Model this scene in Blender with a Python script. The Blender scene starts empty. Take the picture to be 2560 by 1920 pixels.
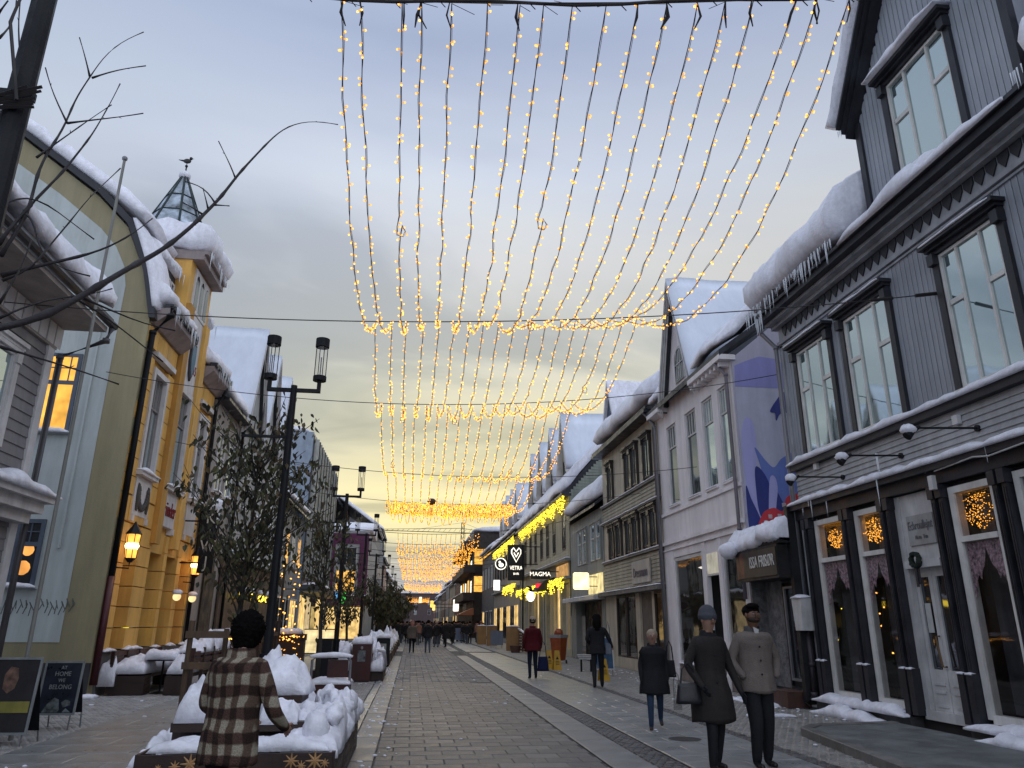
import bpy, bmesh, math, random
from mathutils import Vector, Matrix, noise
from math import sin, cos, pi, radians, sqrt
random.seed(7)
SC = bpy.context.scene
COL = SC.collection
# ---------------------------------------------------------------- camera
cam_d = bpy.data.cameras.new('camera'); cam = bpy.data.objects.new('camera', cam_d); COL.objects.link(cam)
cam_d.sensor_width = 36.0; cam_d.lens = 36.0 * 1840 / 2560; cam_d.clip_start = 0.05; cam_d.clip_end = 5000
_p, _y, _r = radians(18.04), radians(7.36), radians(0.33)
_f = Vector((sin(_y)*cos(_p), cos(_y)*cos(_p), sin(_p)))
_rt = Vector((cos(_y), -sin(_y), 0)); _up = _rt.cross(_f)
_R = _rt*cos(_r) + _up*sin(_r); _U = -_rt*sin(_r) + _up*cos(_r)
cam.matrix_world = Matrix(((_R.x, _U.x, -_f.x, 0), (_R.y, _U.y, -_f.y, 0), (_R.z, _U.z, -_f.z, 1.6), (0, 0, 0, 1)))
SC.camera = cam
# ---------------------------------------------------------------- exposure
SC.view_settings.view_transform = 'Standard'; SC.view_settings.look = 'None'
SC.view_settings.exposure = 0.45; SC.view_settings.gamma = 1.0; SC.view_settings.use_curve_mapping = False
SC.cycles.max_bounces = 6; SC.cycles.transparent_max_bounces = 12
SC.cycles.sample_clamp_indirect = 4.0
# ---------------------------------------------------------------- world: dusk sky with a stretched cloud deck
W = bpy.data.worlds.new('World'); SC.world = W; W.use_nodes = True
nt = W.node_tree; nt.nodes.clear()
def N(t, **k):
    n = nt.nodes.new(t)
    for a, b in k.items(): setattr(n, a, b)
    return n
def LK(a, b): nt.links.new(a, b)
def MATH(op, a, b=None, c=None, clamp=False):
    n = N('ShaderNodeMath', operation=op); n.use_clamp = clamp
    for i, v in enumerate((a, b, c)):
        if v is None: continue
        if isinstance(v, (int, float)): n.inputs[i].default_value = v
        else: LK(v, n.inputs[i])
    return n.outputs[0]
def RAMP(fac, stops, interp='LINEAR'):
    n = N('ShaderNodeValToRGB'); n.color_ramp.interpolation = interp
    e = n.color_ramp.elements
    e[0].position, e[0].color = stops[0][0], (*stops[0][1], 1)
    e[1].position, e[1].color = stops[-1][0], (*stops[-1][1], 1)
    for p, c in stops[1:-1]:
        x = e.new(p); x.color = (*c, 1)
    LK(fac, n.inputs[0]); return n.outputs[0]
def MIX(f, a, b, mode='MIX'):
    n = N('ShaderNodeMix', data_type='RGBA', blend_type=mode)
    for s, v in ((0, f), (6, a), (7, b)):
        if isinstance(v, (int, float)): n.inputs[s].default_value = v
        elif isinstance(v, tuple): n.inputs[s].default_value = (*v, 1)
        else: LK(v, n.inputs[s])
    return n.outputs[2]
tc = N('ShaderNodeTexCoord'); sep = N('ShaderNodeSeparateXYZ'); LK(tc.outputs['Generated'], sep.inputs[0])
dx, dy, dz = sep.outputs
SUNAZ = radians(-1.0)
hl = MATH('SQRT', MATH('ADD', MATH('MULTIPLY', dx, dx), MATH('ADD', MATH('MULTIPLY', dy, dy), 1e-6)))
caz = MATH('DIVIDE', MATH('ADD', MATH('MULTIPLY', dx, sin(SUNAZ)), MATH('MULTIPLY', dy, cos(SUNAZ))), hl)
glow = MATH('POWER', MATH('MAXIMUM', caz, 0.0), 5.0); front = MATH('MULTIPLY', MATH('MAXIMUM', caz, 0.0), 1.7, clamp=True)
zc = MATH('MAXIMUM', dz, 0.0)
toward = RAMP(zc, [(0, (0.252, 0.302, 0.378)), (0.05, (0.302, 0.336, 0.37)), (0.08, (0.437, 0.437, 0.37)), (0.115, (0.672, 0.613, 0.353)), (0.155, (0.739, 0.664, 0.386)), (0.2, (0.61, 0.565, 0.365)), (0.29, (0.583, 0.557, 0.424)), (0.36, (0.555, 0.549, 0.496)), (0.45, (0.516, 0.527, 0.543)), (0.55, (0.481, 0.529, 0.623)), (0.68, (0.317, 0.369, 0.501)), (0.85, (0.396, 0.468, 0.648)), (1, (0.66, 0.74, 0.9))])
away = RAMP(zc, [(0, (0.704, 0.768, 0.87)), (0.12, (0.819, 0.883, 0.998)), (0.3, (0.87, 0.922, 1.05)), (0.55, (0.819, 0.896, 1.075)), (1, (0.66, 0.74, 0.9))])
plain = RAMP(zc, [(0, (0.27, 0.32, 0.4)), (0.12, (0.36, 0.38, 0.4)), (0.3, (0.41, 0.42, 0.42)), (0.45, (0.403, 0.412, 0.424)), (0.55, (0.37, 0.407, 0.479)), (0.68, (0.288, 0.335, 0.455)), (0.85, (0.396, 0.468, 0.648)), (1, (0.66, 0.74, 0.9))])
base = MIX(front, away, MIX(glow, plain, toward))
# blue opening towards the left
left = MATH('MULTIPLY', MATH('MAXIMUM', MATH('MULTIPLY', dx, -1.6), 0.0), 1.0, clamp=True)
base = MIX(MATH('MULTIPLY', left, 0.5), base, (.295, .38, .54))
# cloud layer on a plane overhead
inv = MATH('DIVIDE', 1.0, MATH('ADD', zc, 0.07))
cv = N('ShaderNodeCombineXYZ'); LK(MATH('MULTIPLY', MATH('MULTIPLY', dx, inv), .62), cv.inputs[0]); LK(MATH('MULTIPLY', MATH('MULTIPLY', dy, inv), 1.25), cv.inputs[1]); cv.inputs[2].default_value = 4.3
n1 = N('ShaderNodeTexNoise'); n1.inputs['Scale'].default_value = 0.95; n1.inputs['Detail'].default_value = 5; n1.inputs['Roughness'].default_value = .5; n1.inputs['Distortion'].default_value = .6
LK(cv.outputs[0], n1.inputs['Vector'])
cl = RAMP(n1.outputs['Fac'], [(0, (.56, .59, .64)), (.38, (.66, .69, .73)), (.47, (.86, .875, .89)), (.54, (1.0, .99, .98)), (.64, (1.08, 1.06, 1.0)), (1, (1.10, 1.08, 1.0))])
fade = MATH('SUBTRACT', 1.0, MATH('MULTIPLY', MATH('SUBTRACT', zc, .40), 2.0, clamp=True), clamp=True)
clouded = MIX(fade, base, MIX(1.0, base, cl, 'MULTIPLY'))
bg2 = N('ShaderNodeBackground'); LK(clouded, bg2.inputs[0]); bg2.inputs[1].default_value = 1.0
sky = N('ShaderNodeTexSky', sky_type='NISHITA'); sky.sun_disc = False
sky.sun_elevation = radians(3.0); sky.sun_rotation = -SUNAZ; sky.altitude = 0
bg1 = N('ShaderNodeBackground'); LK(sky.outputs[0], bg1.inputs[0]); bg1.inputs[1].default_value = 0.0015
ad = N('ShaderNodeAddShader'); LK(bg1.outputs[0], ad.inputs[0]); LK(bg2.outputs[0], ad.inputs[1])
wo = N('ShaderNodeOutputWorld'); LK(ad.outputs[0], wo.inputs[0])
W.cycles.sampling_method = 'MANUAL'; W.cycles.sample_map_resolution = 512
# ---------------------------------------------------------------- sun: nearly gone behind the cloud bank at the end of the street
sl = bpy.data.lights.new('sun', 'SUN'); sl.energy = 0.25; sl.angle = radians(25); sl.color = (1, .86, .6)
so = bpy.data.objects.new('sun', sl); COL.objects.link(so)
_sd = Vector((sin(SUNAZ)*cos(radians(6)), cos(SUNAZ)*cos(radians(6)), sin(radians(6))))
so.rotation_euler = _sd.to_track_quat('Z', 'Y').to_euler(); so.location = (0, 60, 30)

# ================================================================ helpers
MATS = {}
def mat(name, col, rough=.75, var=.12, scale=3., bump=.15, metal=0., spec=.4, emis=None, es=0, fine=40., stretch=None, sss=0):
    if name in MATS: return MATS[name]
    m = bpy.data.materials.new(name); m.use_nodes = True; MATS[name] = m
    t = m.node_tree; b = t.nodes['Principled BSDF']
    b.inputs['Roughness'].default_value = rough; b.inputs['Metallic'].default_value = metal
    b.inputs['Specular IOR Level'].default_value = spec
    tcn = t.nodes.new('ShaderNodeTexCoord'); src = tcn.outputs['Object']
    if stretch:
        mp = t.nodes.new('ShaderNodeMapping'); mp.inputs['Scale'].default_value = stretch
        t.links.new(src, mp.inputs[0]); src = mp.outputs[0]
    nz = t.nodes.new('ShaderNodeTexNoise'); nz.inputs['Scale'].default_value = scale; nz.inputs['Detail'].default_value = 6; nz.inputs['Roughness'].default_value = .62
    t.links.new(src, nz.inputs['Vector'])
    r = t.nodes.new('ShaderNodeValToRGB')
    d = tuple(max(0, c*(1-var*1.6)) for c in col); l = tuple(min(1, c*(1+var)) for c in col)
    r.color_ramp.elements[0].position = .3; r.color_ramp.elements[0].color = (*d, 1)
    r.color_ramp.elements[1].position = .7; r.color_ramp.elements[1].color = (*l, 1)
    t.links.new(nz.outputs['Fac'], r.inputs[0])
    # weathering: broad blotches and rain streaks, and a patchy sheen
    m3 = t.nodes.new('ShaderNodeMapping'); m3.inputs['Scale'].default_value = (1.7, 1.7, .22); t.links.new(tcn.outputs['Object'], m3.inputs[0])
    n3 = t.nodes.new('ShaderNodeTexNoise'); n3.inputs['Scale'].default_value = 1.6; n3.inputs['Detail'].default_value = 7; n3.inputs['Roughness'].default_value = .68; t.links.new(m3.outputs[0], n3.inputs['Vector'])
    r3 = t.nodes.new('ShaderNodeMapRange'); r3.inputs[1].default_value = .32; r3.inputs[2].default_value = .62; r3.inputs[3].default_value = 1-min(.34, var*2.4); r3.inputs[4].default_value = 1.04; t.links.new(n3.outputs['Fac'], r3.inputs[0])
    mx3 = t.nodes.new('ShaderNodeMix'); mx3.data_type = 'RGBA'; mx3.blend_type = 'MULTIPLY'; mx3.inputs[0].default_value = 1.0; t.links.new(r.outputs[0], mx3.inputs[6]); t.links.new(r3.outputs[0], mx3.inputs[7]); t.links.new(mx3.outputs[2], b.inputs['Base Color'])
    r4 = t.nodes.new('ShaderNodeMapRange'); r4.inputs[1].default_value = .35; r4.inputs[2].default_value = .65; r4.inputs[3].default_value = rough*.62; r4.inputs[4].default_value = min(1, rough*1.2); t.links.new(nz.outputs['Fac'], r4.inputs[0]); t.links.new(r4.outputs[0], b.inputs['Roughness'])
    if bump:
        n2 = t.nodes.new('ShaderNodeTexNoise'); n2.inputs['Scale'].default_value = fine; n2.inputs['Detail'].default_value = 4
        t.links.new(src, n2.inputs['Vector'])
        bp = t.nodes.new('ShaderNodeBump'); bp.inputs['Strength'].default_value = bump; bp.inputs['Distance'].default_value = .02
        t.links.new(n2.outputs['Fac'], bp.inputs['Height']); t.links.new(bp.outputs[0], b.inputs['Normal'])
    if emis: b.inputs['Emission Color'].default_value = (*emis, 1); b.inputs['Emission Strength'].default_value = es
    if sss: b.inputs['Subsurface Weight'].default_value = sss; b.inputs['Subsurface Radius'].default_value = (.05, .06, .08)
    return m
def glow_mat(name, col, s, sample=True):
    if name in MATS: return MATS[name]
    m = bpy.data.materials.new(name); m.use_nodes = True; MATS[name] = m
    t = m.node_tree; t.nodes.clear()
    e = t.nodes.new('ShaderNodeEmission'); e.inputs[0].default_value = (*col, 1); e.inputs[1].default_value = s
    nz = t.nodes.new('ShaderNodeTexNoise'); nz.inputs['Scale'].default_value = 2.5
    tcn = t.nodes.new('ShaderNodeTexCoord'); t.links.new(tcn.outputs['Object'], nz.inputs['Vector'])
    mr = t.nodes.new('ShaderNodeMapRange'); mr.inputs[1].default_value = .3; mr.inputs[2].default_value = .7; mr.inputs[3].default_value = s*.55; mr.inputs[4].default_value = s*1.25
    t.links.new(nz.outputs['Fac'], mr.inputs[0]); t.links.new(mr.outputs[0], e.inputs[1])
    o = t.nodes.new('ShaderNodeOutputMaterial'); t.links.new(e.outputs[0], o.inputs[0])
    if not sample: m.cycles.emission_sampling = 'NONE'
    return m
def glass_mat(name, mirror=.5, tint=(.55, .62, .64), dark=(.02, .025, .03), clear=0., wav=.03):
    """pane: mirror = share of mirror reflection on top of Fresnel, clear = share seen through"""
    if name in MATS: return MATS[name]
    m = bpy.data.materials.new(name); m.use_nodes = True; MATS[name] = m
    t = m.node_tree; t.nodes.clear()
    g = t.nodes.new('ShaderNodeBsdfGlossy'); g.inputs[0].default_value = (*tint, 1); g.inputs['Roughness'].default_value = .03
    nz = t.nodes.new('ShaderNodeTexNoise'); nz.inputs['Scale'].default_value = 1.3
    tcn = t.nodes.new('ShaderNodeTexCoord'); t.links.new(tcn.outputs['Object'], nz.inputs['Vector'])
    bp = t.nodes.new('ShaderNodeBump'); bp.inputs['Strength'].default_value = wav; bp.inputs['Distance'].default_value = .1
    t.links.new(nz.outputs['Fac'], bp.inputs['Height']); t.links.new(bp.outputs[0], g.inputs['Normal'])
    if clear: d = t.nodes.new('ShaderNodeBsdfTransparent'); d.inputs[0].default_value = (clear, clear, clear, 1)
    else: d = t.nodes.new('ShaderNodeBsdfDiffuse'); d.inputs[0].default_value = (*dark, 1)
    fr = t.nodes.new('ShaderNodeFresnel'); fr.inputs[0].default_value = 1.5
    ma = t.nodes.new('ShaderNodeMath'); ma.operation = 'ADD'; ma.use_clamp = True; ma.inputs[1].default_value = mirror
    t.links.new(fr.outputs[0], ma.inputs[0])
    ge = t.nodes.new('ShaderNodeNewGeometry'); mb = t.nodes.new('ShaderNodeMath'); mb.operation = 'SUBTRACT'; mb.inputs[0].default_value = 1.0; t.links.new(ge.outputs['Backfacing'], mb.inputs[1])
    mm = t.nodes.new('ShaderNodeMath'); mm.operation = 'MULTIPLY'; t.links.new(ma.outputs[0], mm.inputs[0]); t.links.new(mb.outputs[0], mm.inputs[1]); ma = mm
    mx = t.nodes.new('ShaderNodeMixShader'); t.links.new(ma.outputs[0], mx.inputs[0]); t.links.new(d.outputs[0], mx.inputs[1]); t.links.new(g.outputs[0], mx.inputs[2])
    o = t.nodes.new('ShaderNodeOutputMaterial'); t.links.new(mx.outputs[0], o.inputs[0])
    return m
class Frame:
    """local axes of a wall: a along u, b up, c outward"""
    def __init__(s, o, u, n): s.o, s.u, s.n = Vector(o), Vector(u), Vector(n)
    def __call__(s, a, b, c=0.): return s.o + s.u*a + Vector((0, 0, 1))*b + s.n*c
WORLD = Frame((0, 0, 0), (1, 0, 0), (0, 1, 0))      # a=x, b=z, c=y
def FR(X): return Frame((X, 0, 0), (0, 1, 0), (-1, 0, 0))     # right side, faces the street (-x)
def FL(X): return Frame((X, 0, 0), (0, 1, 0), (1, 0, 0))
def FF(Y): return Frame((0, Y, 0), (1, 0, 0), (0, -1, 0))     # faces the camera (-y)
class MB:
    def __init__(s, fr=WORLD): s.v = []; s.f = []; s.fr = fr; s.mi = []; s.cur = 0
    def p(s, a, b, c=0.): s.v.append(s.fr(a, b, c)); return len(s.v)-1
    def face(s, idx): s.f.append(idx); s.mi.append(s.cur)
    def box(s, a0, a1, b0, b1, c0, c1):
        i = [s.p(a, b, c) for c in (c0, c1) for b in (b0, b1) for a in (a0, a1)]
        for q in ((0, 1, 3, 2), (4, 6, 7, 5), (0, 4, 5, 1), (2, 3, 7, 6), (0, 2, 6, 4), (1, 5, 7, 3)): s.face([i[k] for k in q])
        return s
    def prism(s, pts, c0, c1):
        """polygon in (a,b) extruded from c0 to c1"""
        n = len(pts); i0 = [s.p(a, b, c0) for a, b in pts]; i1 = [s.p(a, b, c1) for a, b in pts]
        s.face(i0[::-1]); s.face(i1)
        for k in range(n): s.face([i0[k], i0[(k+1) % n], i1[(k+1) % n], i1[k]])
        return s
    def sect(s, pts, a0, a1):
        """polygon in (c,b) extruded along a"""
        n = len(pts); i0 = [s.p(a0, b, c) for c, b in pts]; i1 = [s.p(a1, b, c) for c, b in pts]
        s.face(i0[::-1]); s.face(i1)
        for k in range(n): s.face([i0[k], i0[(k+1) % n], i1[(k+1) % n], i1[k]])
        return s
    def tube(s, pts, r, n=6, cap=True, r1=None):
        P = [Vector(q) for q in pts]; m = len(P); rings = []
        for k, q in enumerate(P):
            t = (P[min(k+1, m-1)] - P[max(k-1, 0)]);
            if t.length < 1e-9: t = Vector((0, 0, 1))
            t.normalize(); ref = Vector((0, 0, 1)) if abs(t.z) < .9 else Vector((1, 0, 0))
            x = t.cross(ref).normalized(); y = t.cross(x)
            rr = r if not hasattr(r, '__len__') else r[k]
            if r1 is not None: rr = r + (r1-r)*k/(m-1)
            ring = []
            for j in range(n):
                an = 2*pi*j/n; s.v.append(q + x*rr*cos(an) + y*rr*sin(an)); ring.append(len(s.v)-1)
            rings.append(ring)
        for A, B in zip(rings, rings[1:]):
            for j in range(n): s.face([A[j], A[(j+1) % n], B[(j+1) % n], B[j]])
        if cap: s.face(rings[0][::-1]); s.face(rings[-1])
        return s
    def ftube(s, pts, r, n=6, **k): return s.tube([s.fr(*q) for q in pts], r, n, **k)
    def ell(s, c, r, nu=12, nv=8, nz=0, ns=3., seed=0, zmin=None):
        c = Vector(c); r = Vector(r) if hasattr(r, '__len__') else Vector((r, r, r)); rows = []
        for i in range(nv+1):
            th = pi*i/nv; row = []
            for j in range(nu):
                ph = 2*pi*j/nu; d = Vector((sin(th)*cos(ph), sin(th)*sin(ph), cos(th)))
                k = 1 + (nz*noise.noise(d*ns + Vector((seed*7.1, seed, 0))) if nz else 0)
                q = c + Vector((d.x*r.x, d.y*r.y, d.z*r.z))*k
                if zmin is not None: q.z = max(q.z, zmin)
                s.v.append(q); row.append(len(s.v)-1)
            rows.append(row)
        for A, B in zip(rows, rows[1:]):
            for j in range(nu): s.face([A[j], B[j], B[(j+1) % nu], A[(j+1) % nu]])
        return s
    def quad(s, *pts):
        i = []
        for q in pts: s.v.append(Vector(q)); i.append(len(s.v)-1)
        s.face(i); return s
    def build(s, name, m, parent=None, smooth=False, kind=None, label=None, bevel=0):
        off = Vector(parent['_w']) if parent is not None and '_w' in parent else Vector((0, 0, 0))
        if not s.v: return None
        o0 = off
        me = bpy.data.meshes.new(name); me.from_pydata([v-o0 for v in s.v], [], s.f); me.validate()
        ms = m if isinstance(m, (list, tuple)) else [m]
        for x in ms: me.materials.append(x)
        if len(ms) > 1 and len(s.mi) == len(me.polygons): me.polygons.foreach_set('material_index', s.mi)
        bm = bmesh.new(); bm.from_mesh(me); bmesh.ops.recalc_face_normals(bm, faces=bm.faces); bm.to_mesh(me); bm.free()
        if smooth: me.polygons.foreach_set('use_smooth', [True]*len(me.polygons))
        o = bpy.data.objects.new(name, me); COL.objects.link(o)
        if parent is not None: o.parent = parent; o['_w'] = tuple(o0)
        if kind: o['kind'] = kind
        if label: o['label'] = label
        if bevel:
            md = o.modifiers.new('bevel', 'BEVEL'); md.width = bevel; md.segments = 1; md.limit_method = 'ANGLE'
        return o
def thing(name, label, cat, loc=(0, 0, 0), group=None, rz=0):
    o = bpy.data.objects.new(name, None); COL.objects.link(o); o.location = loc; o.empty_display_size = .2
    o['_w'] = tuple(loc) if rz == 0 else (0, 0, 0); o.rotation_euler = (0, 0, rz)
    o['label'] = label; o['category'] = cat
    if group: o['group'] = group
    return o
def tag(o, label, cat, group=None):
    o['label'] = label; o['category'] = cat
    if group: o['group'] = group
    return o
def struct(o): o['kind'] = 'structure'; return o
def copy_tree(o, parent=None):
    c = o.copy(); COL.objects.link(c); c.parent = parent
    for ch in list(o.children): copy_tree(ch, c)
    return c
def link_copy(src, parent, loc=None, rot=None, scale=None):
    c = src.copy(); COL.objects.link(c); c.parent = parent
    if loc is not None: c.location = loc
    if rot is not None: c.rotation_euler = rot
    if scale is not None: c.scale = scale
    return c
def text(name, s, size, fr, a, b, c, m, parent, dir=1, sx=1., ext=.006, shear=0, align='CENTER', up=None):
    cu = bpy.data.curves.new(name, 'FONT'); cu.body = s; cu.size = size; cu.extrude = ext; cu.align_x = align; cu.align_y = 'CENTER'; cu.shear = shear; cu.resolution_u = 2
    t = bpy.data.objects.new(name, cu); COL.objects.link(t)
    dg = bpy.context.evaluated_depsgraph_get(); me = bpy.data.meshes.new_from_object(t.evaluated_get(dg)); bpy.data.objects.remove(t)
    o0 = Vector(parent['_w']) if parent is not None and '_w' in parent else Vector((0, 0, 0))
    for v in me.vertices: v.co = fr(a + dir*v.co.x*sx, b + v.co.y, c + v.co.z) - o0
    me.materials.clear(); me.materials.append(m); me.name = name
    o = bpy.data.objects.new(name, me); COL.objects.link(o); o.parent = parent; return o

# -------- materials
snow = mat('snow', (.78, .78, .84), rough=.6, var=.085, scale=9, bump=.55, fine=24, spec=.3)
snow_smooth_shade = mat('snow_smooth_shade', (.66, .70, .78), rough=.6, var=.03, scale=1.2, bump=.12, fine=10, spec=.3)  # smooth roof snow; the blue shade on the slopes is put into its colour
ice = mat('ice', (.70, .74, .78), rough=.12, var=.05, bump=.2, spec=.7)
black_iron = mat('black_iron', (.010, .011, .014), rough=.6, spec=.2, var=.25, bump=.15, fine=60)
dark_trim = mat('dark_trim', (.026, .027, .034), rough=.5, var=.25, bump=.2, fine=30)
grey_board = mat('grey_board', (.32, .34, .375), rough=.6, var=.16, scale=1.2, bump=.25, stretch=(1, 1, .25))
grey_board2 = mat('grey_board_pale', (.345, .365, .40), rough=.6, var=.16, scale=1.2, bump=.25, stretch=(1, 1, .25))
grey_frieze = mat('grey_frieze', (.33, .34, .36), rough=.6, var=.15)
white_paint = mat('white_paint', (.56, .55, .54), rough=.55, var=.12, bump=.15)
sash_paint = mat('sash_paint', (.66, .64, .60), rough=.5, var=.1, bump=.12)
white_wall = mat('white_plaster', (.74, .70, .70), rough=.85, var=.07, scale=.8, bump=.3, fine=60)
pane_sky = glass_mat('pane_sky', mirror=.5, tint=(.80, .90, .89), dark=(.10, .14, .15))
pane_dark = glass_mat('pane_dark', mirror=.16, tint=(.7, .75, .78), dark=(.02, .022, .025))
pane_shop = glass_mat('pane_shop', mirror=.02, tint=(.8, .8, .8), clear=.85)
warm_bulb = glow_mat('warm_bulb', (1, .43, .085), 2.6, sample=False)
warm_far = glow_mat('warm_bulb_far', (1, .40, .045), 2.0, sample=False)
yellow_bulb = glow_mat('yellow_bulb', (1, .74, .05), 2.6, sample=False)
cap_orange = mat('bulb_socket', (.45, .2, .04), rough=.4, bump=0, emis=(1, .45, .08), es=.7)
cap_orange.cycles.emission_sampling = 'NONE'
warm_room = glow_mat('warm_room', (1, .50, .09), .95)
warm_shop = glow_mat('warm_shop', (1, .66, .24), .8)
cable = mat('dark_cable', (.02, .016, .016), rough=.6, bump=0)
steel = mat('galvanised_steel', (.22, .22, .24), rough=.45, var=.12, metal=.4, bump=.05)
brown_pipe = mat('brown_downpipe', (.03, .024, .028), rough=.45, var=.2)
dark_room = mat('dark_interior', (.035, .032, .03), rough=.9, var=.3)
# ================================================================ ground
road_dark = mat('road_joint', (.058, .055, .055), rough=.9, var=.2, bump=.4)
slab_m = [mat('slab_grey', (.128, .124, .121), rough=.72, var=.2, scale=1.1, bump=.35, fine=70), mat('slab_warm', (.142, .134, .128), rough=.75, var=.18, scale=1.3, bump=.35, fine=70),
          mat('slab_pale', (.168, .162, .157), rough=.7, var=.18, scale=1.2, bump=.35, fine=70), mat('slab_deep', (.108, .105, .103), rough=.7, var=.2, scale=1.1, bump=.35, fine=70)]
curb_m = mat('granite_band', (.20, .20, .20), rough=.55, var=.16, scale=1.4, bump=.3, fine=90)
flag_m = [mat('flag_a', (.30, .307, .302), rough=.42, var=.24, scale=.8, bump=.3, fine=80), mat('flag_b', (.275, .283, .28), rough=.4, var=.24, scale=.9, bump=.3, fine=80), mat('flag_c', (.325, .32, .31), rough=.45, var=.2, scale=.8, bump=.3, fine=80)]
sett_m = mat('granite_setts', (.27, .26, .245), rough=.55, var=.24, scale=5, bump=.6, fine=30)
sett_dark = mat('dark_setts', (.11, .108, .11), rough=.6, var=.35, scale=5, bump=.6, fine=30)
g = MB(); g.quad((-400, -60, -.02), (400, -60, -.02), (400, 900, -.02), (-400, 900, -.02)); struct(g.build('ground', mat('snowy_ground', (.3, .3, .32), var=.2, scale=.2)))
def sheet(name, x0, x1, y0, y1, z, m):
    b = MB(); b.quad((x0, y0, z), (x1, y0, z), (x1, y1, z), (x0, y1, z)); return struct(b.build(name, m))
road = sheet('road', -.36, 2.42, 1, 420, -.010, road_dark)
pav_r = sheet('pavement_right', 2.42, 8.4, 1, 420, -.010, road_dark)
pav_l = sheet('pavement_left', -9.5, -.36, 1, 420, -.010, road_dark)
def slab_mesh(w, d, h, m, seed):
    rnd = random.Random(seed); b = MB(); e = .006
    def jit(): return rnd.uniform(-.0035, .0035)
    z = h
    lo = [b.p(x, 0, y) for x, y in ((0, 0), (w, 0), (w, d), (0, d))]
    mi = [b.p(x+jit(), z-e, y+jit()) for x, y in ((0, 0), (w, 0), (w, d), (0, d))]
    hi = [b.p(x, z+jit()*.5, y) for x, y in ((e*2, e*2), (w-e*2, e*2), (w-e*2, d-e*2), (e*2, d-e*2))]
    for A, B in ((lo, mi), (mi, hi)):
        for k in range(4): b.face([A[k], A[(k+1) % 4], B[(k+1) % 4], B[k]])
    b.face(hi)
    return b.build('paving_slab', m)
def protos(name, w, d, h, mats, n=2):
    out = []
    for i, m in enumerate(mats):
        for k in range(n):
            o = slab_mesh(w, d, h, m, i*10+k); COL.objects.unlink(o); o.name = name; out.append(o)
    return out
def lay(name, parent, P, x0, x1, y0, y1, w, d, gap, limit=300, weights=None, stag=.5, z=0.):
    """individual slabs, staggered row by row, clipped slabs at the edges are scaled"""
    n = 0; y = y0; r = 0; rnd = random.Random(len(name)+int(x0*10)); k = -1
    while y < y1 and n < limit:
        x = x0 - (w*stag if r % 2 else 0)
        while x < x1-.02:
            xa = max(x, x0); xb = min(x+w, x1) - gap
            if xb-xa > .05 and n < limit:
                src = rnd.choices(P, weights)[0]
                c = link_copy(src, parent, (xa, y, z + rnd.uniform(-.003, .003)), scale=((xb-xa)/(w-gap), 1, 1)); n += 1
                c.name = name
            x += w
        y += d; r += 1
    return y, r
def lay_mass(name, parent, m, x0, x1, y0, y1, w, d, gap, h=.008, jz=.004, stag=.5, ym=None, jit=.0, r0=0):
    b = MB(); y = y0; r = r0; rnd = random.Random(3)
    nm = len(m) if isinstance(m, list) else 1
    while y < y1:
        x = x0 - (w*stag if r % 2 else 0)
        while x < x1-.02:
            xa = max(x, x0) + rnd.uniform(0, jit); xb = min(x+w, x1) - gap - rnd.uniform(0, jit); z = h + rnd.uniform(-jz, jz)
            if xb-xa > .03:
                b.cur = rnd.randrange(nm); ya = y + rnd.uniform(0, jit); yb = y+d-gap-rnd.uniform(0, jit); e = min(.012, (xb-xa)*.15)
                v = [b.p(*q) for q in ((xa, -.01, ya), (xb, -.01, ya), (xb, -.01, yb), (xa, -.01, yb), (xa+e, z, ya+e), (xb-e, z, ya+e), (xb-e, z, yb-e), (xa+e, z, yb-e))]
                b.face([v[4], v[5], v[6], v[7]])
                for q in ((0, 1, 5, 4), (1, 2, 6, 5), (2, 3, 7, 6), (3, 0, 4, 7)): b.face([v[i] for i in q])
            x += w
        y += d; r += 1
    return b.build(name, m, parent, kind='stuff')
P1 = protos('paving_slab', .414, .325, .008, slab_m)
ye, rr = lay('paving_slab', road, P1, -.36, 2.40, 8.4, 60, 0.42, .33, .006, 299, weights=(5, 5, 4, 4, 2, 2, 2, 2))
lay_mass('far_paving_slabs', road, slab_m[:3], -.36, 2.40, ye, 110, .42, .33, .010, h=.005, r0=rr)
lay_mass('near_paving_slabs', road, slab_m[:3], -.36, 2.40, 8.4-.33*22, 8.38, .42, .33, .012)
P2 = protos('band_stone', .52, .99, .016, [curb_m])
lay('band_stone', road, P2, 2.42, 2.96, 7.4, 40, .54, 1.0, .01, 60, stag=0)
P2b = protos('band_stone', .34, .99, .014, [curb_m])
lay('band_stone', road, P2b, -.72, -.37, 7.0, 40, .35, 1.0, .01, 60, stag=0)
P2c = protos('band_stone', .16, .99, .016, [flag_m[1]])
lay('band_stone', road, P2c, -.90, -.73, 7.0, 40, .17, 1.0, .01, 60, stag=0)
lay_mass('far_band_stones', road, curb_m, 2.42, 2.96, 47.4, 120, .54, 1.0, .012, stag=0)
lay_mass('far_band_stones', road, curb_m, -.90, -.37, 47.0, 120, .54, 1.0, .012, stag=0)
lay_mass('dark_sett_strip', pav_r, sett_dark, 2.97, 3.33, 7, 60, .12, .12, .012, jz=.006, jit=.006)
P3 = protos('flagstone', .79, .39, .014, flag_m)
lay('flagstone', pav_r, P3, 3.35, 4.92, 7.6, 60, .80, .40, .012, 230)
lay_mass('far_flagstones', pav_r, flag_m, 3.35, 4.92, 7.6+.4*97, 110, .80, .40, .014)
lay_mass('dark_sett_line', pav_r, sett_dark, 4.93, 5.15, 7, 60, .11, .11, .012, jz=.006, jit=.006)
lay_mass('granite_sett_field', pav_r, sett_m, 5.16, 8.15, 8, 40, .125, .115, .009, h=.007, jz=.004, jit=.006)
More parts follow.
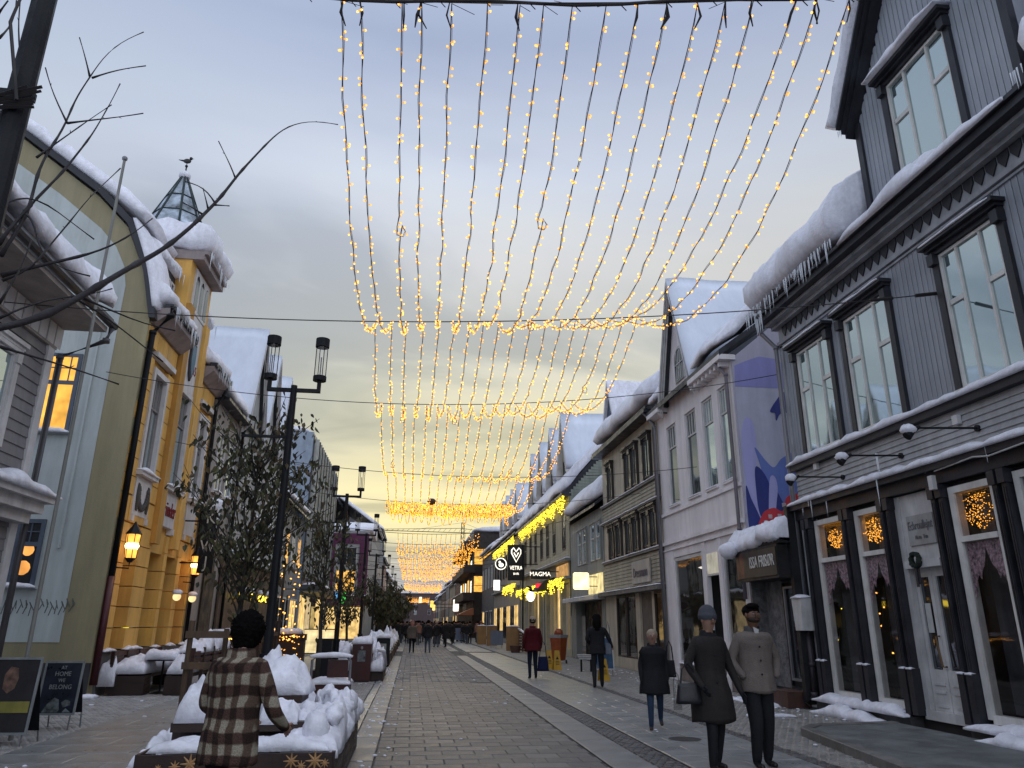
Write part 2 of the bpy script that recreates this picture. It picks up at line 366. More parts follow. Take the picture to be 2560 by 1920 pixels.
lay_mass('granite_sett_field', pav_r, sett_m, 5.16, 8.15, 40, 90, .25, .23, .010, h=.006, jz=.004, jit=.006)
P4 = protos('flagstone', .99, .69, .014, flag_m[:2])
lay('flagstone', pav_l, P4, -4.98, -2.98, 6.0, 60, 1.0, .70, .012, 190)
lay_mass('granite_sett_field', pav_l, sett_m, -2.96, -.92, 7, 45, .125, .115, .009, h=.007, jz=.004, jit=.006)
lay_mass('pale_sett_field', pav_l, mat('pale_setts', (.34, .33, .32), rough=.6, var=.22, scale=5, bump=.6, fine=30), -7.1, -5.0, 7, 45, .125, .115, .009, h=.007, jz=.004, jit=.006)
# raised terrace in front of the grey shop
tr = MB(); tr.prism([(6.0, 11.55), (6.35, 11.95), (8.2, 12.2), (8.2, 3), (5.75, 3), (5.62, 8.6)], 0, 0)
def plat():
    pts = [(6.05, 11.6), (6.4, 11.95), (7.9, 12.15), (7.9, 3), (5.55, 3), (5.55, 8.4)]
    b = MB(); lo = [b.p(x, -.01, y) for x, y in pts]; hi = [b.p(x, .11, y) for x, y in pts]
    b.face(hi)
    for k in range(6): b.face([lo[k], lo[(k+1) % 6], hi[(k+1) % 6], hi[k]])
    o = struct(b.build('raised_pavement', mat('asphalt_terrace', (.15, .157, .155), rough=.6, var=.22, scale=1.5, bump=.5, fine=120)))
    # kerb stones along the edge
    e = [Vector((x, y, 0)) for x, y in (pts[5], pts[0], pts[1], pts[2])]
    for A, B in zip(e, e[1:]):
        L = (B-A).length; n = max(1, round(L/.8)); d = (B-A).normalized(); q = Vector((-d.y, d.x, 0))
        for k in range(n):
            s0 = A + d*(L*k/n+.006); s1 = A + d*(L*(k+1)/n-.006); kb = MB()
            lo = [s0+q*.09, s1+q*.09, s1-q*.09, s0-q*.09]; 
            for z in (-.01, .125):
                for p in lo: kb.v.append(p+Vector((0, 0, z)))
            for f in ((0, 1, 2, 3), (4, 5, 6, 7), (0, 1, 5, 4), (1, 2, 6, 5), (2, 3, 7, 6), (3, 0, 4, 7)): kb.face(list(f))
            kb.build('kerb_stone', curb_m2, o, bevel=.01)
curb_m2 = mat('kerb_granite', (.16, .155, .145), rough=.7, var=.25, scale=2, bump=.4)
plat()
mh = MB(); mh.ell((4.05, 11.4, .014), (.24, .24, .010), 20, 4); struct(mh.build('manhole_cover', mat('cast_iron', (.05, .045, .04), rough=.6, var=.3, bump=.5, fine=50)))

# ================================================================ architecture helpers
def window(house, fr, a0, a1, z0, z1, m_frame=None, pane=None, cols=(.5,), transom=None, casing=None, cw=.10, header=0, sill=0, sillsnow=False, d=.05, c=0., fw=.05, topcols=None, name='window'):
    """sash window set proud of the wall plane; pane and casing are sub-parts"""
    m_frame = m_frame or sash_paint; pane = pane or pane_sky
    b = MB(fr); w = a1-a0; h = z1-z0
    b.box(a0, a0+fw, z0, z1, c-.02, c+d); b.box(a1-fw, a1, z0, z1, c-.02, c+d); b.box(a0+fw, a1-fw, z0, z0+fw, c-.02, c+d); b.box(a0+fw, a1-fw, z1-fw, z1, c-.02, c+d)
    zt = z0+h*transom if transom else z1-fw
    for q in cols: x = a0+w*q; b.box(x-fw*.4, x+fw*.4, z0+fw, zt, c-.02, c+d*.86)
    if transom:
        b.box(a0+fw, a1-fw, zt-fw*.5, zt+fw*.5, c-.02, c+d*.93)
        for q in (topcols if topcols is not None else cols): x = a0+w*q; b.box(x-fw*.35, x+fw*.35, zt+fw*.5, z1-fw, c-.02, c+d*.84)
    win = b.build(name, m_frame, house)
    p = MB(fr); p.box(a0+fw*.5, a1-fw*.5, z0+fw*.5, z1-fw*.5, c+.002, c+.012); p.build('pane', pane, win)
    if casing:
        k = MB(fr); g = .004
        k.box(a0-cw, a0-g, z0-cw*.4, z1+g, c-.02, c+d+.03); k.box(a1+g, a1+cw, z0-cw*.4, z1+g, c-.02, c+d+.03); k.box(a0-cw, a1+cw, z1+2*g, z1+cw, c-.02, c+d+.05)
        if header:
            k.box(a0-cw-.06, a1+cw+.06, z1+cw+.002, z1+cw+.07, c-.02, c+d+header); k.box(a0-cw-.02, a1+cw+.02, z1+cw*.6, z1+cw, c-.02, c+d+header*.6)
            for s in (a0-cw-.01, a1+g-.01): k.box(s, s+cw+.01, z1-.16, z1+.03, c-.02, c+d+header*.55)
        k.build('casing', casing, win)
    if sill: s = MB(fr); s.box(a0-cw-.03, a1+cw+.03, z0-.09, z0-.01, c-.02, c+d+sill); s.build('sill', casing or m_frame, win)
    if sillsnow: snowbar(fr, win, a0-cw*.5, a1+cw*.5, z0-.01, .09, c+.02, c+d+max(sill, .06)+.03)
    return win
def snowbar(fr, parent, a0, a1, z, h, c0, c1, seed=0, name='snow', m=None, seg=None):
    """rounded snow ridge lying on a ledge"""
    L = abs(a1-a0); n = seg or max(4, int(L/max(.06, h*.5))); b = MB(fr); rows = []
    n = min(n, 90)
    for i in range(n+1):
        a = a0+(a1-a0)*i/n; e = min(1, 4*min(i, n-i)/n*L/max(h*4, .01)*.25+.25) if i not in (0, n) else .12
        p = fr(a, z); k = e*(.75+.55*noise.noise(Vector((p.x*1.7+seed, p.y*1.7, p.z+seed)))+.35*noise.noise(Vector((p.x*6, p.y*6+seed, 3)))); k = max(k, .12)
        o = (c1-c0)*.10*noise.noise(Vector((p.x*3, p.y*3, seed+5.)))
        row = []
        for t in range(9):
            an = pi*t/8; cc = (c0+c1)/2 + cos(an)*(c1-c0)/2*(1.0)+o*(1 if t < 5 else .0); bb = z + (sin(an)**.7)*h*k
            row.append(b.p(a, bb - (.02 if t in (0,) else 0), cc))
        rows.append(row)
    for A, B in zip(rows, rows[1:]):
        for t in range(8): b.face([A[t], A[t+1], B[t+1], B[t]])
        b.face([A[0], B[0], B[8], A[8]])
    b.face(rows[0]); b.face(rows[-1][::-1])
    return b.build(name, m or snow, parent, smooth=True)
def roofsnow(fr, parent, a0, a1, prof, amp=.08, step=.25, sub=5, name='roof_snow', freq=1.1):
    """thick blanket: closed profile of (c, z) swept along a, roughened"""
    pts = []; n = len(prof)
    for i in range(n):
        A, B = prof[i], prof[(i+1) % n]; ln = sqrt((A[0]-B[0])**2+(A[1]-B[1])**2); m_ = max(1, min(10, int(ln/.3)))
        for k in range(m_): t = k/m_; pts.append((A[0]+(B[0]-A[0])*t, A[1]+(B[1]-A[1])*t))
    # round the corners
    for _ in range(2): pts = [((pts[i-1][0]+2*pts[i][0]+pts[(i+1) % len(pts)][0])/4, (pts[i-1][1]+2*pts[i][1]+pts[(i+1) % len(pts)][1])/4) for i in range(len(pts))]
    cx = sum(p[0] for p in pts)/len(pts); cz = sum(p[1] for p in pts)/len(pts)
    m = max(3, min(100, int(abs(a1-a0)/step))); b = MB(fr); rows = []
    for i in range(m+1):
        a = a0+(a1-a0)*i/m; row = []; e = 1 - .12*(max(0, 1-min(i, m-i)/1.5))
        for c, z in pts:
            c2 = cx+(c-cx)*e; z2 = cz+(z-cz)*e; p = fr(a, z2, c2)
            k = amp*(.75*noise.noise(p*freq*.8)+.35*noise.noise(p*freq*3.1)+.22*noise.noise(p*freq*8)+.16*noise.noise(p*freq*17))
            row.append(b.p(a, z2+k, c2+k*.7))
        rows.append(row)
    q = len(pts)
    for A, B in zip(rows, rows[1:]):
        for t in range(q): b.face([A[t], A[(t+1) % q], B[(t+1) % q], B[t]])
    b.face(rows[0]); b.face(rows[-1][::-1])
    return b.build(name, snow, parent, smooth=True)
def icicles(fr, parent, a0, a1, z, c, n, lmin=.06, lmax=.35, r=.013, seed=1):
    rnd = random.Random(seed); b = MB(fr)
    for i in range(n):
        a = rnd.uniform(a0, a1); L = lmin+(lmax-lmin)*rnd.random()**2.5; cc = c+rnd.uniform(-.04, .04); rr_ = r*(.6+L*1.6)
        b.tube([fr(a, z+.04, cc), fr(a, z-L*.45, cc), fr(a, z-L, cc)], [rr_, rr_*.6, .001], 5, cap=False)
    return b.build('icicles', ice, parent, smooth=True, kind='stuff')
def mound(x0, x1, y0, y1, z, h, seed=0, parent=None, name='snow_heap', nx=22, ny=16, pw=.45, rough=.35, spikes=0):
    nx = int(nx*1.5); ny = int(ny*1.5)
    b = MB(); rows = []; rnd = random.Random(seed); sp = [(rnd.uniform(.15, .85), rnd.uniform(.2, .8), rnd.uniform(.25, .6)) for _ in range(spikes)]
    for j in range(ny+1):
        row = []
        for i in range(nx+1):
            u, v = i/nx, j/ny; e = max(0, (1-abs(2*u-1)**5)*(1-abs(2*v-1)**4))**pw
            x, y = x0+(x1-x0)*u, y0+(y1-y0)*v
            k = e*(1-rough*.5+rough*1.3*noise.noise(Vector((x*2.2+seed*3.3, y*2.2, seed)))+rough*.55*noise.noise(Vector((x*6+seed, y*6, seed*2.)))+.09*noise.noise(Vector((x*15, y*15, seed)))+.05*noise.noise(Vector((x*34, y*34, seed))))
            for su, sv, sh in sp: k += sh*math.exp(-((u-su)**2*220+(v-sv)**2*90))*e
            ox = .05*noise.noise(Vector((x*4, y*4, seed+9.)))*(1 if 0 < i < nx else .6); oy = .05*noise.noise(Vector((x*4, y*4, seed+19.)))
            row.append(b.p(x+ox, z+h*max(k, 0.0), y+oy))
        rows.append(row)
    for A, B in zip(rows, rows[1:]):
        for i in range(nx): b.face([A[i], A[i+1], B[i+1], B[i]])
    border = rows[0] + [r[-1] for r in rows[1:]] + rows[-1][::-1][1:] + [r[0] for r in rows[::-1][1:-1]]
    b.face(border[::-1])
    return b.build(name, snow, parent, smooth=True)
def boards_h(fr, parent, m, a0, a1, z0, z1, pitch=.14, c=0., name='clapboard', holes=(), individual=True):
    """overlapping clapboards; holes = [(a0,a1,z0,z1)] cut the board into lengths"""
    z = z0; acc = MB(fr)
    while z < z1-.02:
        zt = min(z+pitch, z1); spans = [(a0, a1)]
        for h in holes:
            if h[2] < zt-.02 and h[3] > z+.02:
                ns = []
                for s in spans:
                    if h[1] <= s[0] or h[0] >= s[1]: ns.append(s); continue
                    if h[0] > s[0]: ns.append((s[0], h[0]))
                    if h[1] < s[1]: ns.append((h[1], s[1]))
                spans = ns
        for s in spans:
            b = MB(fr) if individual else acc
            b.sect([(c-.01, z), (c+.030, z), (c+.008, zt+.004), (c-.01, zt+.004)], s[0], s[1])
            if individual: b.build(name, m, parent)
        z += pitch
    if not individual: acc.build(name, m, parent, kind='stuff')
def simple_roof(house, fr, a0, a1, z, depth, rise, over=.4, thick=.45, m=None, amp=.07, ice_n=0):
    b = MB(fr); b.sect([(over, z), (over, z+.12), (-depth/2, z+rise+.12), (-depth/2, z+rise)], a0, a1); b.build('roof', m or dark_trim, house)
    b = MB(fr); b.sect([(-depth/2-.01, z+rise), (-depth/2-.01, z+rise+.12), (-depth, z+.12), (-depth, z)], a0, a1); b.build('roof', m or dark_trim, house)
    roofsnow(fr, house, a0+.02, a1-.02, [(over+.06, z+.10), (over+.20, z+.10+thick*.35), (over+.16, z+.14+thick*.85), (over-.15, z+.2+thick*1.25), (-depth/2, z+rise+.1+thick), (-depth*.75, z+rise*.5+thick), (-depth*.75, z+rise*.5), (-depth/2, z+rise+.13)], amp=amp, step=.35)
    if ice_n: icicles(fr, house, a0, a1, z+.15, over+.05, ice_n, seed=int(a0*3))
def downpipe(fr, parent, pts, r=.05, m=None, name='downpipe'):
    b = MB(fr); b.ftube(pts, r, 8)
    for q in pts[1:-1]: b.ftube([(q[0], q[1]-.04, q[2]), (q[0], q[1]+.04, q[2])], r*1.25, 8)
    return b.build(name, m or steel, parent, smooth=True)
def gable_block(house, fr, a0, a1, z0, ze, zp, depth, m_wall, over=.25, thick=.3, c=0., rake=None, soff=.12):
    """cross gable: wall pentagon facing the street with a ridge running back, snow on both slopes"""
    am = (a0+a1)/2; b = MB(fr); b.prism([(a0, z0), (a1, z0), (a1, ze), (am, zp), (a0, ze)], c-depth, c); b.build('gable_wall', m_wall, house)
    s = (zp-ze)/(am-a0)
    for sg in (-1, 1):
        e = a0 if sg < 0 else a1
        x0 = e+sg*over; z_0 = ze-s*over
        r = MB(fr); r.prism([(x0, z_0+.02), (am, zp+.02), (am, zp+.02+soff), (x0, z_0+.02+soff)], c-depth, c+.28); r.build('roof', dark_trim, house)
        if rake:
            k = MB(fr)
            for i in range(3): k.prism([(x0, z_0-.02-.07*i), (am, zp-.02-.07*i), (am, zp+.05-.07*i), (x0, z_0+.05-.07*i)], c+.281-.06*i, c+.33-.06*i)
            k.build('rake_board', rake, house)
        sn = MB(fr); nseg = 14; rows = []
        for i in range(nseg+1):
            cc = c+.30-(depth+.3)*i/nseg; row = []
            for j in range(9):
                t = j/8; a = x0+(am-x0)*t; z = z_0+.15+(zp-z_0)*t; th = thick*(.55+.45*sin(pi*min(1, t*1.6+.1)))
                if i == 0: th *= .7
                p = fr(a, z, cc); th += .05*noise.noise(p*.9)+.012*noise.noise(p*4)
                row.append(sn.p(a+sg*th*.55*(1-t*.9)*.6, z+th, cc))
            row2 = [sn.p(x0+(am-x0)*j/8, z_0+.14+(zp-z_0)*j/8, cc) for j in range(9)]
            rows.append(row+row2[::-1])
        q = len(rows[0])
        for A, B in zip(rows, rows[1:]):
            for t in range(q): sn.face([A[t], A[(t+1) % q], B[(t+1) % q], B[t]])
        sn.face(rows[0]); sn.face(rows[-1][::-1]); sn.build('roof_snow', snow_smooth_shade, house, smooth=True)
# ================================================================ RIGHT SIDE
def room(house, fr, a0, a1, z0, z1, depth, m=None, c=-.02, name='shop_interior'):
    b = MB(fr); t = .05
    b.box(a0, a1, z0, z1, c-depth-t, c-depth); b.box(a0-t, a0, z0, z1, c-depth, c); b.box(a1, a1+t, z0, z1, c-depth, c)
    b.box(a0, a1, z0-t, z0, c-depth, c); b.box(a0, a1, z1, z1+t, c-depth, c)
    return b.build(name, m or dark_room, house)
def bulbs(name, pts, r, m, parent, kind='stuff', el=1.6, jitter=0, seed=0):
    rnd = random.Random(seed); b = MB()
    for q in pts:
        d = Vector((rnd.uniform(-1, 1), rnd.uniform(-1, 1), rnd.uniform(-1, .6))).normalized()
        x = d.orthogonal().normalized(); y = d.cross(x); q = Vector(q); s0 = len(b.v)
        b.v += [q-d*r*el, q+x*r, q+y*r, q-x*r, q-y*r, q+d*r*el]
        for f in ((0, 1, 2), (0, 2, 3), (0, 3, 4), (0, 4, 1), (5, 2, 1), (5, 3, 2), (5, 4, 3), (5, 1, 4)): b.face([s0+i for i in f])
    return b.build(name, m, parent, kind=kind)

# ---------- grey wooden house with black trim
F = FR(8.2)
H1 = thing('grey_house', 'grey wooden house with black window casings and a tall shopfront nearest on the right', 'house', (8.2, 9, 0))
b = MB(F); b.box(2.0, 14.96, 3.72, 8.1, -9, -.05); b.build('wall', grey_board, H1)
rnd = random.Random(4)
BW = .115
def vboard(a, z0, z1, c=0.):
    k = MB(F); k.sect([(-.05, z0), (.012, z0), (.012, z1), (-.05, z1)], a+.005, a+BW-.008)
    k.v = k.v; return k
wins_up = [(13.02, 14.28), (11.08, 12.42), (8.42, 9.66), (6.0, 7.4)]
protosB = {}
def add_board(z0, z1, a):
    key = (z0, z1, rnd.randrange(2))
    if key not in protosB:
        k = MB(Frame((0, 0, 0), (0, 1, 0), (-1, 0, 0))); k.sect([(-.04, z0), (.004, z0), (.014, z0+.001), (.014, z1-.001), (.004, z1), (-.04, z1)], .004, BW-.010)
        o = k.build('siding_board', (grey_board, grey_board2)[key[2]]); COL.objects.unlink(o); protosB[key] = o
    c = link_copy(protosB[key], H1, (0, a-9.0, 0)); c.location.x = rnd.uniform(-.002, .002); return c
a = 2.1
while a < 14.86:
    seg = [(4.93, 7.72)]
    for (w0, w1) in wins_up:
        if a+BW > w0-.05 and a < w1+.05: seg = [(4.93, 4.98 if False else 4.95), (7.5, 7.72)]
    for s in seg:
        if s[1]-s[0] > .1: add_board(s[0], s[1], a)
    a += BW
b = MB(F); b.box(14.84, 14.97, 4.93, 7.8, -.05, .05); b.build('corner_board', grey_frieze, H1)
three = dict(cols=(.30, .70), transom=None, casing=dark_trim, cw=.13, header=.20, d=.05, fw=.05)
for (w0, w1) in wins_up:
    h0, h1 = 5.02, 7.28
    w = window(H1, F, w0, w1, h0, h1, **three)
    k = MB(F); wd = w1-w0; zt = h0+(h1-h0)*.62
    for s0, s1 in ((w0+.065, w0+wd*.30-.026), (w0+wd*.70+.026, w1-.065)): k.box(s0, s1, zt-.04, zt+.04, -.02, .042)
    k.build('glazing_bar', sash_paint, w)
    k = MB(F); k.box(w0-.10, w1+.10, h0-.10, h0-.01, -.02, .14); k.build('sill', sash_paint, w)
    snowbar(F, w, w0-.14, w1+.14, h1+.20, .05, .02, .27, seed=w0)
# frieze with scallops and cornice
b = MB(F); b.box(2, 14.97, 7.72, 7.80, -.05, .09); b.box(2, 14.97, 7.802, 8.12, -.05, .03); b.box(2, 14.97, 7.66, 7.70, -.05, .05); b.build('frieze', grey_frieze, H1)
a = 2.1; pr = None
tri = MB(Frame((0, 0, 0), (0, 1, 0), (-1, 0, 0))); tri.prism([(0, 8.11), (.20, 8.11), (.20, 8.0), (.15, 7.93), (.10, 7.86), (.05, 7.93), (0, 8.0)], .031, .055); tri = tri.build('scallop', dark_trim); COL.objects.unlink(tri)
while a < 14.7: link_copy(tri, H1, (0, a-9, 0)); a += .235
b = MB(F); b.box(2, 15.05, 8.122, 8.20, -.05, .16); b.box(2, 15.06, 8.202, 8.27, -.05, .30); b.build('cornice', grey_frieze, H1); b = MB(F); b.box(2, 15.08, 8.272, 8.40, -.05, .46); b.build('cornice', dark_trim, H1)
b = MB(F); b.box(2, 15.05, 8.05, 8.12, .34, .50) if False else b.box(2, 15.1, 8.402, 8.47, .1, .52); b.build('gutter', dark_trim, H1)
# main roof behind
b = MB(F); b.sect([(.4, 8.48), (.4, 8.56), (-4.5, 12.2), (-4.5, 12.1)], 11.4, 15.1); b.build('roof', dark_trim, H1)
roofsnow(F, H1, 11.32, 15.3, [(.55, 8.46), (.84, 8.72), (.86, 9.15), (.5, 9.62), (-.3, 10.2), (-4.4, 13.3), (-4.4, 12.2), (-.3, 9.1)], amp=.16, step=.10, freq=1.5)
icicles(F, H1, 11.5, 15.2, 8.52, .68, 95, .06, .42, r=.012, seed=5)
icicles(F, H1, 14.7, 15.15, 8.5, .5, 10, .3, .7, r=.02, seed=6)
# street gable
gx0, gx1, gz, gp = 7.45, 11.12, 10.85, 13.6
b = MB(F); b.box(gx0, gx1, 8.4, gz, -6, -.05); b.prism([(gx0, gz), (gx1, gz), ((gx0+gx1)/2, gp)], -6, -.05); b.build('gable_wall', grey_board, H1)
a = gx0+.02
while a < gx1-.05:
    am = (gx0+gx1)/2; mid = a+BW/2
    zt = gz+(gp-gz)*(1-abs(mid-am)/((gx1-gx0)/2))-.06
    if 8.62-.08 < mid < 10.12+.08:
        if zt > 11.2: add_board(11.15, round(max(11.2, min(zt, 13.4)), 1), a)
        add_board(8.42, 8.8, a)
    else: add_board(8.42, round(zt, 1), a)
    a += BW
w = window(H1, F, 8.62, 10.12, 8.85, 10.95, **three)
k = MB(F)
for s0, s1 in ((8.685, 8.62+.45-.026), (8.62+1.05+.026, 10.055)): k.box(s0, s1, 10.1, 10.18, -.02, .042)
k.build('glazing_bar', sash_paint, w)
snowbar(F, w, 8.40, 10.36, 11.18, .22, -.02, .34, seed=2)
b = MB(F); b.box(gx0-.02, gx0+.12, 8.42, gz, -.05, .07); b.build('corner_board', dark_trim, H1); b = MB(F); b.box(gx1-.12, gx1+.02, 8.42, gz, -.05, .07); b.build('corner_board', dark_trim, H1)
for sg, e in ((-1, gx0), (1, gx1)):
    am = (gx0+gx1)/2; s = (gp-gz)/(am-gx0); x0 = e+sg*.10; z_0 = gz-s*.10
    for i in range(3):
        r = MB(F); r.prism([(x0, z_0+.10-.09*i), (am, gp+.10-.09*i), (am, gp+.18-.09*i), (x0, z_0+.18-.09*i)], -.05 if i else -6, .40-.09*i); r.build('rake_board' if i else 'roof', dark_trim, H1)
    roofpts = MB(F); rows = []
    for i in range(20):
        t = i/19; a_ = x0+(am-x0)*t+sg*.05; z_ = z_0+.18+(gp-z_0+.1)*t; row = []
        for c_, th in ((.46, .0), (.50, .14), (.42, .30), (.2, .40), (-1, .42), (-5.9, .42), (-5.9, 0)):
            p = F(a_, z_, c_); q = .06*noise.noise(p*2.3)
            row.append(roofpts.p(a_+sg*(th*.8), z_+th*.55+q, c_+q*.4))
        rows.append(row)
    for A, B in zip(rows, rows[1:]):
        for t in range(7): roofpts.face([A[t], A[(t+1) % 7], B[(t+1) % 7], B[t]])
    roofpts.face(rows[0]); roofpts.face(rows[-1][::-1]); roofpts.build('roof_snow', snow, H1, smooth=True)
snowbar(F, H1, 11.5, 7.4, 8.44, .50, -.04, .58, seed=11, name='ledge_snow')
snowbar(F, H1, 10.4, 7.5, 8.50, .58, -.04, .44, seed=13, name='ledge_snow')
icicles(F, H1, 11.12, 11.24, gz-.12, .36, 4, .1, .4, r=.01, seed=9)
b = MB(F); b.sect([(.45, 8.48), (.45, 8.56), (-4.5, 12.2), (-4.5, 12.1)], 2, 7.3); b.build('roof', dark_trim, H1)
roofsnow(F, H1, 2, 7.15, [(.6, 8.5), (.72, 9.0), (.3, 9.6), (-.6, 10.2), (-4.4, 12.9), (-4.4, 12.2), (-.3, 9.1)], amp=.16, step=.14)
icicles(F, H1, 6.2, 7.1, 8.55, .6, 14, .1, .5, r=.014, seed=15)
b = MB(F); b.prism([(2, 8.56), (7.2, 8.56), (7.2, 12.2), (2, 12.2)], -6, -1.2); b.build('dormer_wall', mat('blue_slate_wall', (.045, .07, .13), rough=.5, var=.2, stretch=(1, 8, 1)), H1)
# fascia above the shopfront
fas = mat('fascia_grey', (.37, .365, .365), rough=.65, var=.12, bump=.2)
b = MB(F); b.box(2, 14.95, 3.72, 4.92, -.05, -.002); b.build('fascia', fas, H1)
boards_h(F, H1, fas, 2, 14.94, 4.06, 4.76, .10, 0., 'fascia_board')
b = MB(F); b.box(2, 15.0, 4.78, 4.92, -.05, .13); b.build('ledge', dark_trim, H1)
snowbar(F, H1, 15.02, 2, 4.922, .15, -.03, .19, seed=3, name='ledge_snow', seg=90)
b = MB(F); b.box(2, 15.0, 3.92, 4.04, -.05, .24); b.box(2, 14.98, 3.72, 3.918, -.05, .12); b.build('shop_cornice', dark_trim, H1)
snowbar(F, H1, 15.02, 2, 4.042, .15, -.02, .30, seed=8, name='ledge_snow', seg=90)
icicles(F, H1, 13.2, 14.6, 4.0, .24, 7, .1, .42, r=.012, seed=22); icicles(F, H1, 9, 12, 4.0, .24, 3, .1, .5, r=.012, seed=23)
downpipe(F, H1, [(15.12, 8.4, .42), (15.12, 8.1, .40), (15.02, 7.7, .10), (15.02, 4.9, .10), (15.02, 2.2, .10)], .055, steel)
downpipe(F, H1, [(14.96, 1.55, .14), (14.94, .85, .14), (14.9, .30, .18), (14.9, .12, .34)], .055, brown_pipe)
b = MB(F); b.prism([(14.72, 2.15), (15.12, 2.15), (15.06, 1.5), (14.78, 1.5)], .06, .34); b.build('waste_pipe_hopper', white_paint, H1)
snowbar(F, H1, 14.70, 15.14, 2.15, .08, .06, .36, seed=4)
# shop bays: twin black columns
cols_a = [14.55, 13.12, 11.9, 10.55, 9.25, 7.9, 6.5]
for a in cols_a:
    k = MB(F)
    for s in (-.13, .05):
        k.box(a+s, a+s+.09, .95, 3.66, -.02, .13); k.box(a+s-.02, a+s+.11, .25, .95, -.02, .17); k.box(a+s-.02, a+s+.11, 3.50, 3.70, -.02, .17)
        for q in (.018, .055): k.box(a+s+q, a+s+q+.018, 1.0, 3.45, .13, .142)
    k.box(a-.04, a+.05, .25, 3.70, -.02, .05); o = k.build('twin_column', dark_trim, H1)
    for s in (-.15, .03): snowbar(F, o, a+s, a+s+.13, .95, .05, .10, .19, seed=a+s)
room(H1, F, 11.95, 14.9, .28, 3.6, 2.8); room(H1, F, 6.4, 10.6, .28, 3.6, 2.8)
for a0_, a1_ in ((13.27, 14.38), (12.05, 12.95), (9.42, 10.38), (8.07, 9.08), (6.65, 7.7)):
    k = MB(F); f_ = .11
    k.box(a0_, a0_+f_, .35, 3.64, -.1, .05); k.box(a1_-f_, a1_, .35, 3.64, -.1, .05); k.box(a0_+f_, a1_-f_, 3.54, 3.64, -.1, .05); k.box(a0_+f_, a1_-f_, .30, .42, -.1, .06); k.box(a0_+f_, a1_-f_, 2.80, 2.88, -.1, .07)
    w = k.build('shop_window', sash_paint, H1)
    p = MB(F); p.box(a0_+f_, a1_-f_, .42, 2.8, .0, .01); p.box(a0_+f_, a1_-f_, 2.88, 3.54, .0, .01); p.build('pane', pane_shop, w)
    # lace pelmet with scalloped lower edge
    lace = MB(F); m_ = (a0_+a1_)/2; W_ = a1_-a0_-2*f_; pts = [(a0_+f_, 2.79), (a1_-f_, 2.79), (a1_-f_, 1.98)]
    for t, z in ((.93, 2.05), (.9, 2.2), (.80, 2.32), (.74, 2.25), (.70, 2.36), (.60, 2.46), (.55, 2.58), (.5, 2.70), (.45, 2.58), (.40, 2.46), (.30, 2.36), (.26, 2.25), (.20, 2.32), (.10, 2.2), (.07, 2.05)): pts.append((a0_+f_+W_*t, z))
    pts.append((a0_+f_, 1.98)); lace.prism(pts, -.02, -.014); lace.build('lace_pelmet', mat('pink_lace', (.62, .42, .48), rough=.9, var=.6, scale=22, bump=.3), w)
    k = MB(F); k.box(a1_-.42, a1_-.12, .42, 3.5, -.35, -.30) ; k.build('curtain', mat('grey_curtain', (.10, .10, .11), var=.3), w)
# fillers between
b = MB(F); b.box(14.68, 14.95, .25, 3.7, -.05, .02); b.box(14.40, 14.5, .25, 3.70, -.05, .01); b.build('wall', fas, H1)
b = MB(F); b.box(2, 6.3, 0, 3.7, -.3, 0); b.build('wall', fas, H1)
b = MB(F); b.box(2, 14.95, 3.60, 3.72, -3, -.05); b.box(2, 14.95, -.05, .24, -3, -.05); b.build('floor_slab', dark_room, H1)
# plinth with snow
for q0, q1 in ((11.95, 14.85), (6.0, 10.6)):
    k = MB(F); k.box(q0, q1, 0, .26, -.05, .18); k.build('plinth', mat('plinth_stone', (.07, .07, .07), var=.2), H1)
    snowbar(F, H1, q1, q0, .22, .15, -.02, .30, seed=q0, name='plinth_snow', seg=60)
snowbar(F, H1, 14.6, 12.3, .02, .22, .16, .50, seed=31, name='plinth_snow'); snowbar(F, H1, 10.2, 6.5, .10, .17, .16, .48, seed=32, name='plinth_snow')
# door bay
k = MB(F); k.box(10.68, 11.78, .2, .34, -.05, .03); k.box(10.68, 10.80, .342, 3.7, -.3, .02); k.box(11.64, 11.78, .342, 3.7, -.3, .02); k.box(10.8, 11.64, 2.55, 3.7, -.3, .0); k.box(10.78, 11.66, 2.50, 2.62, -.3, .08); k.build('door_surround', white_paint, H1)
for q0, q1 in ((10.81, 11.215), (11.225, 11.63)):
    k = MB(F); k.box(q0, q1, .30, .95, -.12, -.06); k.box(q0, q0+.08, .952, 2.5, -.12, -.06); k.box(q1-.08, q1, .952, 2.5, -.12, -.06); k.box(q0+.08, q1-.08, 2.36, 2.5, -.12, -.06)
    k.box(q0+.08, q1-.08, .40, .44, -.06, -.045); k.box(q0+.08, q1-.08, .60, .64, -.06, -.045); k.box(q0+.08, q1-.08, .72, .76, -.06, -.045)
    d = k.build('door', white_paint, H1)
    k = MB(F); k.box(q0+.08, q1-.08, .95, 2.36, -.10, -.09); k.build('pane', pane_dark, d)
k = MB(F); k.ftube([(11.25, 1.45, -.05), (11.25, 1.45, .02), (11.19, 1.0, .02), (11.19, 1.0, -.05)], .016, 6); k.build('door_handle', mat('worn_brass', (.12, .07, .03), rough=.4, metal=.6), d)
k = MB(F); k.box(11.35, 11.48, 1.5, 1.95, -.058, -.05); k.build('notice', mat('paper', (.5, .5, .48), bump=0), d)
k = MB(F); k.box(10.85, 11.5, 2.86, 3.34, 0, .03); o = k.build('name_board', mat('name_board', (.36, .36, .35), rough=.6), H1)
lt = mat('grey_letters', (.16, .16, .17), rough=.6, bump=0)
text('lettering', 'Echroullejnt', .20, F, 11.17, 3.17, .034, lt, o, dir=-1, sx=.62); text('lettering', 'Mote  Tun', .09, F, 11.17, 2.98, .034, lt, o, dir=-1, sx=.8)
k = MB(); rnd2 = random.Random(3)
